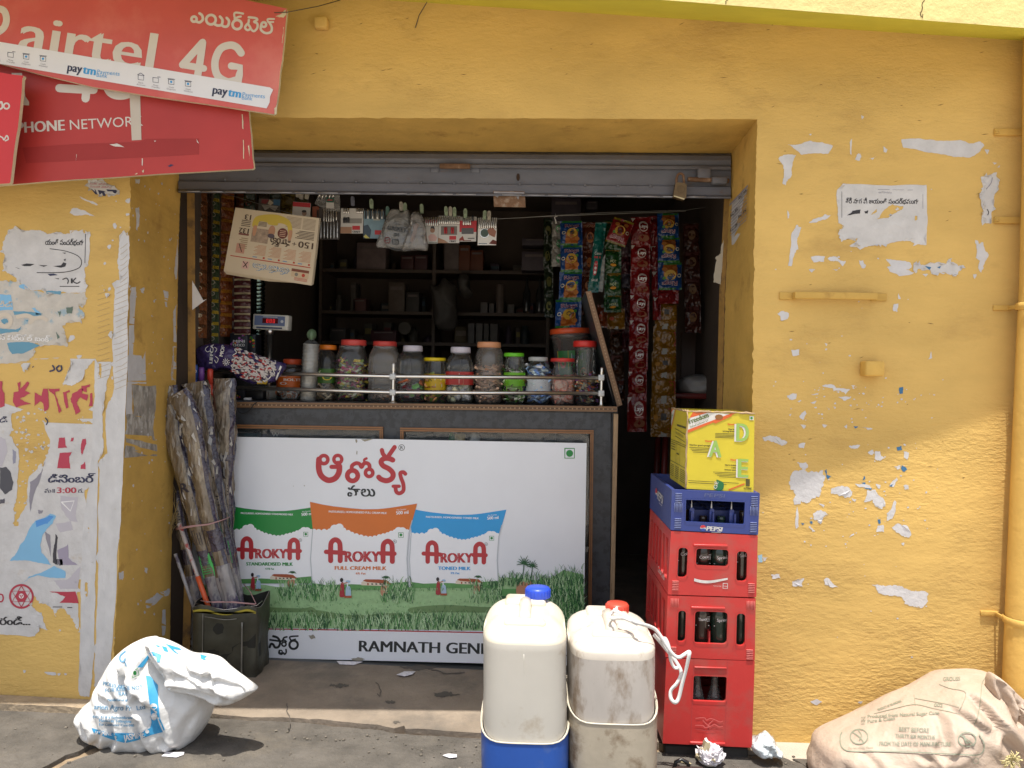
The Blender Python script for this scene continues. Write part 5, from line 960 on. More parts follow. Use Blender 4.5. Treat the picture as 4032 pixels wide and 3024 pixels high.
q=solo('power_cable','thin black cable looping down over the counter edge','cable'); pts=[P(x,y,Y) for x,y,Y in ((1060,1570,YC+.1),(1030,1585,YC+.02),(1005,1588,YC-.016),(985,1612,YC-.02),(965,1627,YC-.02),(945,1625,YC-.02),(930,1605,YC-.02),(928,1588,YC-.016),(940,1581,YC+.02),(965,1579,YC+.03))]
q.tube([Vector(v) for v in smooth([tuple(p) for p in pts],6)],.0022,mat('black_plastic','',.4),6); q.done()
# raised counter flap
t=Thing('counter_flap','raised hinged counter flap with a brown beaded wooden edge','flap'); q=t.part('flap_panel'); Yf=YC+.06
m=ymap(Yf); pts=[(2306,1148),(2327,1147),(2450,1594),(2430,1602)]
a=[m(*p) for p in pts]; dv=Vector((.0,.5,0)); q.hexa([a[3]+dv*.02,a[2]+dv*.02,a[2]+dv,a[3]+dv,a[0]+dv*.02,a[1]+dv*.02,a[1]+dv,a[0]+dv],LAM)
q=t.part('edge_trim'); q.slab(m,pts,.018,TRIM,.004); 
for k in range(34): tt=(k+.5)/34; x,y=2317+(2440-2317)*tt,1150+(1596-1150)*tt; q.poly(m,circ(x,y,3.4,6),PALEW,.0052)
q=t.part('strut'); q.tube([P(2384,1468,Yf-.02),P(2422,1598,Yf-.02)],.003,mat('black_plastic','',.4),6); t.done()
# ================= goods hanging in the opening =================
# newspaper bundle
t=Thing('newspaper_bundle','folded Telugu newspapers hung upside down over the line at the left of the opening','newspaper')
Yn=.50; NP=mat('newsprint',(.56,.47,.34),.85,var=.06,vscale=10,bump=.12,bscale=10); NPE=mat('newsprint_edge',(.5,.42,.3),.9,var=.15,vscale=60)
b1=lambda Y: crop(ymap(Y),700,550,2.765)
for k in range(5):
    q=t.part('sheet'); d=k*6; q.slab(b1(Yn+k*.004),[(628+d*.1,738),(900,775),(1210,812),(1540+d*.6,855),(1500+d*.8,1220),(1455+d*.9,1588-d*.6),(980,1512+d*1.2),(500+d*1.1,1430+d*1.4),(560+d,1090)],.003,NP,0,NPE)
q=t.parts[0]; B1=b1(Yn)
np_=quadmap(B1(1452,1582),B1(503,1428),B1(1536,858),B1(631,742),100,74)
NI=ink('4a3a30',.85); NR=ink('b0483a',.85); NBL=ink('6f8fb0',.85); NY=mat('news_yellow',(.56,.42,.07),.85,var=.1); NPH=mat('news_photo',(.36,.27,.2),.85,var=.5,vscale=60)
q.rect(np_,3,18.2,96,19.2,NR,.0008); q.text(np_,'ఈనాడు',(27,14.5),(68,14.5),8,NBL,.0008,bold=.9); q.text(np_,'ఈనాడు',(27,14.5),(68,14.5),7.5,ink('cfc4ae',.85),.0014)
q.rect(np_,73,6,81,15,ink('c9a49a',.85),.0006); q.stroke(np_,[(75,8),(77,11),(80,14)],1,NI,.0012); q.stroke(np_,[(79,8),(77,11),(75,14)],1,NI,.0012)
q.rect(np_,4,6,24,15,ink('bfa98c',.85),.0006); q.rect(np_,4,12,24,15,ink('7a4a3a',.85),.001); q.poly(np_,circ(10,9,2,10),NR,.001); q.poly(np_,circ(18,9,2,10),ink('7a7a70',.85),.001)
for y in (2.5,3.8,5): q.rect(np_,5,y,20,y+.5,NR,.0008)
for c_ in range(4):
    x=4+c_*17.5; q.rect(np_,x,20.5,x+2.2,22.5,NR,.0008); q.rect(np_,x+9,20.8,x+14,21.8,NBL,.0008)
    for k in range(9): q.rect(np_,x,24+k*1.35,x+14-(k%3)*2,24.5+k*1.35,ink('b88468',.85),.0008)
q.text(np_,'150',(3,46),(20,46),7,NI,.0009,bold=.3); q.text(np_,'+',(22.5,45),(27.5,45),5.5,NI,.0009); q.text(np_,'మార్కు',(30,46),(53,46),8,NI,.0009,bold=.5)
for k in range(6): q.rect(np_,3,49+k*1.6,25-(k%3)*2,49.7+k*1.6,NI,.0008)
for k in range(9): q.rect(np_,3,60+k*1.4,18,60.5+k*1.4,ink('8a7866',.85),.0008); q.rect(np_,20,60+k*1.4,38,60.5+k*1.4,ink('8a7866',.85),.0008)
q.rect(np_,56,38,76,54,NPH,.0008)
q.poly(np_,smooth([(29,49),(30,60),(35,68),(48,72),(62,71),(74,67),(77,60),(76,55),(71,56),(69,62),(60,62),(58,60),(48,60),(46,63),(36,61),(33,50)],4,True),NY,.0012)
for x in (31,73): q.poly(np_,smooth([(x-2,56),(x+2,56),(x+1.6,46),(x-1.4,46)],4,True),ink('b88a6c',.85),.0016)
q.poly(np_,circ(53,53,4,16,6.4),ink('b08468',.85),.0016); q.poly(np_,circ(53,47.5,4.2,12,2.6),ink('5a5058',.85),.002); q.poly(np_,circ(40,52,6,20),ink('6a3a34',.85),.0018)
for k in range(4): q.rect(np_,36.5,48.5+k*2,43.5,49.2+k*2,ink('c9a890',.85),.0024)
q.text(np_,'132',(80,52),(91,52),6,NI,.0009,bold=.3); q.text(np_,'13',(80,68),(87,68),6,NI,.0009,bold=.3); q.rect(np_,79,44,91,46,ink('7a4a44',.85),.0009)
for k in range(6): q.rect(np_,79,29+k*2.2,89-(k%2)*2,30+k*2.2,ink('9a8468',.85),.0009)
for k in range(4): q.rect(np_,79,54.5+k*2,90,55.3+k*2,NI,.0009)
q.rect(np_,81,23,91,34,ink('b88a78',.85),.0007); q.stroke(np_,[(84,25),(86,29),(88,33)],1,NI,.0012)
for k in range(4): q.rect(np_,60,57+k*1.4,70,57.6+k*1.4,NI,.0009)
t.done()
# strings
STRM=mat('line_string',(.25,.24,.22),.7)
Yl=.66
t=solo('display_line','thin string stretched across the opening holding the hanging cards','string'); m=ymap(Yl+.005)
t.tube([m(880,760),m(1200,858),m(1500,868),m(1960,862),m(2190,850),m(2700,832)],.0013,STRM,5); t.done()
# cards
PEGC=[mat('peg_grey','a9a294',.5),mat('peg_green','8f9f84',.5),mat('peg_dark','6a6c78',.5),mat('peg_teal','5a7a70',.5)]
PENM=mat('pen_steel',(.75,.72,.68),.25,.9); CARDW=mat('card_white',(.56,.54,.51),.5,var=.08,vscale=20); CARDR=mat('card_red','b03038',.45); CARDD=mat('card_dark',(.06,.05,.045),.35,var=.4,vscale=40); CARDB=mat('card_blue','7a96a4',.45,var=.25,vscale=20); CLR=mat('thin_film',(.5,.5,.5),.12,trans=.10)
b2=lambda Y: crop(ymap(Y),1200,550,2.765)
def card(label,x0,y0,x1,y1,base,pens,prints,Y=Yl,tilt=0):
    t=Thing('product_card',label,'card','pen and brush cards pegged on the line'); mp=b2(Y); q=t.part('backing_card'); s=tilt
    q.slab(mp,[(x0,y0),(x1,y0+s),(x1-8,y1+s),(x0-6,y1)],.002,base)
    fm_=lambda a,b,h=0: mp(x0+(x1-x0)*a-6*b,y0+s*a+(y1-y0)*b,h)
    for p in prints:
        if p[0]=='r': q.rect(fm_,*p[1:5],p[5],.0008+len(q.v)*1e-6)
        elif p[0]=='c': q.poly(fm_,circ(p[1],p[2],p[3],18,p[3]*(x1-x0)/(y1-y0)),p[4],.001+len(q.v)*1e-6)
        elif p[0]=='t': q.text(fm_,p[1],p[2],p[3],p[4],p[5],.0016,bold=.006)
        elif p[0]=='p': q.poly(fm_,p[1],p[2],.001+len(q.v)*1e-6)
    for (a,b0,b1_,m_) in pens:
        z=t.part('pen'); u,v=fm_(a,b0,.004),fm_(a+.01,b1_,.004); z.tube([u,u+(v-u)*.12,v-(v-u)*.1,v],[.0014,.0034,.0034,.0022],m_,7)
    t.done()
BKM=mat('pen_black',(.03,.03,.035),.35); RDP=ink('b8343a'); SILV=mat('foil_silver',(.62,.62,.62),.28,.85,bump=.4,bscale=40); TAN=ink('a07a60'); MAR=ink('6a3030')
ev=lambda a,b,n: [a+(b-a)*i/(n-1) for i in range(n)]
card('dark card with a fan of shiny steel brushes, right of the newspapers',130,745,385,1088,CARDD,[(a,-.02,.45,PENM) for a in ev(.32,.72,5)]+[(a,.4,.97,SILV) for a in ev(.2,.9,6)]+[(.85,.1,.4,PENM),(.06,.05,.6,BKM)],[('r',-.18,-.05,.1,.4,ink('7a3f28'))])
card('white card of pens reading CRAFT with a red tag, second along the line',395,748,640,1020,CARDW,[(a,-.02,.22,PENM) for a in (.14,.24,.34,.72,.8,.88,.95)]+[(a,.36,.58,BKM) for a in (.14,.2,.28,.36)],[('r',.0,.74,.5,1,TAN),('r',.52,.7,.86,.86,RDP),('t','CRAFT',(.54,.97),(.88,.98),.075,K),('r',.1,.4,.94,.6,ink('8a8884'))])
card('bluish photo card with pens and a red tag, left of the gasket bag',645,775,880,1072,CARDB,[(a,-.08,.3,PENM if i%2 else BKM) for i,a in enumerate(ev(.08,.95,9))],[('p',[(0,.55),(.2,.5),(.36,.7),(.3,1),(0,1)],ink('3f5060')),('r',.52,.7,.92,.86,RDP),('r',.44,.08,.76,.34,ink('a9aaa2')),('p',[(0,.95),(.1,.86),(.3,1),(.1,1)],ink('b8b060'))],tilt=6)
card('card printed with a man in a pink shirt, right of the gasket bag',1302,872,1455,1130,CARDW,[(a,-.12,.28,PENM) for a in ev(.06,.95,7)],[('r',.0,.0,1,.14,RDP),('p',[(.3,.7),(.5,.6),(.75,.62),(.95,.75),(.85,.9),(.4,.9)],ink('c9a49c')),('c',.6,.45,.17,ink('a07a62')),('p',[(.44,.38),(.5,.28),(.7,.28),(.78,.42),(.6,.36)],K),('t','rathon',(.25,.98),(.95,.99),.06,ink('5a6a5a'))])
card('wide grey card reading CRAFT with a full row of pens',1458,830,1690,1125,CARDW,[(a,.02,.32,PENM) for a in ev(.04,.96,11)]+[(a,.42,.66,CARDR) for a in (.3,.38,.62,.7)],[('r',.12,.38,.88,.7,ink('77706c')),('r',.52,.74,.84,.88,RDP),('t','CRAFT',(.54,.97),(.84,.98),.07,K),('p',[(0,.8),(.3,.9),(.5,1),(0,1)],TAN)])
card('red and white card with a dark window and five pen tips',1688,838,1872,1108,CARDW,[(a,-.02,.36,PENM) for a in ev(.22,.64,5)]+[(.78,-.06,.2,BKM)],[('r',0,0,1,.16,ink('8f8c86')),('r',0,.16,1,.62,CARDR),('p',rrect(.12,.46,.84,.7,.03),ink('5a5a5e')),('p',[(0,.9),(.2,.78),(.3,.95),(0,.98)],ink('8a3a30')),('r',.2,.95,.7,.98,MAR),('r',.5,.86,.9,.89,K)])
card('bright white card with a black ring and steel pens, last on the line',1888,850,2092,1148,mat('card_bright',(.72,.70,.66),.4,var=.05),[(a,.0,.4,PENM) for a in ev(.06,.94,9)],[('c',.36,.56,.25,PENM),('c',.36,.56,.22,ink('4a5a54')),('p',[(.5,.45),(.7,.3),(.98,.5),(.9,.72),(.6,.62)],ink('9a6a58')),('p',[(.6,.95),(.8,.8),(1,.85),(1,.98)],ink('6a3a34')),('r',.05,.93,.5,.96,ink('6a7a8a'))])
b1c=lambda Y: crop(ymap(Y),700,550,2.765)
t=solo('product_card','red topped card with a small portrait, hanging above the newspapers','card','pen and brush cards pegged on the line'); mp=b1c(Yl); t.slab(mp,[(1255,675),(1448,690),(1440,850),(1245,830)],.002,CARDW); t.poly(mp,[(1255,678),(1446,692),(1444,740),(1252,725)],RDP,.0008); t.poly(mp,circ(1378,800,26,14,32),ink('9a8070'),.0009); t.poly(mp,circ(1376,780,26,12,14),K,.0013); t.done()
t=solo('photo_card','card with a red and blue picture hanging at the top left of the opening','card'); mp=b1c(Yl+.05); t.slab(mp,[(885,640),(1118,650),(1110,800),(870,780)],.002,ink('5a5652')); t.poly(mp,[(915,650),(1000,655),(960,700),(910,690)],ink('8a3a3c'),.0008); t.poly(mp,[(1000,650),(1045,690),(1010,715),(980,700)],ink('c9bfa8'),.0009); t.poly(mp,[(1045,650),(1115,655),(1110,720),(1040,710)],ink('3f6a8a'),.0008); t.poly(mp,[(910,705),(1095,725),(1060,780),(1000,740),(950,770)],ink('b0aca4'),.0008); t.done()
# gasket bag and clear bag
t=Thing('gasket_bag','clear plastic bag with a black rubber ring printed GASKET, pegged on the line','bag'); mp=b2(Yl-.03); q=t.part('bag_film')
FILM=mat('bag_film',(.50,.49,.47),.2,var=.3,vscale=14,crumple=(30,.9),trans=.32)
inflate(q,mp,[(945,760),(1010,755),(1060,790),(1130,760),(1150,900),(1150,1100),(1130,1200),(1000,1190),(870,1180),(775,1155),(830,1000),(880,860)],.012,FILM,10,seed=2,crease=.006,cs=18)
q=t.part('rubber_ring'); q.tube([mp(1012+160*math.cos(a),1020+182*math.sin(a),.0) for a in [i*math.pi/20 for i in range(41)]],.0055,mat('rubber',(.03,.03,.03),.5),8)
q=t.part('lettering'); 
q.text(mp,'GASKET',(908,990),(1112,1020),46,BK,.024,bold=2); q.text(mp,'Copper',(975,925),(1055,945),18,BK,.024); q.ring(mp,910,1105,36,9,MAR,.024); q.stroke(mp,[(885,1110),(935,1098)],9,MAR,.0245,sm=False); q.stroke(mp,rrect(965,1095,1030,1150,12)+[(1030,1107)],7,BK,.024,sm=False); q.text(mp,'ISI',(978,1140),(1016,1142),32,BK,.024)
for k in range(3): q.rect(mp,978,1032+k*12,1035,1038+k*12,BK,.024)
t.done()
t=Thing('clear_bag','crumpled translucent plastic bag hanging beside the gasket bag','bag'); mp=b2(Yl-.05); q=t.part('bag_film')
inflate(q,mp,[(1170,800),(1240,790),(1290,850),(1320,1000),(1338,1200),(1220,1210),(1070,1220),(1060,1180),(1110,1050),(1150,920)],.025,mat('milky_film',(.52,.50,.48),.2,var=.3,vscale=12,crumple=(28,1),trans=.34),10,seed=5,crease=.012,cs=14)
q=t.part('contents'); inflate(q,b2(Yl-.045),[(1190,920),(1240,920),(1220,1000),(1200,1080),(1165,1130),(1150,1080),(1180,1000)],.01,ink('8a6552'),8,seed=6,crease=.004)
t.done()
t=Thing('hook_bag','clear bag of hooks with a small green card, under a white round pin','bag'); mp=b2(Yl-.01); q=t.part('bag_film'); q.slab(mp,[(165,525),(290,530),(380,590),(385,780),(240,770),(110,700)],.004,FILM); q=t.part('header_card'); q.slab(mp,[(238,625),(322,632),(318,752),(234,745)],.002,CARDW,.003); q.poly(mp,[(238,625),(322,632),(320,688),(236,684)],ink('2f5a4c'),.004); q.rect(mp,250,655,305,665,RDP,.005)
q=t.part('hook'); 
for k in range(5): q.tube([mp(150+k*38,560+10*(k%3),.006),mp(170+k*38,600,.008),mp(150+k*38,640+12*(k%2),.006)],.003,PENM,6)
t.done()
q=solo('pin_disc','small white round pin above the bag of hooks','pin'); p=b2(Yl-.03)(288,533); q.M=Matrix.Translation(p)@Matrix.Rotation(math.radians(90),4,'X'); q.lathe((0,0,0),[(.0075,-.003),(.008,0),(.0065,.003)],mat('pin_white',(.62,.62,.58),.4),16); q.done()
# clothes pegs
def peg(mp,x,y,a,m,label):
    t=Thing('clothes_peg',label,'clothes peg','clothes pegs on the line'); c_,s_=math.cos(a),math.sin(a); f=lambda u,v,h=0: mp(x+u*c_-v*s_,y+u*s_+v*c_,h)
    for k,d in enumerate((.010,.0)): 
        q=t.part('jaw'); q.slab(f,[(-16,48),(-19,0),(-17,-38),(-8,-50),(8,-50),(17,-38),(19,0),(16,48)],.004,m,d,holes=[[(-9,-30),(-5,-30),(-4,10),(-8,10)],[(4,-30),(9,-30),(8,10),(4,10)]])
    q=t.part('spring'); q.tube([f(-20,8,.006),f(20,8,.006)],.0022,PENM,6); t.done()
for i,(x,y,c_,lb) in enumerate(((525,672,2,'grey blue peg on the first CRAFT card'),(728,700,1,'pale green peg on the bluish photo card'),(905,782,3,'dark teal peg low between the photo card and gasket bag'),(1052,730,0,'beige peg at the top of the gasket bag'),(1094,742,1,'green peg touching the beige one on the gasket bag'),(1275,755,1,'pale green peg on the clear crumpled bag'),(1540,780,1,'left pale green peg of three on the wide CRAFT card'),(1588,783,0,'beige middle peg of three on the wide CRAFT card'),(1632,789,1,'right pale green peg of three on the wide CRAFT card'),(1750,804,1,'green peg on the red and white card'),(1960,824,1,'green peg on the bright ring card'),(2008,828,0,'beige peg beside the green one on the ring card'))): peg(b2(Yl-.012),x,y,R(-.06,.06),PEGC[c_],lb)
for x,y,lb in ((1312,580,'leftmost beige peg above the newspapers'),(1352,600,'tilted middle beige peg above the newspapers'),(1412,600,'rightmost beige peg above the newspapers')): peg(b1(Yl-.012),x,y,R(-.1,.3),PEGC[0],lb)
# padlock
BRS=mat('aged_brass',(.17,.115,.055),.5,.5,var=.3,vscale=30); 
t=Thing('padlock','aged brass padlock hanging from the shutter bolt','padlock'); c3=crop(ymap(.31),2000,550,2.4578); q=t.part('lock_body'); q.slab(c3,[(1622,425),(1640,410),(1715,420),(1732,440),(1725,560),(1700,582),(1600,548)],.026,BRS); q.poly(c3,[(1600,548),(1612,540),(1712,570),(1702,582)],mat('brass_bright',(.5,.38,.2),.3,.8),.001); q.ring(c3,1675,480,38,8,mat('brass_dark',(.12,.08,.04),.5,.5),.001)
q=t.part('shackle'); m2=crop(ymap(.323),2000,550,2.4578); q.tube([m2(*p) for p in smooth([(1632,430),(1632,380),(1645,340),(1672,328),(1695,345),(1702,390),(1704,425)],6)],.005,RUST,8); t.done()
# --------- sachet strips at the left side of the room
def strip_of(label,x0,x1,ya,yb,n,Y,cols,kind='plain',lean=0,grp='sachet strips hanging at the left side',cat='sachets',yaw=0,txt=None,hidden=None):
    t=Thing('sachet_strip',label,cat,grp); ms=[mat('sachet_'+c_,c_,.25,var=.25,vscale=30,crumple=(48,.6)) for c_ in cols]; mp=ymap(Y); rj=random.Random(int(x0+ya))
    hgt=(yb-ya)/n
    for k in range(n):
        q=t.part('sachet'); y=ya+k*hgt; xa=x0+lean*k/n+rj.uniform(-1,1); xb=x1+lean*k/n+rj.uniform(-1,1); sd=rj.uniform(0,50)
        def f(u,v,h=0): 
            b=math.sin(math.pi*u)**.5*math.sin(math.pi*min(1,max(0,v)))**.6 if 0<u<1 and 0<v<1 else 0
            p=mp(xa+(xb-xa)*u,y+hgt*v,h+.013*b+.004*noise.noise(Vector((u*4+sd,v*4,sd)))); p.y+=yaw*(u-.5); return p
        def mf(i,j): return ms[0] if kind=='plain' else (ms[1] if j in (0,6) else ms[0]) if kind=='edge' else (ms[1] if j<2 else ms[0])
        q.grid(lambda u,v:f(u,v),7,8,ms[0],True,False,mf)
        q.grid(lambda u,v:mp(xa+(xb-xa)*(1-u),y+hgt*v,-.004)+Vector((0,yaw*(.5-u),0)),3,3,ms[0])
        if kind=='ring': q.ring(f,.5,.5,.3,.07,ms[2],.0012,16,.3*(xb-xa)/hgt); q.rect(f,.0,.0,1,.16,ms[1],.0008)
        if kind=='logo': q.poly(f,circ(.5,.38,.26,14,.16),ms[2],.0012); q.rect(f,.15,.62,.85,.82,ms[1],.0010)
        if kind=='bar': q.rect(f,.08,.3,.92,.5,ms[2],.001); q.rect(f,.15,.66,.7,.74,ms[1],.001)
        if kind=='metal':
            q.rect(f,.1,.25,.9,.75,ms[2],.001)
        if txt: q.text(f,txt,(.18,.46),(.82,.46),.16,WHT,.0018,bold=.01)
    t.done(); return t
strip_of('dull orange strip of sachets nearest the left door rail',772,802,735,1330,11,.62,['7a4a2c','5a3a22','c9b89a'],'logo',yaw=.06)
strip_of('dark brown narrow strip of sachets second from the left rail',802,822,742,1420,13,.68,['3a2a20','4a3426'],'plain',yaw=.05)
strip_of('green and yellow sachet strip with pale rings near the left rail',822,856,735,1400,15,.75,['3a4a34','a88f30','8f8a7c'],'ring',lean=-6,yaw=.05)
strip_of('broad orange brown sachet strip behind the newspapers',858,912,722,1325,13,.85,['7a3f1c','a87028','5a2814'],'bar',lean=-12,yaw=.06)
strip_of('grey and red sachet strip between the orange strip and the silver edged strip',903,930,1080,1340,6,.9,['6a5a54','7a2f28','8a8884'],'bar')
strip_of('maroon sachet strip with shiny silver edges hanging below the newspapers',922,986,1075,1318,9,.82,['4a2226','b0a488','5a2c30'],'edge')
strip_of('reddish brown sachets hanging at the top left behind the newspapers',925,985,722,1060,7,.98,['6a3a20','8a5a2a','4a2416'],'bar')
strip_of('olive sachets hanging at the top beside the photo card',1108,1160,760,900,3,.95,['6a5a28','8a7a3a','4a4020'],'logo')
strip_of('dark green sachets hanging at the top left corner of the opening',960,1004,740,880,3,.9,['2f3a2c','5a4a2a','7a3a30'],'logo')
# column of bangles
t=solo('bangle_column','tall column of shiny teal metal bangles behind the maroon sachets','bangles'); p=P(1012,1400,YC+.34); k=(P(1040,1300,YC+.34).x-P(984,1300,YC+.34).x)/2; zt=P(1012,1110,YC+.34).z; pf=[]; z=ctop
TEALM=mat('teal_metal',(.16,.24,.23),.2,1)
while z<zt: pf+=[(k*.88,z-ctop),(k,z-ctop+.006),(k,z-ctop+.012),(k*.88,z-ctop+.018)]; z+=.0185
t.lathe((p.x,p.y,ctop),pf,TEALM,24); t.done()
# mop bag
PUR=mat('purple_bag_print',(.045,.03,.12),.22,var=.25,vscale=12,bump=.2,bscale=22,coat=.4,crumple=(26,.8))
t=Thing('mop_bag','purple printed bag with a mop of red and white yarn lying on the counter rail','mop'); c1=lambda Y: crop(ymap(Y),700,1150,2.765); q=t.part('bag'); Ym=YC-.03
inflate(q,c1(Ym),[(200,625),(260,585),(340,560),(500,560),(640,595),(760,640),(900,690),(1090,745),(1195,785),(1185,830),(1100,930),(1040,985),(960,985),(840,1005),(700,955),(560,850),(440,850),(330,860),(230,800)],.05,PUR,12,seed=3,crease=.012,cs=12,center=(640,780))
tr=treeof(q); dm=drape(q,tr,ymap(Ym),.0015); d1c=crop(dm,700,1150,2.765)
win=[(650,605),(740,645),(900,695),(1060,745),(1065,775),(1045,790),(1060,820),(1040,850),(1055,890),(1020,910),(990,945),(960,970),(850,985),(720,945),(580,865),(600,830),(580,800),(610,780),(590,740),(625,720),(600,690),(640,660),(620,625)]
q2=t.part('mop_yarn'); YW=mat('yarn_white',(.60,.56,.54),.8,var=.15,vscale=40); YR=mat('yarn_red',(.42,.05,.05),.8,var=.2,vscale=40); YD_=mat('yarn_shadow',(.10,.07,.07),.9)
from_=lambda pts: tessellate_polygon([[Vector((a,b,0)) for a,b in pts]])
gx=[]
def inside(x,y):
    r_=False; j=len(win)-1
    for i in range(len(win)):
        if (win[i][1]>y)!=(win[j][1]>y) and x<(win[j][0]-win[i][0])*(y-win[i][1])/(win[j][1]-win[i][1])+win[i][0]: r_=not r_
        j=i
    return r_
rm_=random.Random(8)
for k in range(420):
    x=rm_.uniform(575,1060); y=rm_.uniform(600,990)
    if not inside(x,y): continue
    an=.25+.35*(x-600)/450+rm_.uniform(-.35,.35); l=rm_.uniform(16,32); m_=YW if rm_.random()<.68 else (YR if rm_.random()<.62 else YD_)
    a=[d1c(x+l*s_*math.cos(an),y+l*s_*math.sin(an),.002+(.007 if s_==0 else .002)) for s_ in (-1,0,1)]
    q2.tube(a,[.001,.0048,.001],m_,5,cap=False)
q2=t.part('lettering')
for pts in (win[14:]+win[:1],win[3:12]): q2.stroke(d1c,pts,9,WHT,.004,4)
f=lambda a,b,h=0: d1c(505+b*.9+a*.06,700-a+b*.2,h)
q2.text(d1c,'MOP',(490,702),(515,585),40,WHT,.004,bold=3); q2.text(d1c,'LIFFCA',(375,775),(392,570),34,WHT,.004,bold=3)
q2.ring(d1c,527,762,18,7,WHT,.004)
for a in range(0,360,36): q2.stroke(d1c,[(527+26*math.cos(math.radians(a)),762+26*math.sin(math.radians(a))),(527+38*math.cos(math.radians(a+8)),762+38*math.sin(math.radians(a+8)))],6,WHT,.004,sm=False)
for pts in ([(330,590),(300,620),(320,650),(350,640)],[(410,700),(440,730),(420,770),(400,740)],[(400,600),(425,620),(410,650)]): q2.stroke(d1c,pts,6,WHT,.004)
q2=t.part('price_tag'); q2.poly(d1c,[(872,945),(980,965),(970,1002),(860,1000)],ink('d8b83a'),.006); q2.poly(d1c,[(905,950),(945,958),(940,1002),(898,1000)],ink('4a4a8a'),.007)
q2=t.part('care_flap'); q2.poly(d1c,[(1115,800),(1132,812),(1085,935),(1070,965),(1065,940)],WHT,.004)
t.done()
# --------- snack packets on the right
def bag(part,mp,x0,y0,x1,y1,ms,bulge,seed,rows=12,lean=0):
    """pillow pack: crimped ends, swollen middle, creases"""
    rz=random.Random(seed*13+5); tw=rz.uniform(-.09,.09); jx=rz.uniform(-3,3); yw=rz.uniform(-.035,.035)
    def f(u,v,h=0):
        e=min(v,1-v); bu=math.sin(math.pi*min(1,max(0,u)))**.55*(min(1,max(0,e-.08)/.22)) if 0<u<1 else 0
        w_=1-.06*(min(1,max(0,e)/.2)); x=(x0+x1)/2+(u-.5)*(x1-x0)*w_+lean*v+jx*math.sin(math.pi*v)
        return mp(x,y0+(y1-y0)*v+(u-.5)*(x1-x0)*tw*math.sin(math.pi*v),h+bulge*bu+yw*(u-.5)*math.sin(math.pi*v)+.006*noise.noise(Vector((u*5+seed,v*6,seed*.7)))*(1 if e>.02 else .2))
    part.grid(lambda u,v:f(u,v),11,rows+1,ms[0],True,False,ms[1] if len(ms)>1 else None)
    part.grid(lambda u,v:mp(x0+(x1-x0)*(1-u)+lean*v,y0+(y1-y0)*v,-bulge*.5*math.sin(math.pi*v)*math.sin(math.pi*u)),5,5,ms[0])
    return f
def pm(c,ro=.2): return mat('foil_'+c,tuple(q_*.42 for q_ in srgb(c)),ro,var=.18,vscale=22,bump=.15,bscale=35,crumple=(32,.55))  # foil colours darkened to stand in for the weak light inside
def rings(part,mp,x0,y0,x1,y1,seed,flip=False,red=False,lean=0):
    top,body,bot=pm('3a8a3c' if not red else '9a8a28'),pm('1f56a0' if not red else 'a82a2c'),pm('c9722a' if not red else '8a2a24')
    def mf(i,j): 
        v=j/12 if not flip else 1-(j+1)/12
        return top if v>=.9 or v<.02 else (body if v<.5 or i<2 or i>7 else bot)
    f0=bag(part,mp,x0,y0,x1,y1,[body,mf],.026,seed,lean=lean); f=(lambda u,v,h=0: f0(1-u,1-v,h)) if flip else f0
    part.text(f,'Rings',(.2,.30),(.86,.28),.15,WHT,.003,bold=.012); part.text(f,'Rings',(.2,.30),(.86,.28),.14,ink('7a2a4a'),.0038,bold=.004)
    part.poly(f,circ(.52,.52,.26,16,.19),ink('a8821f'),.0025); part.ring(f,.52,.5,.11,.045,ink('2a2418'),.0032,14,.08); part.poly(f,circ(.75,.75,.12,10,.08),ink('a0642a'),.0026); part.poly(f,circ(.3,.78,.12,10,.08),ink('985a24'),.0027); part.poly(f,circ(.78,.42,.07,8,.06),ink('3f7a30'),.003)
    part.ring(f,.12,.5,.09,.03,ink('b9b2a0'),.0028,12,.07)
def chain(name,label,items,fn,cat='snack packets',grp='snack packet strips hanging at the right side'):
    t=Thing(name,label,cat,grp)
    for k,it in enumerate(items): fn(t.part('packet'),k,it)
    t.done()
Yp=1.0; mpp=ymap(Yp)
chain('snack_strip','strip of blue Rings packets with green edges, hanging upright',[(2205,870,2292,966),(2206,966,2293,1070),(2203,1070,2292,1180),(2188,1180,2290,1292)],lambda q,k,it: rings(q,mpp,*it,k+1,lean=(-3 if k>1 else 2)))
chain('soap_strip','white sachet strip with green round logos, left of the blue Rings packets',[(2174,872,2222,932),(2174,932,2216,988),(2172,988,2216,1050)],lambda q,k,it: (lambda f:(q.poly(f,circ(.75,.5,.42,18,.3),ink('2f7a4a'),.002),q.text(f,'Dettol',(.42,.55),(1.0,.55),.16,WHT,.003),q.rect(f,.1,.88,.6,.92,ink('8a8a88'),.002)))(bag(q,ymap(Yp+.04),*it,[pm('a9a49a')],.006,k+5)))
chain('masala_strip','orange brown masala sachet strip behind the teal packets',[(2290,875,2352,978),(2290,978,2346,1072),(2286,1072,2338,1160),(2284,1160,2334,1240)],lambda q,k,it: (lambda f:(q.rect(f,.05,.08,.95,.24,ink('7a2f1a'),.002),q.text(f,'MASALA',(.12,.21),(.9,.21),.1,ink('d9a890'),.003),q.poly(f,circ(.55,.6,.25,12,.2),ink('b8703a'),.002)))(bag(q,ymap(Yp+.1),*it,[pm('8a4020')],.012,k+8)))
t=Thing('noodle_packet','teal packet slanting down in front of the masala sachets','packet'); q=t.part('packet'); mt=ymap(Yp-.06)
f=bag(q,mt,2345,876,2388,1152,[pm('1f8078')],.022,12,14,lean=-32); q.rect(f,0,.30,1,.345,ink('c9cec8'),.003); q.text(f,'Center',(.2,.47),(.95,.47),.04,WHT,.003); q.rect(f,.2,.49,.8,.52,ink('a83a40'),.003); q.poly(f,rrect(.25,.56,.62,.76,.1),ink('b0323a'),.003)
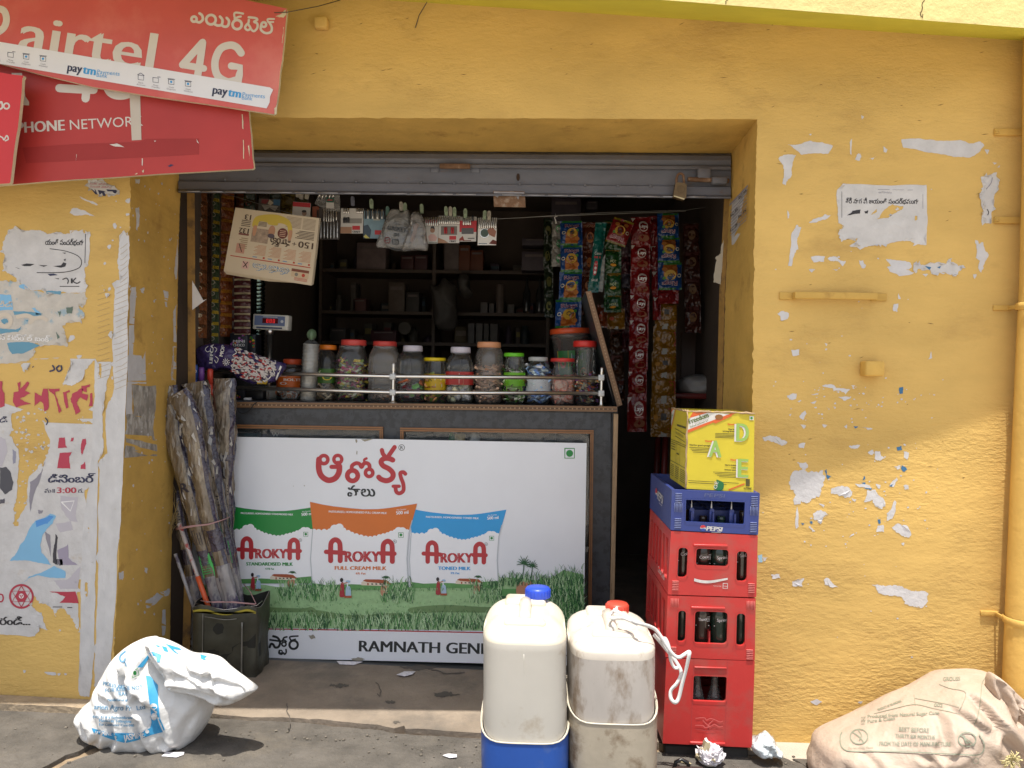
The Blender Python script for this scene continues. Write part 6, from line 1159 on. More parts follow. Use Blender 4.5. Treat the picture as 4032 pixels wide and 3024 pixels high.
for k in range(3): q.ring(f,.44,.6+k*.06,.12,.03,WHT,.004,12,.022)
q.text(f,'SALE',(.2,.84),(.8,.84),.03,WHT,.003); q=t.part('back_seam'); q.slab(mt,[(2384,1000),(2374,1150),(2352,1146),(2356,1050)],.004,pm('b0b4ae'),-.004); t.done()
chain('chip_strip','strip of dark green chip packets hanging behind the red Rings packet',[(2380,868,2446,980),(2382,980,2446,1070),(2380,1070,2444,1160),(2378,1160,2446,1230)],lambda q,k,it: (lambda f:(q.rect(f,.0,.06,1,.32,pm('9a7a30'),.002),q.text(f,'HOT',(.3,.62),(.7,.62),.12,ink('c9cfa0'),.003),q.poly(f,circ(.5,.72,.2,10,.06),ink('c98a2a'),.003),q.poly(f,circ(.2,.45,.1,8,.08),ink('1a2a18'),.003)))(bag(q,ymap(Yp-.02),*it,[pm('2a6030')],.016,k+20)))
t=Thing('snack_packet','single red Rings packet hanging tilted and upside down on top of the green strip','packet','single snack packets'); q=t.part('packet'); mtl=lambda x,y,h=0: ymap(Yp-.09)(2435+(x-2435)*.92-(y-920)*.35,920+(x-2435)*.30+(y-920)*.92,h); rings(q,mtl,2395,860,2480,965,33,flip=True,red=True); t.done()
def lays(q,k,it):
    f=bag(q,ymap(Yp+.02),*it,[pm('a01c1e')],.022,k+40); q.ring(f,.58,.36,.25,.035,ink('b9a8a0'),.002,18,.2); q.text(f,'Lays',(.36,.42),(.8,.42),.13,WHT,.003,bold=.01); q.poly(f,[(.36,.24),(.56,.18),(.8,.23),(.78,.28),(.56,.23),(.38,.29)],ink('b9b0a8'),.002); q.poly(f,[(.0,.04),(.22,.04),(.03,.2)],ink('b9b4ac'),.003); q.poly(f,circ(.62,.78,.3,14,.12),ink('7a4a30'),.002); q.rect(f,.35,.58,.8,.6,ink('c98a80'),.002)
chain('chip_strip','long strip of red Lays packets hanging to the right of the flap',[(2484,855,2562,962),(2484,962,2560,1062),(2482,1062,2558,1160),(2481,1160,2556,1258),(2478,1258,2553,1360),(2476,1360,2550,1460),(2474,1460,2546,1558),(2470,1558,2546,1700)],lays)
chain('chip_strip','second red packet strip turned sideways behind the Lays strip',[(2556,850,2592,960),(2560,960,2596,1060),(2566,1060,2598,1160),(2570,1160,2602,1260)],lambda q,k,it: (lambda f:(q.poly(f,[(0,.1),(.6,.1),(.1,.3)],ink('b9b4ac'),.002),q.rect(f,.3,.4,.9,.6,ink('7a1a1c'),.002)))(bag(q,ymap(Yp+.09),*it,[pm('a02024')],.014,k+60)))
chain('snack_strip','strip of blue Rings packets hanging upside down near the right jamb',[(2588,840,2672,936),(2590,936,2676,1034),(2590,1034,2684,1142)],lambda q,k,it: rings(q,ymap(Yp+.04),*it,k+70,flip=True))
t=Thing('snack_packet','single red packet below the upside down Rings strip','packet','single snack packets'); q=t.part('packet'); bag(q,ymap(Yp+.05),2592,1142,2672,1196,[pm('9a2428')],.016,77); t.done()
chain('chip_strip','yellow packet strip seen from the back with a grey seam and black marks',[(2578,1180,2664,1284),(2572,1284,2662,1385),(2566,1385,2662,1478),(2566,1478,2660,1570),(2562,1570,2662,1720)],lambda q,k,it: (lambda f:(q.rect(f,.4,0,.62,1,ink('8a8880',.4),.002),q.rect(f,.4,.38,.62,.56,ink('2a241e'),.003) if k%2==0 else None,q.rect(f,.7,.25,1,.8,ink('8a2a28'),.002),q.poly(f,circ(.2,.5,.1,8,.1),ink('9a6a20'),.002)))(bag(q,ymap(Yp+.12),*it,[pm('a87418')],.016,k+80)))
chain('chip_strip','orange packet strip seen from the back, low beside the flap',[(2352,1200,2392,1290),(2390,1215,2460,1296)],lambda q,k,it: (lambda f:(q.rect(f,.4,0,.62,1,ink('8a8880',.4),.002),q.poly(f,circ(.2,.5,.14,8,.1),ink('a84a30'),.002)))(bag(q,ymap(Yp+.06),*it,[pm('a04a20' if k==0 else 'a87418')],.016,k+90)))
chain('soap_strip','dim strip of violet and red sachets behind the green strip',[(2446,960,2482,1010),(2446,1010,2482,1080),(2450,1080,2482,1135)],lambda q,k,it: bag(q,ymap(Yp+.14),*it,[pm(('7a5a64','6a2a38','5a5060')[k])],.01,k+95))
chain('masala_strip','dim maroon sachet strip in the gap right of the green strip',[(2452,1140,2480,1220),(2452,1220,2480,1300),(2450,1300,2478,1385)],lambda q,k,it: bag(q,ymap(Yp+.2),*it,[pm('6a2630')],.01,k+120))
chain('chip_strip','dim red brown packet strip hanging at the far right behind the others',[(2690,880,2752,985),(2692,985,2756,1090),(2694,1090,2758,1200),(2696,1200,2760,1310)],lambda q,k,it: (lambda f:(q.poly(f,circ(.5,.45,.25,12,.18),ink('7a5a3a'),.002),q.rect(f,.1,.08,.9,.2,ink('5a2a24'),.002)))(bag(q,ymap(Yp+.3),*it,[pm('6a3428')],.015,k+130)))
chain('chip_strip','dim green packet strip behind the white soap strip',[(2140,860,2176,960),(2140,960,2176,1060),(2142,1060,2178,1160),(2144,1160,2180,1250)],lambda q,k,it: (lambda f:(q.poly(f,circ(.5,.5,.3,12,.2),ink('6a6a3a'),.002)))(bag(q,ymap(Yp+.4),*it,[pm('3a4a34')],.012,k+140)))
chain('snack_strip','dim orange packet strip between the Lays strip and the counter flap',[(2400,1296,2456,1390),(2402,1390,2458,1490),(2404,1490,2460,1580)],lambda q,k,it: (lambda f:(q.rect(f,.1,.1,.9,.3,ink('6a3020'),.002)))(bag(q,ymap(Yp+.34),*it,[pm('70401e')],.014,k+150)))
for k,(x0,y0,x1,y1,c_,lb) in enumerate(((1010,735,1060,800,'5a4a3a','brownish packet hanging at the very top, left of the photo card'),(1165,742,1215,800,'6a6a3a','olive packet hanging at the very top, right of the photo card'),(1062,738,1106,790,'4a5a4a','green grey packet at the very top behind the photo card'))):
    t=Thing('hanging_packet',lb,'packet','packets hanging high at the left'); bag(t.part('packet'),ymap(.95),x0,y0,x1,y1,[pm(c_)],.012,k+160); t.done()
t=solo('knotted_string','short white knotted string holding the white sachet strip','string'); m=ymap(Yp+.02); t.tube([m(*p) for p in ((2190,880),(2187,866),(2183,856),(2196,850),(2186,848))],.003,WHT,5); t.tube([m(2187,850),m(2187,840)],.001,STRM,4); t.done()
t=solo('side_line','thin string holding the snack packet strips inside the right half','string'); m=ymap(Yp+.01); t.tube([m(2000,860),m(2187,848),m(2400,836),m(2700,828),m(2780,815)],.0012,STRM,5); t.done()
# --------- dim shelves at the back of the shop
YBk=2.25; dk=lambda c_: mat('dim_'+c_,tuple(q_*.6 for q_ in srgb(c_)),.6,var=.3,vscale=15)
sh_=Thing('back_rack','dark wooden rack of shelves along the back wall of the shop','shelf'); rr=random.Random(21)
zsh=[P(1500,y,YBk).z for y in (1060,1225,1345,1480)]; xa,xb=P(1270,1200,YBk).x,P(2150,1200,YBk).x
for z in zsh: q=sh_.part('shelf_board'); q.box(((xa+xb)/2,YBk+.17,z-.01),(xb-xa,.34,.02),WOODD)
for x in (xa-.012,(xa+xb)/2,xb+.012): q=sh_.part('upright'); q.box((x,YBk+.17,1.35),(.02,.36,1.7),WOODD)
sh_.done()
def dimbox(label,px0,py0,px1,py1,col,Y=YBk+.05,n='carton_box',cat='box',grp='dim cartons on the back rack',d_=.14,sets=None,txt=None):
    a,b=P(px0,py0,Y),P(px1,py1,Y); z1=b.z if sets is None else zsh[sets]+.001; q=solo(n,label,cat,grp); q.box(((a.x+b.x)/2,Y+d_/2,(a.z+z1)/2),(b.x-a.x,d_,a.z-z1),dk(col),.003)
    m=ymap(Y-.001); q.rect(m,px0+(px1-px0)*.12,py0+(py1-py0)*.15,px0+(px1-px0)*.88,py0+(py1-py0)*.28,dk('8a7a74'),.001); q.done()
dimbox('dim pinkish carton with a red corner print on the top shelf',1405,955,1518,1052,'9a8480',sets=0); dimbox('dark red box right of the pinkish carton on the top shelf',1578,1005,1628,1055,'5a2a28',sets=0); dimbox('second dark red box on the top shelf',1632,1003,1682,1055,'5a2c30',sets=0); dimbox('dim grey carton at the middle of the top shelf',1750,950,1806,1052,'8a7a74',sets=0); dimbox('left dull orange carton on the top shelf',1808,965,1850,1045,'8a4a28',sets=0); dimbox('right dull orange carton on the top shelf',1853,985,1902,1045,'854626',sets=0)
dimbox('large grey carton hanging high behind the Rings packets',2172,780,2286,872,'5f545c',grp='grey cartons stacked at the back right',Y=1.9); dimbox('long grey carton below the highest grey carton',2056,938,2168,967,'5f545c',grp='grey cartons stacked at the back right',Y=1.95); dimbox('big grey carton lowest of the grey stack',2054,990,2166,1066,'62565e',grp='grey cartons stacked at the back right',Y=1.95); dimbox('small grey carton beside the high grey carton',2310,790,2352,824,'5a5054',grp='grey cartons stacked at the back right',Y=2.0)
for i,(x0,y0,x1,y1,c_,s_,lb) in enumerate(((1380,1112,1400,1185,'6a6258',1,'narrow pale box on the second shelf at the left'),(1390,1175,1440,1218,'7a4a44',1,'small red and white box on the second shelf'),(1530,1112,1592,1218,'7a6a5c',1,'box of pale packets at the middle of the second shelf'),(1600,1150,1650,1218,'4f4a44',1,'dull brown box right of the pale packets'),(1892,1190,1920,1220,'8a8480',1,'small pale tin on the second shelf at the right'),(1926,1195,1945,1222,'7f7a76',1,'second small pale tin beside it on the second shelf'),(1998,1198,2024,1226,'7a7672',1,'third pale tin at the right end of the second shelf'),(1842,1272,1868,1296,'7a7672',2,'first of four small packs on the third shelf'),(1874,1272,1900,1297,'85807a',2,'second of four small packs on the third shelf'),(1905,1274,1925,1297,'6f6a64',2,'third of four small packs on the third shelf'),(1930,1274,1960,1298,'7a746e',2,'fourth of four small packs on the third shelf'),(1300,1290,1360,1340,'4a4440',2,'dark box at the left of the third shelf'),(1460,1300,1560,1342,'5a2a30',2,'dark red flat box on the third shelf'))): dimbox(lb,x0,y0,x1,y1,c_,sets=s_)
rs_=random.Random(33)
for s_,nm in ((0,'top'),(1,'second'),(2,'third'),(3,'lowest')):
    used=[]
    for k in range(26):
        x=rs_.uniform(1290,2120); wd_=rs_.uniform(16,52); hh_=rs_.uniform(22,88 if s_ else 70)
        if any(abs(x-u)<(wd_+v)/2+1 for u,v in used): continue
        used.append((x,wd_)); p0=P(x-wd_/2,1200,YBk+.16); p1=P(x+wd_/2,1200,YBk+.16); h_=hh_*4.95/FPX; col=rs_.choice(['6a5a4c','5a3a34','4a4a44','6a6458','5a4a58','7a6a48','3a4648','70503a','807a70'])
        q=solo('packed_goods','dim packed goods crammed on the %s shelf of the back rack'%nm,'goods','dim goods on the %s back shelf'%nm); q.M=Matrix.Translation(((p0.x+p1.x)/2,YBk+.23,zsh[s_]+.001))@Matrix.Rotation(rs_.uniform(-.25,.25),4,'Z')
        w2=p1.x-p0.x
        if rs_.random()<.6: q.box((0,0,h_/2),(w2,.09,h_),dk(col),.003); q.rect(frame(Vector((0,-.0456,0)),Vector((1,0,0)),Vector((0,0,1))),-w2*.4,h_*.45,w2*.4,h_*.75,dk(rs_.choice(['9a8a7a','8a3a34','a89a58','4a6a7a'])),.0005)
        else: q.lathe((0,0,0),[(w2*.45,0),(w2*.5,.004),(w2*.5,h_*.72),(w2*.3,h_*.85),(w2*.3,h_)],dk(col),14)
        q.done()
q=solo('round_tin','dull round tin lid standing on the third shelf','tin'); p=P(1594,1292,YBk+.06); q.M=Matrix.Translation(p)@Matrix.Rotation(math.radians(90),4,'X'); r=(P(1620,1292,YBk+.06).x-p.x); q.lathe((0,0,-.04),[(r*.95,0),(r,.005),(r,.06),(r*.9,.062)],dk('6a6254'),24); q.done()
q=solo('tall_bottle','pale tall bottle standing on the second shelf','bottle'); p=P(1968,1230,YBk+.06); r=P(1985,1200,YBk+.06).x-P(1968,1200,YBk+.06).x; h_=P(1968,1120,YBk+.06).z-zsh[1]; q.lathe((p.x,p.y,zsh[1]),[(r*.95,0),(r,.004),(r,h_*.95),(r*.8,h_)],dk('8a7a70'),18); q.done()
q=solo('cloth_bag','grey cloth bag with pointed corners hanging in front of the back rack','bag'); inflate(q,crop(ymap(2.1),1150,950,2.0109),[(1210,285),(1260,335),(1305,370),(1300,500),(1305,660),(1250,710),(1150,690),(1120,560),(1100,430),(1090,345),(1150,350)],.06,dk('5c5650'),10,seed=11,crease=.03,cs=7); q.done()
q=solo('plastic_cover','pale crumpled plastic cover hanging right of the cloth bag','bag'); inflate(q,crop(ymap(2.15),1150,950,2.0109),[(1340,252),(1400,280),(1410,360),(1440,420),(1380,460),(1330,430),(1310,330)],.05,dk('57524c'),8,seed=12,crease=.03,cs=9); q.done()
for k,(x,lb) in enumerate(((2073,'left thin glinting bottle at the back right'),(2124,'middle thin glinting bottle at the back right'),(2145,'right thin glinting bottle at the back right'))):
    q=solo('glass_bottle',lb,'bottle','thin bottles at the back right'); p=P(x,1240,2.2); q.lathe((p.x,p.y,zsh[1]),[(.022,0),(.024,.01),(.024,.12),(.009,.17),(.009,.22)],mat('dark_glass',(.03,.03,.03),.08),14); q.done()
q=solo('wooden_door','brown inner door leaf at the right inside the shop','door'); a=P(2700,1500,1.6); q.box((a.x+.12,1.62,1.0),(.42,.03,2.0),mat('brown_door',(.12,.07,.04),.5,var=.2,vscale=6)); 
for z in (.5,1.2): q.box((a.x+.12,1.60,z),(.3,.012,.5),mat('brown_door2',(.10,.055,.035),.5),.004)
q.done()
q=solo('red_stool','dull red plastic stool top at the lower right inside the shop','stool'); a=P(2740,1560,1.3); q.box((a.x,1.45,a.z),(.36,.3,.03),mat('dull_red_plastic',(.18,.025,.02),.4),.01)
for sx in (-1,1):
    for sy in (-1,1): q.tube([(a.x+sx*.14,1.45+sy*.11,a.z-.01),(a.x+sx*.17,1.45+sy*.14,gz(a.x)+.001)],.016,mat('dull_red_plastic','',.4),8)
q.done()
q=solo('plastic_heap','pale crumpled plastic covers heaped on the red stool','bag'); inflate(q,ymap(1.4),[(2670,1500),(2720,1480),(2800,1470),(2850,1500),(2850,1552),(2760,1556),(2680,1550)],.08,mat('pale_poly',(.3,.28,.26),.35,var=.2,bump=.4,bscale=14),8,seed=14,crease=.03,cs=10); q.done()
# ================= foreground =================
# ---- tin with brooms
TINM=mat('olive_tin',(.085,.082,.058),.5,.35,var=.4,vscale=7,bump=.12,bscale=12,col2=(.045,.042,.032),c2s=5,c2t=(.45,.65)); TIND=mat('tin_inside',(.03,.03,.025),.6,.4); TINY=mat('tin_yellow_wear',(.40,.32,.03),.6,var=.3,vscale=30); TINE=mat('tin_bright_edge',(.24,.23,.20),.5,.4,var=.4,vscale=20)
fr_b=PG(1006,2668); Yt_=fr_b.y; zt0=gz(-.9)+.002
fl_=P(757,2660,Yt_); tl=P(752,2404,Yt_); trr=P(1010,2385,Yt_)
wd=fr_b.x-fl_.x; ht=(tl.z+trr.z)/2-zt0; dp=wd*.60
t=Thing('square_tin','dented olive square tin can holding the brooms','tin'); q=t.part('can_body')
O=Vector((fl_.x,Yt_,zt0)); lean=(trr.x-fr_b.x)*.6
def tp(u,v,w_): # u across, v depth, w up
    return O+Vector((u*wd+lean*w_,v*dp,w_*ht+.012*math.sin(9*u+5*v)*(w_**6)+.02*v*(w_**4)))
NW=14; per=[]
for e in range(4):
    for i in range(8):
        s_=i/8; per.append([(s_,0),(1,s_),(1-s_,1),(0,1-s_)][e])
def bul(u,v,w_):
    c=.5; rib=.006 if (.10<w_<.92 and (abs((u if v in(0,1) else v)-.14)<.03 or abs((u if v in (0,1) else v)-.82)<.03)) else 0
    du,dv=(0,-1) if v==0 else (1,0) if u==1 else (0,1) if v==1 else (-1,0)
    k=rib+.011*noise.noise(Vector((u*2.5,v*2.5,w_*3)))+.004*noise.noise(Vector((u*8,v*8,w_*9)))
    return Vector((du*k,dv*k,0))
def tinp(i,j): u,v=per[i%32]; w_=j/NW; return tp(u,v,w_)+bul(u,v,w_)
vs=[tinp(i,j) for j in range(NW+1) for i in range(32)]
q.add(vs,[(j*32+i,j*32+(i+1)%32,(j+1)*32+(i+1)%32,(j+1)*32+i) for j in range(NW) for i in range(32)],TINM,True)
vi=[tp(.012+.976*u,.012+.976*v,j/NW)+bul(u,v,j/NW)*.6 for j in (1,NW//2,NW) for u,v in per]
q.add(vi,[(j*32+i,(j+1)*32+i,(j+1)*32+(i+1)%32,j*32+(i+1)%32) for j in range(2) for i in range(32)],TIND,True)
q.add([tinp(i,NW) for i in range(32)]+[tp(.012+.976*u,.012+.976*v,1)+bul(u,v,1)*.6 for u,v in per],[(i,(i+1)%32,32+(i+1)%32,32+i) for i in range(32)],TINE)
q.add([tp(u,v,.06) for u,v in ((.02,.02),(.98,.02),(.98,.98),(.02,.98))],[(0,1,2,3)],TIND)
q=t.part('worn_stripe'); fm_=lambda a,b,h=0: tp(a,0,b)+Vector((0,-.0075-h,0))
q.poly(fm_,jag([(0.01,.93),(.3,.925),(.55,.935),(1,.925),(1,.955),(.6,.965),(.3,.955),(.01,.965)],.012,3,4),TINY)
q=t.part('seam'); q.tube([fm_(.79,w_/10,.001) for w_ in range(0,9)],.0035,TINE,6); q.tube([fm_(.17,w_/10,.001) for w_ in range(1,10)],.002,TINE,6); q.tube([fm_(u/10,.86,.001) for u in range(2,8)],.002,TINE,6)
q=t.part('bail_wire'); q.tube([tp(.02,.1,1.0),tp(.5,-.02,1.03),tp(.98,.1,1.02),tp(.99,.5,1.05)],.0014,PENM,5); t.done()
# ---- wrapped brooms
BRW=mat('broom_straw_in_film',(.175,.135,.095),.26,var=.5,vscale=26,bump=.2,bscale=40,coat=1,crumple=(42,1),stretch=(1,1,.35),col2=(.30,.25,.18),c2s=24,c2t=(.54,.62)); BRP=mat('broom_purple_film',(.05,.042,.075),.2,var=.3,vscale=20,crumple=(42,1),coat=.8); HANP=mat('handle_film',(.30,.29,.30),.2,var=.35,vscale=14,coat=.6,col2=(.06,.05,.10),c2s=9,c2t=(.5,.58),stretch=(1,1,.5)); FLM=mat('film_glint',(.42,.40,.38),.15,coat=.6,var=.3,vscale=60); GRNL=mat('fluorescent_label',(.10,.62,.16),.5); INKB=ink('2a2430')
def broom(label,pts,Yb,wtop,wbot,seed,green=None,prints=True,handle=None,flat=.5):
    t=Thing('broom',label,'broom','wrapped brooms in the tin'); q=t.part('sleeve'); mpn=[ymap(Yb+dy) for dy in (0,)]
    P3=[ (x,y,Yb+dy) for x,y,dy in pts]; cv=smooth(P3,8); N=len(cv); C3=[P(*c) for c in cv]
    def sf(tt,a,h=0):
        tt=min(1,max(0,tt)); k=tt*(N-1); i=min(N-2,int(k)); f_=k-i; c=C3[i].lerp(C3[i+1],f_); d=(C3[min(N-1,i+1)]-C3[max(0,i-1)]).normalized(); side=d.cross(Vector((0,-1,0))).normalized(); out=side.cross(d).normalized()
        if out.y>0: out=-out
        w_=(wtop*1.22+(wbot*1.12-wtop*1.22)*min(1,tt*1.25)**.8)*(.82+.18*min(1,tt*9)) ; w_*= (P(1001,1500,Yb).x-P(1000,1500,Yb).x)/2
        fl=(flat+.25*tt)*(.18+.82*min(1,tt*7)); nz=1+.30*noise.noise(Vector((math.cos(a)*2+seed,math.sin(a)*2,tt*14+seed)))+.10*noise.noise(Vector((math.cos(a)*5,math.sin(a)*5+seed,tt*40)))
        return c+side*(-math.cos(a)*w_*nz)+out*(math.sin(a)*w_*fl*nz+h)
    def mf(i,j): 
        tt=j/44
        if tt>.80: return HANP
        a=i/20
        return BRP if (i in (1,2,9,10) or (12<i)) or (.70<tt<.76) or (seed%2 and .33<tt<.36) else BRW
    q.grid(lambda u,v: sf(v,2*math.pi*u),20,45,BRW,True,True,mf)
    q.add([sf(0,2*math.pi*i/20) for i in range(20)],[tuple(range(20))],BRP); q.add([sf(1,2*math.pi*i/20) for i in range(20)],[tuple(range(20))[::-1]],HANP)
    dm=lambda a,b,h=0: sf(b,math.pi*(.5-(a-.5)*.9)+0,h+.0015)
    if prints:
        l=t.part('print'); 
        for k in range(4): l.rect(dm,.22,.455+k*.012,.7,.460+k*.012,INKB); l.rect(dm,.22,.535+k*.012,.7,.540+k*.012,INKB)
        l.text(dm,'R',(.3,.43),(.62,.43),.04,INKB,bold=.02); l.stroke(dm,[(.2,.60),(.75,.60),(.75,.69),(.2,.69),(.2,.60)],.03,INKB,sm=False) if 0 else None
        for a0,b0,a1,b1 in ((.2,.6,.75,.603),(.2,.687,.75,.69),(.2,.6,.23,.69),(.72,.6,.75,.69)): l.rect(dm,a0,b0,a1,b1,INKB)
        for k in range(3): l.rect(dm,.34+k*.12,.615,.37+k*.12,.675,INKB)
    if wtop>70:      # pale slivers painted as glints of crinkled film over the straw
        l=t.part('painted_glint',kind='stuff'); rj=random.Random(seed)
        for k in range(26):
            a=rj.uniform(.1,.9); b=rj.uniform(.02,.6)**1.3; sx=rj.uniform(.02,.10); sy=rj.uniform(.01,.035); an=rj.uniform(-.02,.02)
            l.poly(dm,[(a-sx,b+an),(a+rj.uniform(-.02,.02),b-sy),(a+sx*.6,b-an),(a+rj.uniform(-.03,.03),b+sy*rj.uniform(.2,1))],FLM,.0012+k*1e-5)
    if green: l=t.part('price_label'); l.rect(dm,.15,green[0],.8,green[1],GRNL,.001); [l.rect(dm,.25,green[0]+(green[1]-green[0])*k/10,.7,green[0]+(green[1]-green[0])*(k+.4)/10,ink('3f9a50'),.002) for k in range(1,9)] if green[2] else None
    t.done()
Yb=Yt_+.10
broom('leftmost wrapped broom with dark purple film bending outward at the top',[(612,1545,-.02),(640,1760,-.01),(690,1980,0),(740,2200,0),(782,2420,.0)],Yb+.04,60,34,1)
broom('second wrapped broom with rows of black print and a bright green label',[(660,1520,-.05),(700,1760,-.05),(760,2000,-.045),(815,2200,-.03),(872,2425,-.02)],Yb,78,50,2,green=(.73,.82,1))
broom('third wrapped broom with a printed square and a green label',[(715,1560,-.03),(750,1760,-.03),(800,2000,-.03),(862,2200,-.03),(918,2425,-.02)],Yb-.01,66,52,3,green=(.71,.79,0))
broom('wide fan topped wrapped broom at the middle of the bundle',[(765,1505,.0),(800,1700,.0),(838,1920,.0),(890,2160,.0),(945,2425,.0)],Yb+.03,112,50,4,green=(.72,.80,0))
broom('rightmost wrapped broom standing upright against the counter board',[(880,1490,.05),(885,1700,.05),(886,1950,.05),(900,2160,.04),(955,2425,.02)],Yb+.06,92,46,5)
broom('crumpled triangular wrapped broom head in front of the bundle',[(700,1545,-.07),(745,1640,-.07),(775,1780,-.06),(810,1960,-.05),(870,2200,-.04),(930,2425,-.03)],Yb-.03,84,46,6,prints=False)
# other broom sticks
def stick(label,n,a,b,Y,r,m,extra=None):
    t=Thing(n,label,'broom stick'); q=t.part('shaft'); u,v=P(a[0],a[1],Y),P(b[0],b[1],Y); q.tube([u,v],r,m,10)
    if extra:
        q=t.part('grip'); k0,k1,m2=extra; q.tube([u.lerp(v,k0),u.lerp(v,k1)],r*1.25,m2,10)
    t.done()
stick('white and red stick with an orange plastic grip at the front of the tin','broom_stick',(705,2060),(838,2440),Yb-.05,.008,mat('white_red_film',(.5,.45,.43),.3,var=.3,vscale=20,col2=(.4,.08,.07),c2s=20,c2t=(.55,.6)),(.55,1,mat('orange_grip',(.62,.10,.03),.4)))
stick('thin clear wrapped stick at the left edge of the tin','broom_stick',(690,2180),(775,2430),Yb-.06,.007,HANP)
t=solo('straw_broom','loose golden straw broom sticking out left behind the wrapped brooms','broom'); STW=mat('golden_straw',(.42,.30,.12),.7,var=.3,vscale=30); rs=random.Random(4)
for k in range(120):
    up=k%2; x=R(640,700); y=2060 if up else 2085
    a=P(690+R(-12,20),2010+R(-60,70),Yb+.05+R(-.03,.03))
    if up: b=P(640+R(-30,45),1900+R(-40,60),Yb+R(-.05,.06)); c=a.lerp(b,.5)+Vector((R(-.01,.0),0,R(-.01,.01)))
    else: b=P(632+R(-8,40),2095+R(-25,25),Yb+R(-.05,.04)); c=a.lerp(b,.5)+Vector((0,0,R(.0,.02)))
    t.tube([a,c,b],[.0013,.0011,.0005],STW,4,cap=False)
t.done()
t=solo('bundle_string','pink string tied round the broom bundle','string'); PKS=mat('pink_string',(.45,.26,.26),.7); m=ymap(Yb-.105)
for d in (0,5): t.tube([P(690,2082+d,Yb+.06),m(705,2078+d),m(760,2070+d*.6),m(820,2064+d*.3),m(870,2050),P(905,2036,Yb+.02)],.0022,PKS,6)
t.done()
t=solo('rim_string','pink string tied across the rim of the tin','string'); m=ymap(Yt_-.004); t.tube([P(790,2365,Yt_+.02),m(840,2372),m(920,2370),m(1008,2378),P(985,2330,Yt_+.1),P(960,2300,Yt_+.16)],.002,PKS,6); t.tube([P(812,2372,Yt_-.003),m(860,2368),m(935,2374),m(1005,2380)],.0016,PKS,6); t.done()
for i,(x,y,c_,lb) in enumerate(((746,1440,'1f7a4a','green capped slim bottle behind the brooms'),(768,1436,'2f4f9a','blue slim bottle with a white sun logo behind the brooms'),(793,1446,'6a3f8a','purple slim bottle behind the brooms'),(827,1452,'b03a2a','red slim bottle behind the brooms'))):
    t=Thing('spray_bottle',lb,'bottle','slim bottles behind the brooms'); p=P(x,1530,Yb+.10); zt=P(x,y,Yb+.10).z; r=.0115; q=t.part('bottle_body'); q.lathe((p.x,p.y,zt-.26),[(r,0),(r,.19),(r*.8,.2)],mat('bottle_'+c_,c_,.3,var=.2),16); q=t.part('cap'); q.lathe((p.x,p.y,zt-.26),[(r*1.02,.20),(r*1.02,.25),(r*.8,.26)],mat('cap_'+c_,c_,.35),16)
    if i==1: q.ring(ymap(p.y-r*1.1),768,1462,7,3,WHT,.001)
    t.done()
# ---- white sack on the left
SACK=mat('white_woven_sack',(.74,.73,.71),.5,var=.06,vscale=6,bump=.1,bscale=60,crumple=(16,.28))
k4=lambda pts:[(a/2.0109,2200+b/2.0109) for a,b in pts]
Ysk=-.20; zk=gz(-1.1)-.012
t=Thing('white_sack','crumpled white woven rice sack with blue print slumped at the foot of the pier','sack'); q=t.part('sack_body'); mp=ymap(Ysk)
inflate(q,mp,k4([(1170,628),(1230,640),(1300,760),(1500,900),(1640,1010),(1680,1100),(1660,1250),(1560,1420),(1440,1490),(1250,1505),(1050,1480),(880,1430),(740,1380),(690,1290),(655,1220),(690,1150),(760,1090),(800,980),(830,930),(900,800),(980,710),(1080,655)]),.13,SACK,26,center=(560,2740),crease=.014,cs=4,folds=[(k4(q_),w_,d_) for q_,w_,d_ in [ ([(980,720),(1050,800),(1100,870),(1160,930)],20,.022),([(1180,650),(1150,760),(1120,850),(1180,930),(1240,980)],22,.028),([(1250,1000),(1350,1100),(1400,1250),(1410,1330)],24,.02),([(1040,1180),(1060,1300),(980,1400)],18,.014),([(690,1150),(780,1200),(820,1290)],18,.016),([(1660,1120),(1560,1250),(1560,1400)],22,.018),([(830,950),(900,1000),(1000,1010)],16,.013),([(1240,1150),(1250,1300),(1300,1440)],16,.012),([(900,1120),(950,1250),(900,1350)],15,.009),([(1420,1330),(1480,1400),(1440,1470)],15,.012)]],seed=21,zmin=zk,nA=180,pw=.8)
tr=treeof(q); dmb=drape(q,tr,mp,.002)
def wave(x,y): return 0
q2=t.part('neck_fold'); mpn=ymap(Ysk-.07)
inflate(q2,mpn,k4([(1170,640),(1260,632),(1340,665),(1500,745),(1640,765),(1740,790),(1830,860),(1920,930),(1990,985),(2045,1022),(1995,1062),(1930,1100),(1800,1148),(1690,1100),(1550,1060),(1370,1010),(1330,920),(1240,800),(1180,720)]),.07,SACK,20,center=(770,2640),crease=.012,cs=5,folds=[(k4(q_),w_,d_) for q_,w_,d_ in [ ([(1220,700),(1340,820),(1360,950)],18,.02),([(1340,965),(1500,990),(1640,1000),(1750,1050)],17,.02),([(1740,800),(1700,900),(1760,1000),(1870,1100)],16,.018),([(1450,740),(1560,850),(1800,930),(1960,1000)],15,.014),([(1500,870),(1620,930),(1850,1060)],12,.009)]],seed=25,zmin=zk,nA=140)
tr2=treeof(q2); dmn=drape(q2,tr2,mpn,.002)
pr_=t.part('print'); BLP=mat('sack_blue_print',(.05,.34,.62),.5,var=.12,vscale=30); BLD=mat('sack_dark_print',(.10,.26,.42),.55)
kb=crop(dmb,0,2200,2.0109); kn=crop(dmn,0,2200,2.0109)
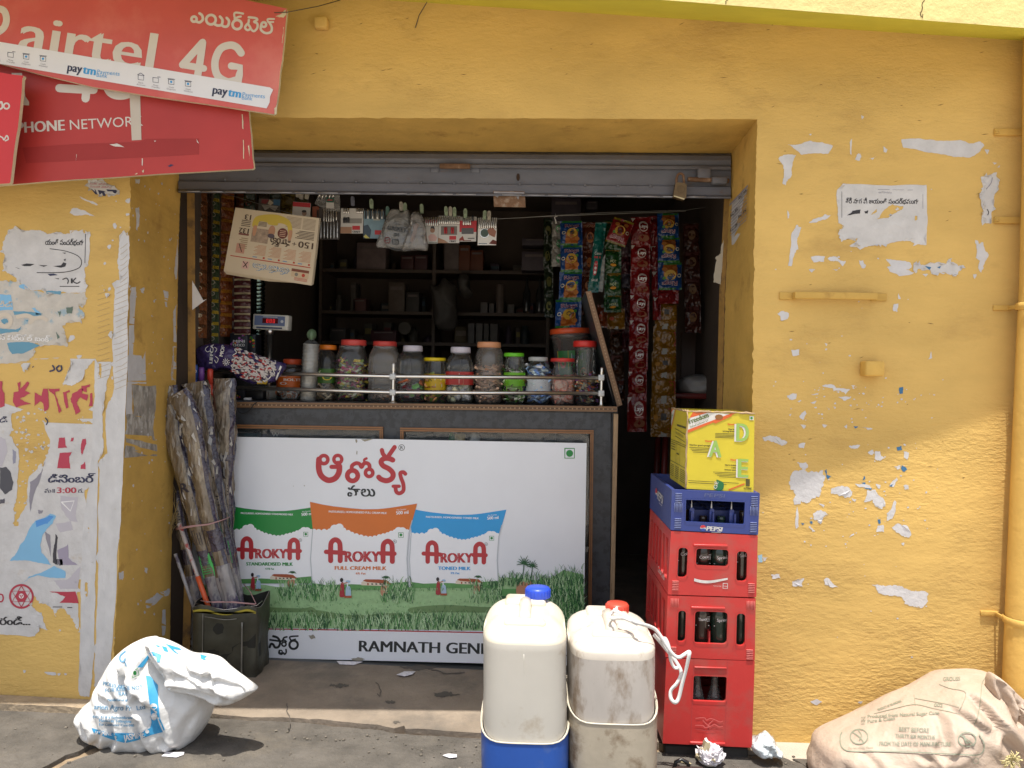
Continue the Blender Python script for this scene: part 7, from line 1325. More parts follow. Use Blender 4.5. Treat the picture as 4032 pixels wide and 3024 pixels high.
def sub(mp_,b,pts,m,h=0): # finely cut print so that it follows the folds
    tri=tessellate_polygon([[Vector((x,y,0)) for x,y in pts]])
    bm=bmesh.new(); vv=[bm.verts.new((x,y,0)) for x,y in pts]
    for tt in tri:
        try: bm.faces.new([vv[i] for i in tt])
        except Exception: pass
    for _ in range(4):
        ed=[e for e in bm.edges if e.calc_length()>26]
        if not ed: break
        bmesh.ops.subdivide_edges(bm,edges=ed,cuts=1); bmesh.ops.triangulate(bm,faces=bm.faces[:])
    bm.verts.index_update(); b.add([mp_(v.co.x,v.co.y,h) for v in bm.verts],[tuple(v.index for v in f.verts) for f in bm.faces],m,True); bm.free()
sub(kb,pr_,[(1155,925),(1190,930),(1250,1000),(1252,1120),(1265,1260),(1305,1350),(1290,1372),(1200,1395),(1080,1440),(990,1460),(880,1430),(740,1375),(725,1340),(860,1380),(970,1380),(1090,1385),(1190,1340),(1200,1300),(1190,1180),(1170,1050)],BLP)
for st,a,b_,h_ in (('MOLES ARE',(815,1000),(985,1035),32),('FOR REUSE NOT',(835,1060),(1130,1030),32),('RAE',(940,1085),(1010,1080),30),('Manufactured by',(850,1128),(1010,1128),22),('arion Agro Pr',(745,1190),(1040,1205),42),('Ltd',(1085,1200),(1150,1190),36),('NO. 41 & 6 Pashamylaram',(735,1262),(1045,1270),22),('Medak in Telangana',(785,1292),(1040,1300),24),('For Customer Care 040',(785,1322),(1060,1330),20)): pr_.text(kb,st,a,b_,h_,BLD,.0012,bold=1)
pr_.text(kb,'JASMINE',(985,1445),(1145,1410),48,WHT,.0022,bold=2); pr_.text(kb,'JASMINE',(750,1392),(885,1402),30,WHT,.0022,bold=1.5); pr_.poly(kb,circ(1215,1170,30,14,24),WHT,.002); pr_.poly(kb,circ(1220,1250,24,14,30),WHT,.002); pr_.poly(kb,circ(1165,1368,16,10),WHT,.002)
pr_.stroke(kb,[(1035,890),(1090,868),(1102,920),(1050,942),(1035,890)],5,GRN,.0015,sm=False); pr_.poly(kb,circ(1068,905,14,12,18),GRN,.0018)
pr_.stroke(kb,[(990,735),(955,765),(950,800),(975,815),(990,790)],14,BLD,.0015); pr_.stroke(kb,[(985,810),(1000,850)],9,BLD,.0015,sm=False); sub(kb,pr_,[(1165,770),(1190,735),(1215,740),(1130,860),(1085,862)],BLP,.001)
for pts in ([(1180,745),(1215,735),(1280,760),(1265,820),(1245,820),(1235,775),(1190,770)],[(1280,690),(1320,700),(1335,740),(1300,730)],[(1230,680),(1270,690),(1250,700)],[(1310,672),(1420,705),(1440,725),(1370,715),(1420,760),(1380,740)],[(1585,755),(1640,770),(1620,790),(1640,805),(1610,800),(1590,790)]): sub(kn,pr_,pts,BLP)
t.done()
# ---- jerry cans standing in cut off can bottoms
def can(label,slabel,x0,x1,ytop,ysh,Yf,capc,bodym,sleevem,zsl,depth,capx,hx,seed,liq,lq):
    xm=(x0+x1)/2; zb=gz(P(xm,2800,Yf).x)-.012; a=P(x0,2700,Yf); b=P(x1,2700,Yf); w_=b.x-a.x; H=P(xm,ytop,Yf+.77*depth).z-zb-.016; hs=(P(xm,ysh,Yf).z-zb)/H; cx=(a.x+b.x)/2; cy=Yf+depth/2
    t=Thing('jerry_can',label,'jerry can','jerry cans in front of the shop'); q=t.part('can_body')
    lean=(P(xm,2400,Yf).x-P(xm,2900,Yf).x)/((P(xm,2400,Yf).z-P(xm,2900,Yf).z))
    def sec(w):   # half width, half depth at relative height
        if w<hs: return 1,1,0
        k=(w-hs)/(1-hs); c=math.cos(min(1,k)*math.pi/2*.96); return .56+.44*c**.75,.60+.40*c**.7,.03*k
    levels=[0,.015,.05,.12,.2,.3,.4,.5,hs*.85,hs*.95,hs]+[hs+(1-hs)*k for k in (.1,.22,.36,.5,.64,.78,.88,.95,1)]
    nA=56; vs=[]
    for w in levels:
        kx,ky,dy=sec(w); r_=.93 if w==0 else (.985 if w<.02 else 1)
        if .1<w<hs*.9: kx*=1.0+.012*math.sin(w*20+seed)
        for i in range(nA):
            th=2*math.pi*i/nA; c,s_=math.cos(th),math.sin(th); p=4.2; e=1/((abs(c)**p+abs(s_)**p)**(1/p))
            z=zb+.02+(H-.02)*w; v=Vector((cx+lean*(z-zb-.3)+c*e*w_/2*kx*r_,cy+dy*depth+s_*e*depth/2*ky*r_,z))
            if w>=hs: # two raised blocks front and back, hollow between for the handle
                yy=(v.y-cy)/(depth/2); 
                if w>.9: v.z-=.016*math.exp(-(yy/.28)**2)
            n_=noise.noise(v*7+Vector((seed,0,0)))*.004; v+=Vector((c,s_,0))*n_
            vs.append(v)
    q.add(vs,[(j*nA+i,j*nA+(i+1)%nA,(j+1)*nA+(i+1)%nA,(j+1)*nA+i) for j in range(len(levels)-1) for i in range(nA)]+[tuple((len(levels)-1)*nA+i for i in range(nA))],bodym,True)
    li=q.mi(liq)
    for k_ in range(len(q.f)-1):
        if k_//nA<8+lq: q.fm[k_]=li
    q=t.part('handle'); zt=zb+H; xs_=cx+lean*(H-.3)
    q.box((xs_,cy-depth*.30,zt-.012),(w_*.50,depth*.14,.03),bodym,.012,3); q.box((xs_,cy+depth*.27,zt-.006),(w_*.52,depth*.26,.034),bodym,.014,3)
    q.tube([(xs_,cy-depth*.27,zt-.008),(xs_,cy-depth*.16,zt+.002),(xs_,cy+depth*.05,zt+.004),(xs_,cy+depth*.18,zt+.0)],[.022,.019,.019,.022],bodym,12)
    q=t.part('cap'); cp=P(capx[0],capx[1],cy+depth*.30); cr_=(P(capx[2],capx[1],cp.y).x-P(capx[0],capx[1],cp.y).x); zc_=P(capx[0],capx[1]-9,cp.y).z-.033
    n=28; pf=[(cr_,0),(cr_*1.03,.004),(cr_,.026),(cr_*.92,.032),(.001,.033)]; q.lathe((cp.x,cp.y,zc_),pf,mat('cap_'+capc,capc,.35),n)
    for i in range(20): an=i*math.pi/10; q.box((cp.x+cr_*1.0*math.cos(an),cp.y+cr_*1.0*math.sin(an),zc_+.014),(.004,.004,.024),mat('cap_'+capc,'',.35),0,1,Matrix.Rotation(an,3,'Z'))
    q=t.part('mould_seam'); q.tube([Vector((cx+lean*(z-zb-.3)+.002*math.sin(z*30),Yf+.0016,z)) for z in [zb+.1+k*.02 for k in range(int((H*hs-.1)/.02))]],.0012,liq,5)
    t.done()
    s=Thing('cut_can_base',slabel,'container','cut off can bottoms under the jerry cans'); q=s.part('base_shell'); vs=[]; lv=[0,.02,.25,.5,.75,.92,1]; zz=zsl-zb
    def rim(c,s_): return 1+(.22 if True else 0)*(max(0,abs(c)-.55)/.45)**1.5
    for k in lv:
        for i in range(nA):
            th=2*math.pi*i/nA; c,s_=math.cos(th),math.sin(th); p=4.2; e=1/((abs(c)**p+abs(s_)**p)**(1/p)); r_=(.95 if k==0 else 1.0)*1.045
            zt_=zb+.0005+zz*k*(rim(c,s_) if k>0 else 1); vs.append(Vector((cx+lean*(zt_-zb-.3)+c*e*w_/2*r_*(1+.01*k),cy+s_*e*depth/2*r_,zt_)))
    N=len(lv); q.add(vs,[(j*nA+i,j*nA+(i+1)%nA,(j+1)*nA+(i+1)%nA,(j+1)*nA+i) for j in range(N-1) for i in range(nA)],sleevem,True)
    q.add([v for v in vs[-nA:]]+[v-Vector(((v.x-cx)*.03,(v.y-cy)*.03,.001)) for v in vs[-nA:]],[(i,(i+1)%nA,nA+(i+1)%nA,nA+i) for i in range(nA)],mat('cut_edge',(.6,.55,.45),.5))
    q=s.part('cut_rim'); q.tube([v+Vector((0,0,.001)) for v in vs[-nA:]]+[vs[-nA]+Vector((0,0,.001))],.0025,mat('cut_edge','',.5),5)
    s.done(); return cx,cy,w_,zb,H
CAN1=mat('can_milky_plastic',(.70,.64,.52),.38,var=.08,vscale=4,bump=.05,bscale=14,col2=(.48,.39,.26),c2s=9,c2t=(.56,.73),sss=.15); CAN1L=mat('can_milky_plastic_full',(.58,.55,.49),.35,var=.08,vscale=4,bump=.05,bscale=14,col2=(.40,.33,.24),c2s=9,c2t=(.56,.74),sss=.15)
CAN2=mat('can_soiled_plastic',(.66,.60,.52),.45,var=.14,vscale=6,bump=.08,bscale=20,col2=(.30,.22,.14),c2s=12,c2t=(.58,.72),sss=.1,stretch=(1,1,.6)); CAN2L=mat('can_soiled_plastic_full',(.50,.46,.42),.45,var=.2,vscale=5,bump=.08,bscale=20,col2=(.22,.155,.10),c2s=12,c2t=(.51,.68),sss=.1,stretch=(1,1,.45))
BLUB=mat('blue_can_plastic',(.025,.10,.42),.35,var=.12,vscale=5,bump=.05,bscale=20,col2=(.10,.16,.36),c2s=7,c2t=(.6,.75)); SOILB=mat('soiled_base_plastic',(.45,.39,.30),.55,var=.2,vscale=8,bump=.12,bscale=25,col2=(.16,.10,.05),c2s=11,c2t=(.53,.70))
Yc1=-.40; z1=P(2060,2925,Yc1).z; z2=P(2410,2850,Yc1+.03).z
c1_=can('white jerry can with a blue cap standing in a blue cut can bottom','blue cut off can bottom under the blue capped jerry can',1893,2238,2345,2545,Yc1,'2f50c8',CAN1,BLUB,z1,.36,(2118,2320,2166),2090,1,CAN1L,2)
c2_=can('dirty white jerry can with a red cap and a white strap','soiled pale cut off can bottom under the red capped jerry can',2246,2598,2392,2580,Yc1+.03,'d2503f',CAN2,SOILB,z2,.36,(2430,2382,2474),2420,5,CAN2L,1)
# dirt specks on the soiled can
t=solo('dirt_specks','dark dirt specks stuck on the front of the soiled jerry can','dirt') if 0 else None
# white strap
STP=mat('white_strap',(.74,.73,.71),.5,var=.05); ke=lambda x,y,Y: P(2500+x/1.7467,2000+y/1.7467,Y)
t=solo('plastic_strap','white plastic strap trailing from the can handle down over the red crates','strap')
def ribbon(pts,wd=.0056):
    q=[Vector(p) for p in smooth([tuple(p) for p in pts],8)]; n=len(q); A=[];Bq=[]
    for i,p in enumerate(q):
        d=(q[min(n-1,i+1)]-q[max(0,i-1)]).normalized(); s_=d.cross(Vector((.15,-.95,.25))).normalized(); tw=.5*math.sin(i*.23); s_=(s_*math.cos(tw)+Vector((0,-1,0))*math.sin(tw)*.6).normalized(); A.append(p-s_*wd); Bq.append(p+s_*wd)
    nn=[ (Bq[i]-A[i]).cross(q[min(n-1,i+1)]-q[max(0,i-1)]).normalized()*.0011 for i in range(n)]
    vs=[a+k for a,k in zip(A,nn)]+[b+k for b,k in zip(Bq,nn)]+[b-k for b,k in zip(Bq,nn)]+[a-k for a,k in zip(A,nn)]
    t.add(vs,[(e*n+i,e*n+i+1,((e+1)%4)*n+i+1,((e+1)%4)*n+i) for e in range(4) for i in range(n-1)],STP,True)
ribbon([ke(-150,700,-.25),ke(-60,745,-.30),ke(20,790,-.34),ke(100,815,-.33),ke(150,845,-.31),ke(205,925,-.30),ke(255,1000,-.30),ke(300,1028,-.30),ke(345,1005,-.30),ke(372,990,-.30),ke(372,1015,-.305),ke(350,1120,-.30),ke(325,1210,-.30),ke(300,1310,-.30),ke(275,1338,-.305),ke(248,1310,-.30),ke(248,1255,-.295),ke(290,1205,-.29),ke(318,1140,-.285),ke(300,1085,-.28),ke(255,1020,-.28),ke(205,960,-.28),ke(165,910,-.29),ke(130,870,-.31)])
ribbon([ke(-120,690,-.22),ke(-170,735,-.27),ke(-150,760,-.30),ke(-70,760,-.315),ke(20,800,-.335)],.0055)
ribbon([ke(180,905,-.29),ke(210,900,-.295),ke(235,960,-.295),ke(245,1040,-.29),ke(270,1095,-.285),ke(300,1100,-.285)],.005)
t.done()
# ---- crates
CRED=mat('crate_red_plastic',(.52,.035,.032),.38,var=.12,vscale=5,bump=.06,bscale=30,col2=(.36,.085,.07),c2s=7,c2t=(.50,.72)); CBLU=mat('crate_blue_plastic',(.028,.05,.22),.38,var=.12,vscale=5,bump=.06,bscale=30,col2=(.06,.08,.2),c2s=8,c2t=(.6,.75)); CINR=mat('crate_red_inside',(.40,.025,.025),.5); CINB=mat('crate_blue_inside',(.02,.035,.16),.5); 
WGR=mat('print_worn_white',(.62,.60,.58),.5,var=.2,vscale=40); PRED=ink('c0323a')
YF=-.17
def crate(label,TL,TR,BL,BR,backx,m,min_,holes,side_holes,deco,n='bottle_crate',depth=.42,side_deco=None,ribs=True):
    p00,p10,p01,p11=[P(*c,YF) for c in (TL,TR,BL,BR)]; W_,H_=100.,100.*((p00-p01).length/(p10-p00).length)
    M_=quadmap(p00,p10,p01,p11,W_,H_); sc=(p10-p00).length/100
    t=Thing(n,label,'crate','stacked bottle crates'); q=t.part('front_panel'); q.slab(M_,rrect(0,0,W_,H_,1.2,2),.014,m,0,holes=holes)
    for h in holes:   # raised lip round each window
        hh=[a for a in h]; cxh=sum(a[0] for a in hh)/len(hh); cyh=sum(a[1] for a in hh)/len(hh); q.stroke(M_,hh,1.3,m,.0022,sm=False,closed=True,ramp=0)
    Bk=Vector((0,depth,0)); dx=Vector((backx*sc,0,0))
    S_=quadmap(p00+Bk+dx,p00,p01+Bk+dx,p01,W_*1.4,H_); 
    q=t.part('side_panel'); q.slab(S_,[(0,0),(W_*1.4,0),(W_*1.4-.01,H_),(0,H_)],.012,m,-.0005,holes=side_holes(W_*1.4,H_))
    if side_deco: side_deco(q,S_,W_*1.4,H_)
    S2=quadmap(p10,p10+Bk+dx,p11,p11+Bk+dx,W_*1.4,H_); q=t.part('side_panel'); q.slab(S2,[(0,0),(W_*1.4,0),(W_*1.4,H_),(0,H_)],.012,m,-.0005,holes=side_holes(W_*1.4,H_))
    Bm=quadmap(p10+Bk+dx,p00+Bk+dx,p11+Bk+dx,p01+Bk+dx,W_,H_); q=t.part('back_panel'); q.slab(Bm,[(0,0),(W_,0),(W_,H_),(0,H_)],.012,m,-.0005)
    q=t.part('floor'); q.hexa([p01+Vector((.013,.014,.004)),p11+Vector((-.013,.014,.004)),p11+Bk+dx+Vector((-.013,-.013,.004)),p01+Bk+dx+Vector((.013,-.013,.004)),p01+Vector((.013,.014,.016)),p11+Vector((-.013,.014,.016)),p11+Bk+dx+Vector((-.013,-.013,.016)),p01+Bk+dx+Vector((.013,-.013,.016))],min_)
    q=t.part('divider')
    for k in range(1,4): a=p01.lerp(p11,k/4); q.box(a+Vector((0,depth/2,.016+H_*sc*.17)),(.005,depth-.03,H_*sc*.34),min_)
    for k in range(1,6): a=p01.lerp(p11,.5)+Vector((0,depth*k/6,0)); q.box(a+Vector((0,0,.016+H_*sc*.17)),(W_*sc-.03,.004,H_*sc*.34),min_)
    q=t.part('corner_ribs') if ribs else None
    if ribs:
        rbm=mat('rib_'+m.name,(.60,.16,.14) if m is CRED else (.16,.19,.36),.4)
        for x0 in (5,91): 
            for yb,vert in ribs:
                for k in range(6):
                    if vert: q.box(M_(x0-1+k*1.6,yb+5,.0016),(.7*sc,.004,10*sc),rbm,.0004,1)
                    else: q.box(M_(x0+3,yb+k*2.0,.0016),(7.5*sc,.005,.8*sc),rbm,.0004,1)
    q=t.part('print'); deco(q,M_,W_,H_)
    t.done(); return M_,sc,H_
def hrect(x0,y0,x1,y1,r): return rrect(x0,y0,x1,y1,r,4)
noholes=lambda w_,h: []
def sl(n,y0,y1): return lambda w_,h: [hrect(w_*(.06+.9*k/n),h*y0,w_*(.06+.9*k/n+.62/n),h*y1,min(3,w_*.02)) for k in range(n)]
def pepsi(q,f,x,y,s):
    q.poly(f,circ(x,y,s,22),WGR,.0016); q.poly(f,[(x+s*math.cos(a),y+s*math.sin(a)) for a in [math.pi+.15+i*(math.pi-.3)/12 for i in range(13)]]+[(x+.5*s,y-.25*s),(x-.3*s,y+.0*s)],PRED,.0022); q.poly(f,[(x+s*math.cos(a),y+s*math.sin(a)) for a in [.35+i*(math.pi-.6)/12 for i in range(13)]]+[(x-.4*s,y+.25*s),(x+.3*s,y+.1*s)],ink('2f4a9a'),.0022)
    q.text(f,'PEPSI',(x+s*1.15,y+s*.75),(x+s*6.2,y+s*.85),s*1.5,WGR,.0018,bold=.5,slant=.18); q.rect(f,x+s*2.8,y+s*1.15,x+s*6,y+s*1.25,WGR,.0018)
def deco_b(q,M_,W_,H_):
    pepsi(q,M_,37,H_*.905,3.4)
    q.text(M_,'PEPSI',(37,H_*.135),(60,H_*.14),4,mat('crate_blue_worn',(.10,.12,.24),.5),.0016,slant=.15)
    for x in (9,93): q.poly(M_,circ(x,H_*.3,1.6,12),mat('crate_hole',(.01,.01,.02),.6),.001); q.poly(M_,[(x-1.2,H_*.31),(x+1.2,H_*.3),(x,H_*.335)],WGR,.0014)
    for x in (18+8,18+31,18+54): q.slab(M_,rrect(x-2.6,H_*.46,x+2.6,H_*.80,2,4),.008,CBLU,-.030); q.slab(M_,[(x-.3,H_*.24),(x+.5,H_*.46),(x-1.2,H_*.46)],.004,WGR,-.034)
def side_b(q,S_,w_,h): pepsi(q,S_,w_*.34,h*.42,7); 
HB=46
crate('blue bottle crate with a globe logo, topmost crate under the yellow carton',(2645,1928),(2992,1942),(2640,2087),(2985,2106),-2,CBLU,CINB,[hrect(16,10,84,36,1.5)],noholes,deco_b,ribs=[(4,False),(15,True),(33,False)],side_deco=side_b)
def wave(q,f,x0,y0,x1,y1,W):
    n=14; A=[];Bq=[]
    for i in range(n+1):
        t_=i/n; x=x0+(x1-x0)*t_; yy=y0+(y1-y0)*t_+ (y1-y0)*0 + 4.2*math.sin(math.pi*t_)*(1-t_*.6); th=(3.4*(1-t_)+1.2*math.sin(math.pi*t_)*.8+2.2*t_*t_); A.append((x,yy-th/2)); Bq.append((x,yy+th/2))
    for i in range(n): q.poly(f,[A[i],A[i+1],Bq[i+1],Bq[i]],WGR,.0016)
def deco_1(q,M_,W_,H_):
    wave(q,M_,29,55.5,67,53,1); q.stroke(M_,[(62,58.5),(67,58.5),(67,64.5),(62,64.5),(62,58.5)],.7,WGR,.0016,sm=False); q.text(M_,'Coke',(62.6,62.6),(66.5,62.6),1.9,WGR,.0018); q.text(M_,'Trademark Regd',(51,62.5),(60,62.5),1.2,WGR,.0016)
    q.box(M_(46,14.5,.002),(.11,.006,.008),CRED,.002)
def side_1(q,S_,w_,h): q.text(S_,'Coca Cola',(w_*.55,h*.86),(w_*.85,h*.86),h*.10,WGR,.0016,slant=.2)
win=lambda s: [hrect(9,18,21,54,4.5),hrect(29.5,18,67.5,39,4),hrect(76,19,89,56,4.5)]
CR1=crate('upper red bottle crate with a white wave print, right below the blue crate',(2642,2091),(2984,2109),(2629,2341),(2978,2352),-2,CRED,CINR,win(1),sl(6,.16,.8),deco_1,ribs=[(58,False)],side_deco=side_1)
def deco_2(q,M_,W_,H_): q.ring(M_,77,57,2.6,.5,mat('crate_red_worn',(.42,.05,.05),.5),.0014); q.box(M_(46,12.5,.002),(.11,.006,.008),CRED,.002)
CR2=crate('middle red bottle crate with three open windows and no print',(2629,2345),(2976,2357),(2620,2588),(2972,2601),-2,CRED,CINR,[hrect(12,16,22,53,4.2),hrect(31,16,69,54,4.5),hrect(78,17,89,55,4.5)],sl(5,.14,.82),deco_2,ribs=[(3,True),(59,False)])
def deco_3(q,M0_,W_,H_):
    M_=lambda a,b,h=0: M0_(a,b-7,h)
    for pts in ([(36,74),(45,73),(48,75.5),(52,73.5),(58,75),(63,77),(66,76)],[(36,82),(44,82),(47,84),(53,82),(57,80),(62,82.5),(66,82)],[(44,76),(48,80),(52,83)],[(55,76),(51,80),(50,84)]): q.stroke(M_,pts,1.1,mat('crate_relief_light',(.62,.12,.11),.4),.002); 
    q.stroke(M_,[(37,86.5),(50,87.5),(64,86)],.9,mat('crate_red_worn','',.5),.002); q.rect(M0_,31,0,31.6,96,mat('crate_red_worn','',.5),.0012); q.rect(M0_,69,0,69.6,96,mat('crate_red_worn','',.5),.0012); q.box(M0_(50,9,.002),(.105,.005,.006),CRED,.002); q.box(M0_(50,95.0,.002),(.115,.008,.010),CRED,.003)
CR3=crate('tall bottom red crate with one square window low in the stack',(2624,2592),(2972,2603),(2609,2927),(2961,2944),-2,CRED,CINR,[hrect(31,18,69.5,48,3)],noholes,deco_3,ribs=None)
q=solo('crate_shade_block','dark block standing in for the shade under the stack of crates','shade'); a,b=P(2614,2945,YF+.02),P(2957,2952,YF+.02); q.box(((a.x+b.x)/2,YF+.02+.19,a.z-.03),(b.x-a.x-.01,.36,.066),mat('crate_shade_black',(.05,.045,.04),.9,var=.3,vscale=20),.006); q.done()  # added dark block, paints the shade at the foot of the crates
# bottles inside the crates
GLB=mat('bottle_brown_glass',(.035,.022,.016),.06,coat=.5); GLG=mat('bottle_green_glass',(.02,.04,.028),.06,coat=.5); GLC=mat('bottle_clear_glass',(.30,.29,.27),.06,trans=.22); DIM=mat('bottle_bumps',(.05,.08,.06),.1)
def bottle(label,px,py,crt,gl,txt,Hb,dyy=.045,r=.029,lidw=None,grp='bottles in the red crates',txt_col=None):
    p=P(px,py,YF+dyy+.014); t=Thing('soda_bottle',label,'bottle',grp); q=t.part('glass_bottle'); o=Vector((p.x,YF+.014+dyy,crt))
    q.lathe(o,[(r*.85,0),(r*.98,.004),(r,.02),(r*.93,Hb*.22),(r*.95,Hb*.30),(r,Hb*.42),(r*.97,Hb*.5),(r*.72,Hb*.62),(r*.48,Hb*.75),(r*.40,Hb*.9),(r*.44,Hb*.93),(r*.46,Hb*.96),(r*.40,Hb)],gl,22)
    if txt:
        l=t.part('label_print')
        def lm(a,b,h=0):
            an=math.radians(-90+(a-.5)*120); zz=b*Hb; rr=r*1.02+.0006+h
            return o+Vector((rr*math.cos(an),rr*math.sin(an),zz))
        l.text(lm,txt,(.26,.41),(.72,.425),.042,txt_col or WHT,0,ydown=False,bold=.006); l.rect(lm,.1,.335,.9,.345,WGR,.0003)
        for k in range(4): l.rect(lm,.7,.46-k*.02,.95,.468-k*.02,WGR,.0003)
    t.done()
def zc_of(M_,H_): return M_(50,H_,0).z+.017
z1_=zc_of(CR1[0],CR1[2]); z2_=zc_of(CR2[0],CR2[2]); z3_=zc_of(CR3[0],CR3[2])
bottle('dark bottle with white small print in the left slot of the upper red crate',2691,2220,z1_,GLB,'Cola',.255); bottle('dark ribbed bottle left in the middle window of the upper red crate',2765,2200,z1_,GLB,'Coca',.235); bottle('green tinted bottle right in the middle window of the upper red crate',2835,2200,z1_,GLG,'Sprite',.235,r=.033); bottle('dark bottle with white script in the right slot of the upper red crate',2922,2220,z1_,GLB,'Coca Cola',.255)
bottle('dark bottle in the left slot of the middle red crate',2687,2480,z2_,GLG,None,.25); bottle('brown bottle with red and white print in the middle crate window',2760,2480,z2_,GLB,'Thanca',.235); bottle('green tinted bottle with white print in the middle crate window',2834,2480,z2_,GLG,'Sprite',.235,r=.033); bottle('dark green bottle in the right slot of the middle red crate',2916,2480,z2_,GLG,None,.25)
bottle('left empty clear bottle behind the window of the bottom crate',2742,2800,z3_,GLC,None,.215); bottle('right empty clear bottle behind the window of the bottom crate',2812,2800,z3_,GLC,None,.212,dyy=.04)
# ---- yellow carton
CYEL=mat('carton_yellow',(.62,.50,.03),.55,var=.1,vscale=6,bump=.12,bscale=12,col2=(.45,.36,.06),c2s=9,c2t=(.62,.75)); KRA=mat('kraft_edge',(.42,.29,.17),.85,var=.3,vscale=40)
t=Thing('yellow_carton','yellow sunflower oil carton standing on top of the blue crate','carton'); YB_=-.155
p00,p10,p01,p11=[P(*c,YB_) for c in ((2707,1620),(2971,1628),(2699,1924),(2967,1939))]
zbt=P(2645,1928,YF).z; 
d=Vector((-.006,.26,0)); q=t.part('box'); q.hexa([p01,p11,p11+d,p01+d,p00,p10,p10+d,p00+d],CYEL)
Fm=quadmap(p00,p10,p01,p11,100,118); Sm=quadmap(p00+d,p00,p01+d,p01,100,118)
q=t.part('worn_edge'); rj=random.Random(3)
for a,b in ((p00,p10),(p00+d,p00),(p00,p01)):
    q.tube([a.lerp(b,k/16)+Vector((R(-.0015,.0015),R(-.0015,.0015),R(-.001,.002))) for k in range(17)],[R(.0018,.0042) for k in range(17)],KRA,6)
q=t.part('print'); OGR=ink('5a6a34'); CW_=mat('carton_white',(.64,.62,.58),.5); ORD=ink('d0602a'); GRL=mat('carton_green',(.28,.46,.10),.5); INKG=ink('4f4a20')
q.poly(Fm,[(1,30),(68,2),(30,1),(3,10)],CW_,.0008); q.poly(Fm,[(3,10),(30,1),(8,1)],ORD,.001); q.poly(Fm,[(1,28),(66,.5),(72,.5),(1,33)],ORD,.0012); 
a0=(4,22); q.text(Fm,'Freedom',(4,19),(32,7.5),8,OGR,.0018,bold=.35); q.text(Fm,'Refined Sunflower Oil',(5,25),(31,13.5),3,OGR,.0018); q.poly(Fm,circ(47,7,6,14,4),ink('8a5a2a'),.0022); q.poly(Fm,[(38,15),(66,2),(66,5),(42,17)],ORD,.0016)
def letter3(s,x,y,w_,h_):
    q.text(Fm,s,(x-w_*.12,y+1),(x+w_*.88,y+1),h_,CW_,.0016,bold=1.6); q.text(Fm,s,(x,y),(x+w_,y),h_,GRL,.0024,bold=.9)
letter3('D',74,42,17,27); letter3('A',34,67,17,25); letter3('E',77,96,14,28)
for st,a,b,h_,m_ in (('Vitamin',(60,19),(72,18.5),3,ORD),('Vital for',(61,26),(72,26),2.4,INKG),('strong bones',(53,29),(72,29),2.4,INKG),('Vitamin',(27,45.5),(39,45),3,ORD),('Vital for good eyesight',(4,52),(36,52),2.5,INKG),('Vitamin',(65,72),(76,72),3,ORD),('Vital in building',(57,80),(76,80),2.4,INKG),('a strong',(67,83.5),(76,83.5),2.4,INKG),('immune system',(57,87),(76,87),2.4,INKG),('1',(88.5,109),(94,109),11,INKG),('LITRE',(86,114),(97,114),3,INKG)): q.text(Fm,st,a,b,h_,m_,.0012,bold=.2)
for k in range(4): q.rect(Fm,42,31.5+k*2,72-k,32.3+k*2,INKG,.0011); q.rect(Fm,4+k*2,54.5+k*2.2,34,55.3+k*2.2,INKG,.0011); q.rect(Fm,40+k*3,90+k*2.2,75,90.8+k*2.2,INKG,.0011)
q.rect(Fm,4,105,78,105.8,INKG,.0011); q.rect(Fm,4,108,60,108.8,INKG,.0011); q.stroke(Fm,[(64,116),(86,106)],2,ORD,.001,sm=False)
q.poly(Fm,smooth([(45,102),(50,103),(56,107),(54,117),(44,117),(42,112),(46,108)],5,True),ink('1f6a3a'),.0015); q.text(Fm,'GE',(45.5,116),(48,105),5,CW_,.002); q.rect(Fm,92.5,4,98.5,10,CW_,.0014); q.poly(Fm,circ(95.5,7,1.8,12),GRN,.002)
q.poly(Sm,[(2,30),(22,2),(2,2)],CW_,.0008); q.stroke(Sm,[(2,34),(28,2)],2.5,ORD,.001,sm=False); q.stroke(Sm,[(1,6),(10,1)],3,ORD,.001,sm=False); q.text(Sm,'Oil',(5,18),(14,12),5,ink('3f8a5a'),.0014)
for y in (52,55,87): q.rect(Sm,2,y,98,y+.8,INKG,.001)
q.stroke(Sm,[(30,32),(92,36),(92,48),(30,44),(30,32)],.9,INKG,.001,sm=False); q.text(Sm,'PALLETIZATION',(34,40),(80,43),4,INKG,.001); q.rect(Sm,40,24,95,27,INKG,.001)
for x in (38,62): q.rect(Sm,x,55,x+.8,87,INKG,.001)
for k in range(7): q.rect(Sm,4,92+k*3,26,93+k*3,INKG,.001); q.rect(Sm,34,92+k*3,58,93+k*3,INKG,.001); q.rect(Sm,66,92+k*3,96,93+k*3,INKG,.001)
for k in range(3): q.rect(Sm,4,58+k*4,32,59.4+k*4,INKG,.001); q.rect(Sm,42,70,58,72,INKG,.0012)
t.done()
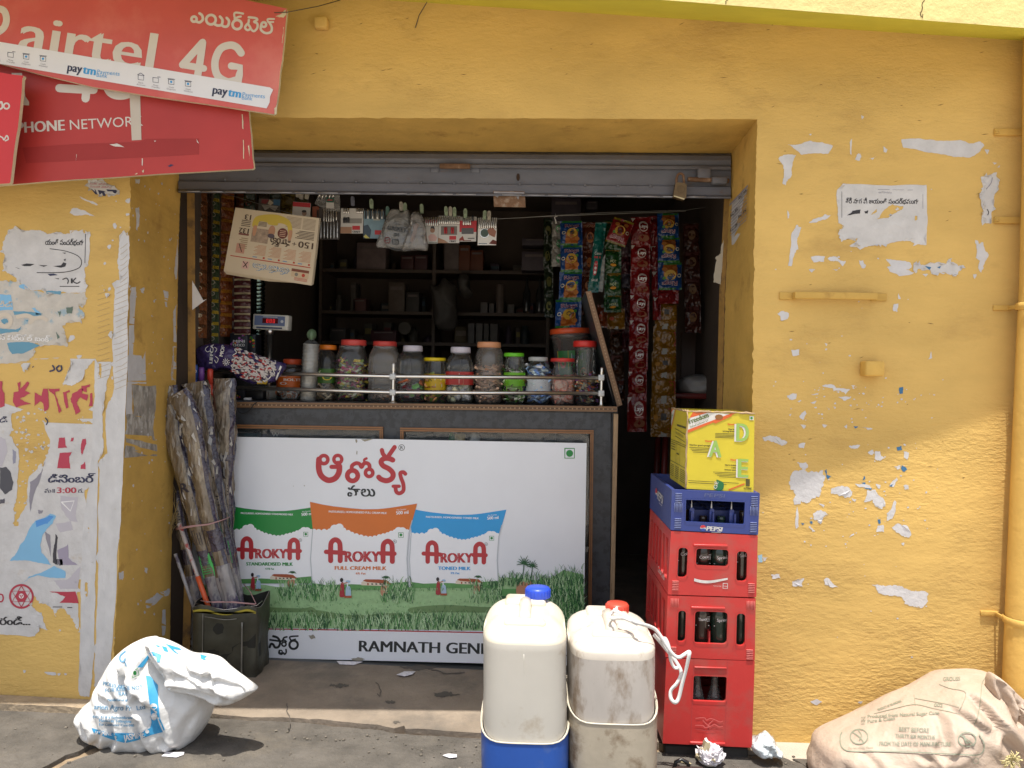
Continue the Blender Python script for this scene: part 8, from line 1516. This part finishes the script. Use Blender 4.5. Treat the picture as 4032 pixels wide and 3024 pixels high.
# ---- brown sack bottom right
BSK=mat('brown_woven_sack',(.47,.365,.285),.55,var=.1,vscale=8,bump=.25,bscale=110,crumple=(14,.22),col2=(.44,.32,.24),c2s=6,c2t=(.55,.75)); BSG=mat('sack_green_print',(.25,.27,.20),.6,var=.15,vscale=40)
k5=lambda pts:[(2900+a/1.9541,2300+b/1.9541) for a,b in pts]
t=Thing('brown_sack','brown woven sugar sack with green print slumped against the wall at the right','sack'); Ybs=-.24; zk2=gz(1.5)-.03; mp=ymap(Ybs); q=t.part('sack_body')
inflate(q,mp,k5([(565,1415),(600,1300),(640,1200),(820,1100),(1000,1010),(1200,900),(1400,820),(1600,725),(1690,695),(1950,693),(2060,760),(2160,860),(2212,900),(2400,1000),(2450,1200),(2450,1500),(2200,1560),(1600,1580),(1000,1570),(640,1540)]),.22,BSK,28,center=(3640,2930),crease=.02,cs=3.2,folds=[(k5(q_),w_,d_) for q_,w_,d_ in [ ([(1640,760),(1720,900),(1850,1050),(1960,1180),(2040,1290)],26,.034),([(1480,830),(1600,900),(1700,960)],20,.016),([(1380,880),(1360,1000),(1300,1060)],20,.013),([(1250,1130),(1230,1250),(1260,1380)],18,.012),([(1900,720),(1900,850),(1960,950)],22,.03),([(1750,1000),(1880,1150),(1980,1250)],20,.022),([(800,1120),(900,1200),(1000,1350)],18,.01),([(1560,1250),(1640,1350),(1800,1440)],20,.016),([(1420,1290),(1350,1400),(1380,1460)],18,.015),([(700,1250),(760,1320),(740,1400)],16,.012),([(1500,1010),(1420,1080),(1200,1110)],14,.007)]],seed=31,zmin=zk2,nA=200,pw=.75)
tr=treeof(q); kb=crop(drape(q,tr,mp,.002),2900,2300,1.9541); pr_=t.part('print')
for st,a,b,h_ in (('BEST BEFORE',(1250,1130),(1480,1142),34),('THIRTY SIX MONTHS',(1220,1178),(1525,1192),28),('FROM THE DATE OF MANUFACTURE',(1100,1240),(1650,1245),30),('Produced from Natural Sugar Cane',(1010,1030),(1560,1000),26),('Pure & Clean',(1010,1068),(1220,1042),26),('002',(1520,940),(1585,945),26),('GROUSS',(1590,745),(1720,740),30),('PRODUCT OF TELANGANA',(1090,975),(1270,905),18)): pr_.text(kb,st,a,b,h_,BSG,.0012,bold=1.2)
for k,(x,y) in enumerate(((975,1035),(973,1065))): pr_.stroke(kb,[(x-15,y-12),(x+15,y-14),(x+15,y+10),(x-15,y+12),(x-15,y-12)],3,BSG,.0012,sm=False); pr_.stroke(kb,[(x-8,y-2),(x,y+6),(x+18,y-18)],3,BSG,.0014,sm=False)
def lin(pts,w_): pr_.stroke(kb,pts,w_,BSG,.0012,10)
lin([(810,1140),(798,1170),(800,1230),(830,1270),(900,1285),(1100,1285),(1400,1295),(1700,1310),(1850,1315),(1895,1290),(1905,1230),(1870,1160)],9); pr_.ring(kb,942,1172,72,9,BSG,.0012,28,62); lin([(890,1135),(950,1180),(980,1220)],9); lin([(935,1120),(960,1160),(945,1200)],8); pr_.ring(kb,1775,1195,72,9,BSG,.0012,28,58); lin([(1720,1160),(1780,1200),(1830,1245)],8); lin([(1750,1170),(1770,1220),(1795,1215)],14); pr_.text(kb,'Do not smoke Please',(860,1268),(1052,1262),16,BSG,.0012)
lin([(1060,995),(1200,960),(1365,925),(1500,950),(1720,998)],4); lin([(1365,850),(1375,930)],4); lin([(1375,878),(1500,900),(1640,925),(1710,945)],4); lin([(1560,770),(1640,800),(1760,830),(1740,920),(1710,975)],4); lin([(1930,700),(1890,760),(1880,860),(1860,1000),(1830,1080)],6)
pr_.ring(kb,1842,1360,24,4,BSG,.0012)
q=t.part('tied_neck'); STR_=mat('yellow_tie',(.66,.56,.28),.7); nk=kb(2080,1320,.01); rs=random.Random(9)
for k in range(46): an=rs.uniform(0,6.283); l=rs.uniform(.015,.035); q.tube([nk+Vector((rs.uniform(-.008,.008),-.012,rs.uniform(-.008,.008))),nk+Vector((math.cos(an)*l*.7,-.03,math.sin(an)*l*.7)),nk+Vector((math.cos(an)*l,-.028+rs.uniform(0,.01),math.sin(an)*l*.9-.004))],.0016,STR_,4)
q=t.part('flap_fold'); inflate(q,ymap(Ybs-.10),k5([(1960,700),(2010,720),(2080,790),(2160,860),(2212,900),(2300,960),(2250,1030),(2150,1040),(2040,1060),(1980,1010),(1960,880),(1940,780)]),.05,BSK,16,seed=37,crease=.015,cs=5,nA=110,folds=[(k5(q_),w_,d_) for q_,w_,d_ in [ ([(1960,720),(2000,850),(1980,1000)],18,.03),([(2010,740),(2080,880),(2060,1040)],16,.026),([(2080,800),(2140,900),(2180,1020)],16,.022)]]); 
q=t.part('flap_fold'); inflate(q,ymap(Ybs-.13),k5([(1960,1090),(2050,1060),(2150,1040),(2260,1060),(2350,1200),(2300,1330),(2180,1330),(2080,1310),(2000,1230),(1950,1160)]),.05,BSK,16,seed=38,crease=.018,cs=5,nA=110)
kf=crop(drape(q,treeof(q),ymap(Ybs-.13),.002),2900,2300,1.9541)
for k in range(6): pr_.stroke(kf,[(1975+k*22,1120-k*4),(2010+k*22,1230-k*8)],9,BSG,.001,sm=False)
t.done()
# ---- litter
def crumple(name,label,cat,px,py,r,m,seed,m2=None,flat=.8):
    b=solo(name,label,cat); p=PG(px,py); p.z-=.012; rj=random.Random(seed); off=Vector((seed,seed*2,0)); bm=bmesh.new(); bmesh.ops.create_icosphere(bm,subdivisions=4,radius=1)
    vs=[]
    for v in bm.verts:
        n=v.co.normalized(); a=noise.noise(n*2.2+off); c=noise.noise(n*5+off*2); d=noise.noise(n*11+off)
        rr=r*(.82+.3*a+.32*(1-2.4*abs(c))*.6+.10*d); vs.append(p+Vector((n.x*rr,n.y*rr*.9,max(.0,(n.z*flat+.72)*rr))))
    bm.verts.index_update(); fs=[tuple(v.index for v in f.verts) for f in bm.faces]
    k0=len(b.v); b.add(vs,fs,m,False)
    if m2:
        i2=b.mi(m2)
        for i,f in enumerate(b.f):
            c=sum((b.v[a] for a in f),Vector())/len(f)-p
            if noise.noise(c*30+off)>.18 and c.x<r*.2: b.fm[i]=i2
    bm.free(); b.done()
WPB=mat('white_litter_paper',(.74,.71,.74),.6,var=.12,vscale=30,crumple=(40,.5)); MAG=mat('printed_litter',(.38,.32,.2),.5,var=.5,vscale=60)
crumple('paper_ball','crumpled ball of printed magazine paper in front of the crates','paper',2795,2995,.046,WPB,3,MAG)
GRIT=mat('grit',(.18,.155,.125),.95,var=.5,vscale=90)
t=solo('grit','fine grit and pebbles scattered on the pavement',None,None,'stuff'); rj=random.Random(17)
for k in range(620):
    if k%3==0: x=rj.uniform(-1.7,1.75); y=-.12-abs(rj.gauss(0,.05)); 
    elif k%3==1: x=rj.uniform(-1.8,1.8); y=rj.uniform(-.62,-.1)
    else: x=rj.gauss(rj.choice([-1.4,-.3,.95,1.2]),.18); y=-.16-abs(rj.gauss(0,.1))
    s_=rj.choice([.001,.0015,.002,.0025,.004])*rj.uniform(.6,1.2); z=gz(x)-.012+.001
    t.box((x,y,z+s_*.3),(s_*2,s_*1.5,s_),GRIT,0,1,Matrix.Rotation(rj.uniform(0,6),3,'Z')@Matrix.Rotation(rj.uniform(-.4,.4),3,'X'))
t.done()
t=solo('plastic_carry_bag','crumpled pale blue plastic bag lying right of the crates','bag'); PLB=mat('pale_blue_poly',(.58,.63,.65),.3,var=.08,crumple=(24,.9)); m=ymap(-.16)
inflate(t,m,k5([(112,1230),(150,1190),(205,1150),(250,1145),(285,1180),(295,1240),(340,1280),(345,1310),(320,1322),(290,1305),(250,1310),(215,1300),(180,1295),(130,1280)]),.03,PLB,8,seed=41,crease=.03,cs=20,zmin=gz(1.0)-.012); t.done()
def scrap(label,px,py,pts,m=None,lift=.002,dz=0,name='paper_scrap',cat='paper'):
    b=solo(name,label,cat,'scraps of litter on the ground'); p=PG(px,py); p.z+=dz; rj=random.Random(int(px))
    o=[p+Vector((x,y,lift+R(0,.004))) for x,y in pts]; n=len(o); c=sum(o,Vector())/n+Vector((0,0,.006)); b.add(o+[c],[(i,(i+1)%n,n) for i in range(n)],m or WPB); b.add([v-Vector((0,0,.0012)) for v in o+[c]],[((i+1)%n,i,n) for i in range(n)],m or WPB); b.done()
scrap('white folded paper scrap lying in the doorway before the board',1597,2660,[(-.035,-.01),(-.01,.03),(.035,.035),(.028,.0),(.0,-.025)],lift=.004)
scrap('small white scrap at the front edge of the doorway',1773,2966,[(-.025,.0),(-.01,.012),(.02,.008),(.022,-.008),(0,-.014)],dz=-.012)
scrap('white wrapper piece just in front of the white sack',680,2960,[(-.03,-.012),(-.026,.014),(.03,.016),(.033,.004),(.02,-.016)],dz=-.012)
scrap('pale shred of paper under the bottom edge of the board',1370,2612,[(-.05,.01),(.0,.0),(.06,.012),(.03,-.022),(-.03,-.02)])
scrap('pale leaf shaped scrap between the soiled can and the paper ball',2697,2992,[(-.022,.006),(-.006,.009),(.016,.0),(.02,-.009),(.004,-.008)],mat('dry_leaf',(.55,.46,.26),.7),dz=-.012)
t=Thing('sandal','dark sandal at the bottom edge beside the soiled jerry can','sandal'); p=PG(2670,3022); p.z-=.010; q=t.part('sole'); q.box(p+Vector((.03,-.03,.008)),(.10,.07,.016),mat('sandal_sole',(.04,.025,.02),.6),.007); q=t.part('strap_loop'); q.tube([p+Vector((-.012,-.005,.01)),p+Vector((-.008,-.002,.028)),p+Vector((.01,.0,.036)),p+Vector((.028,.0,.028)),p+Vector((.034,.0,.012))],.006,mat('sandal_black',(.012,.012,.012),.35),8); t.done()
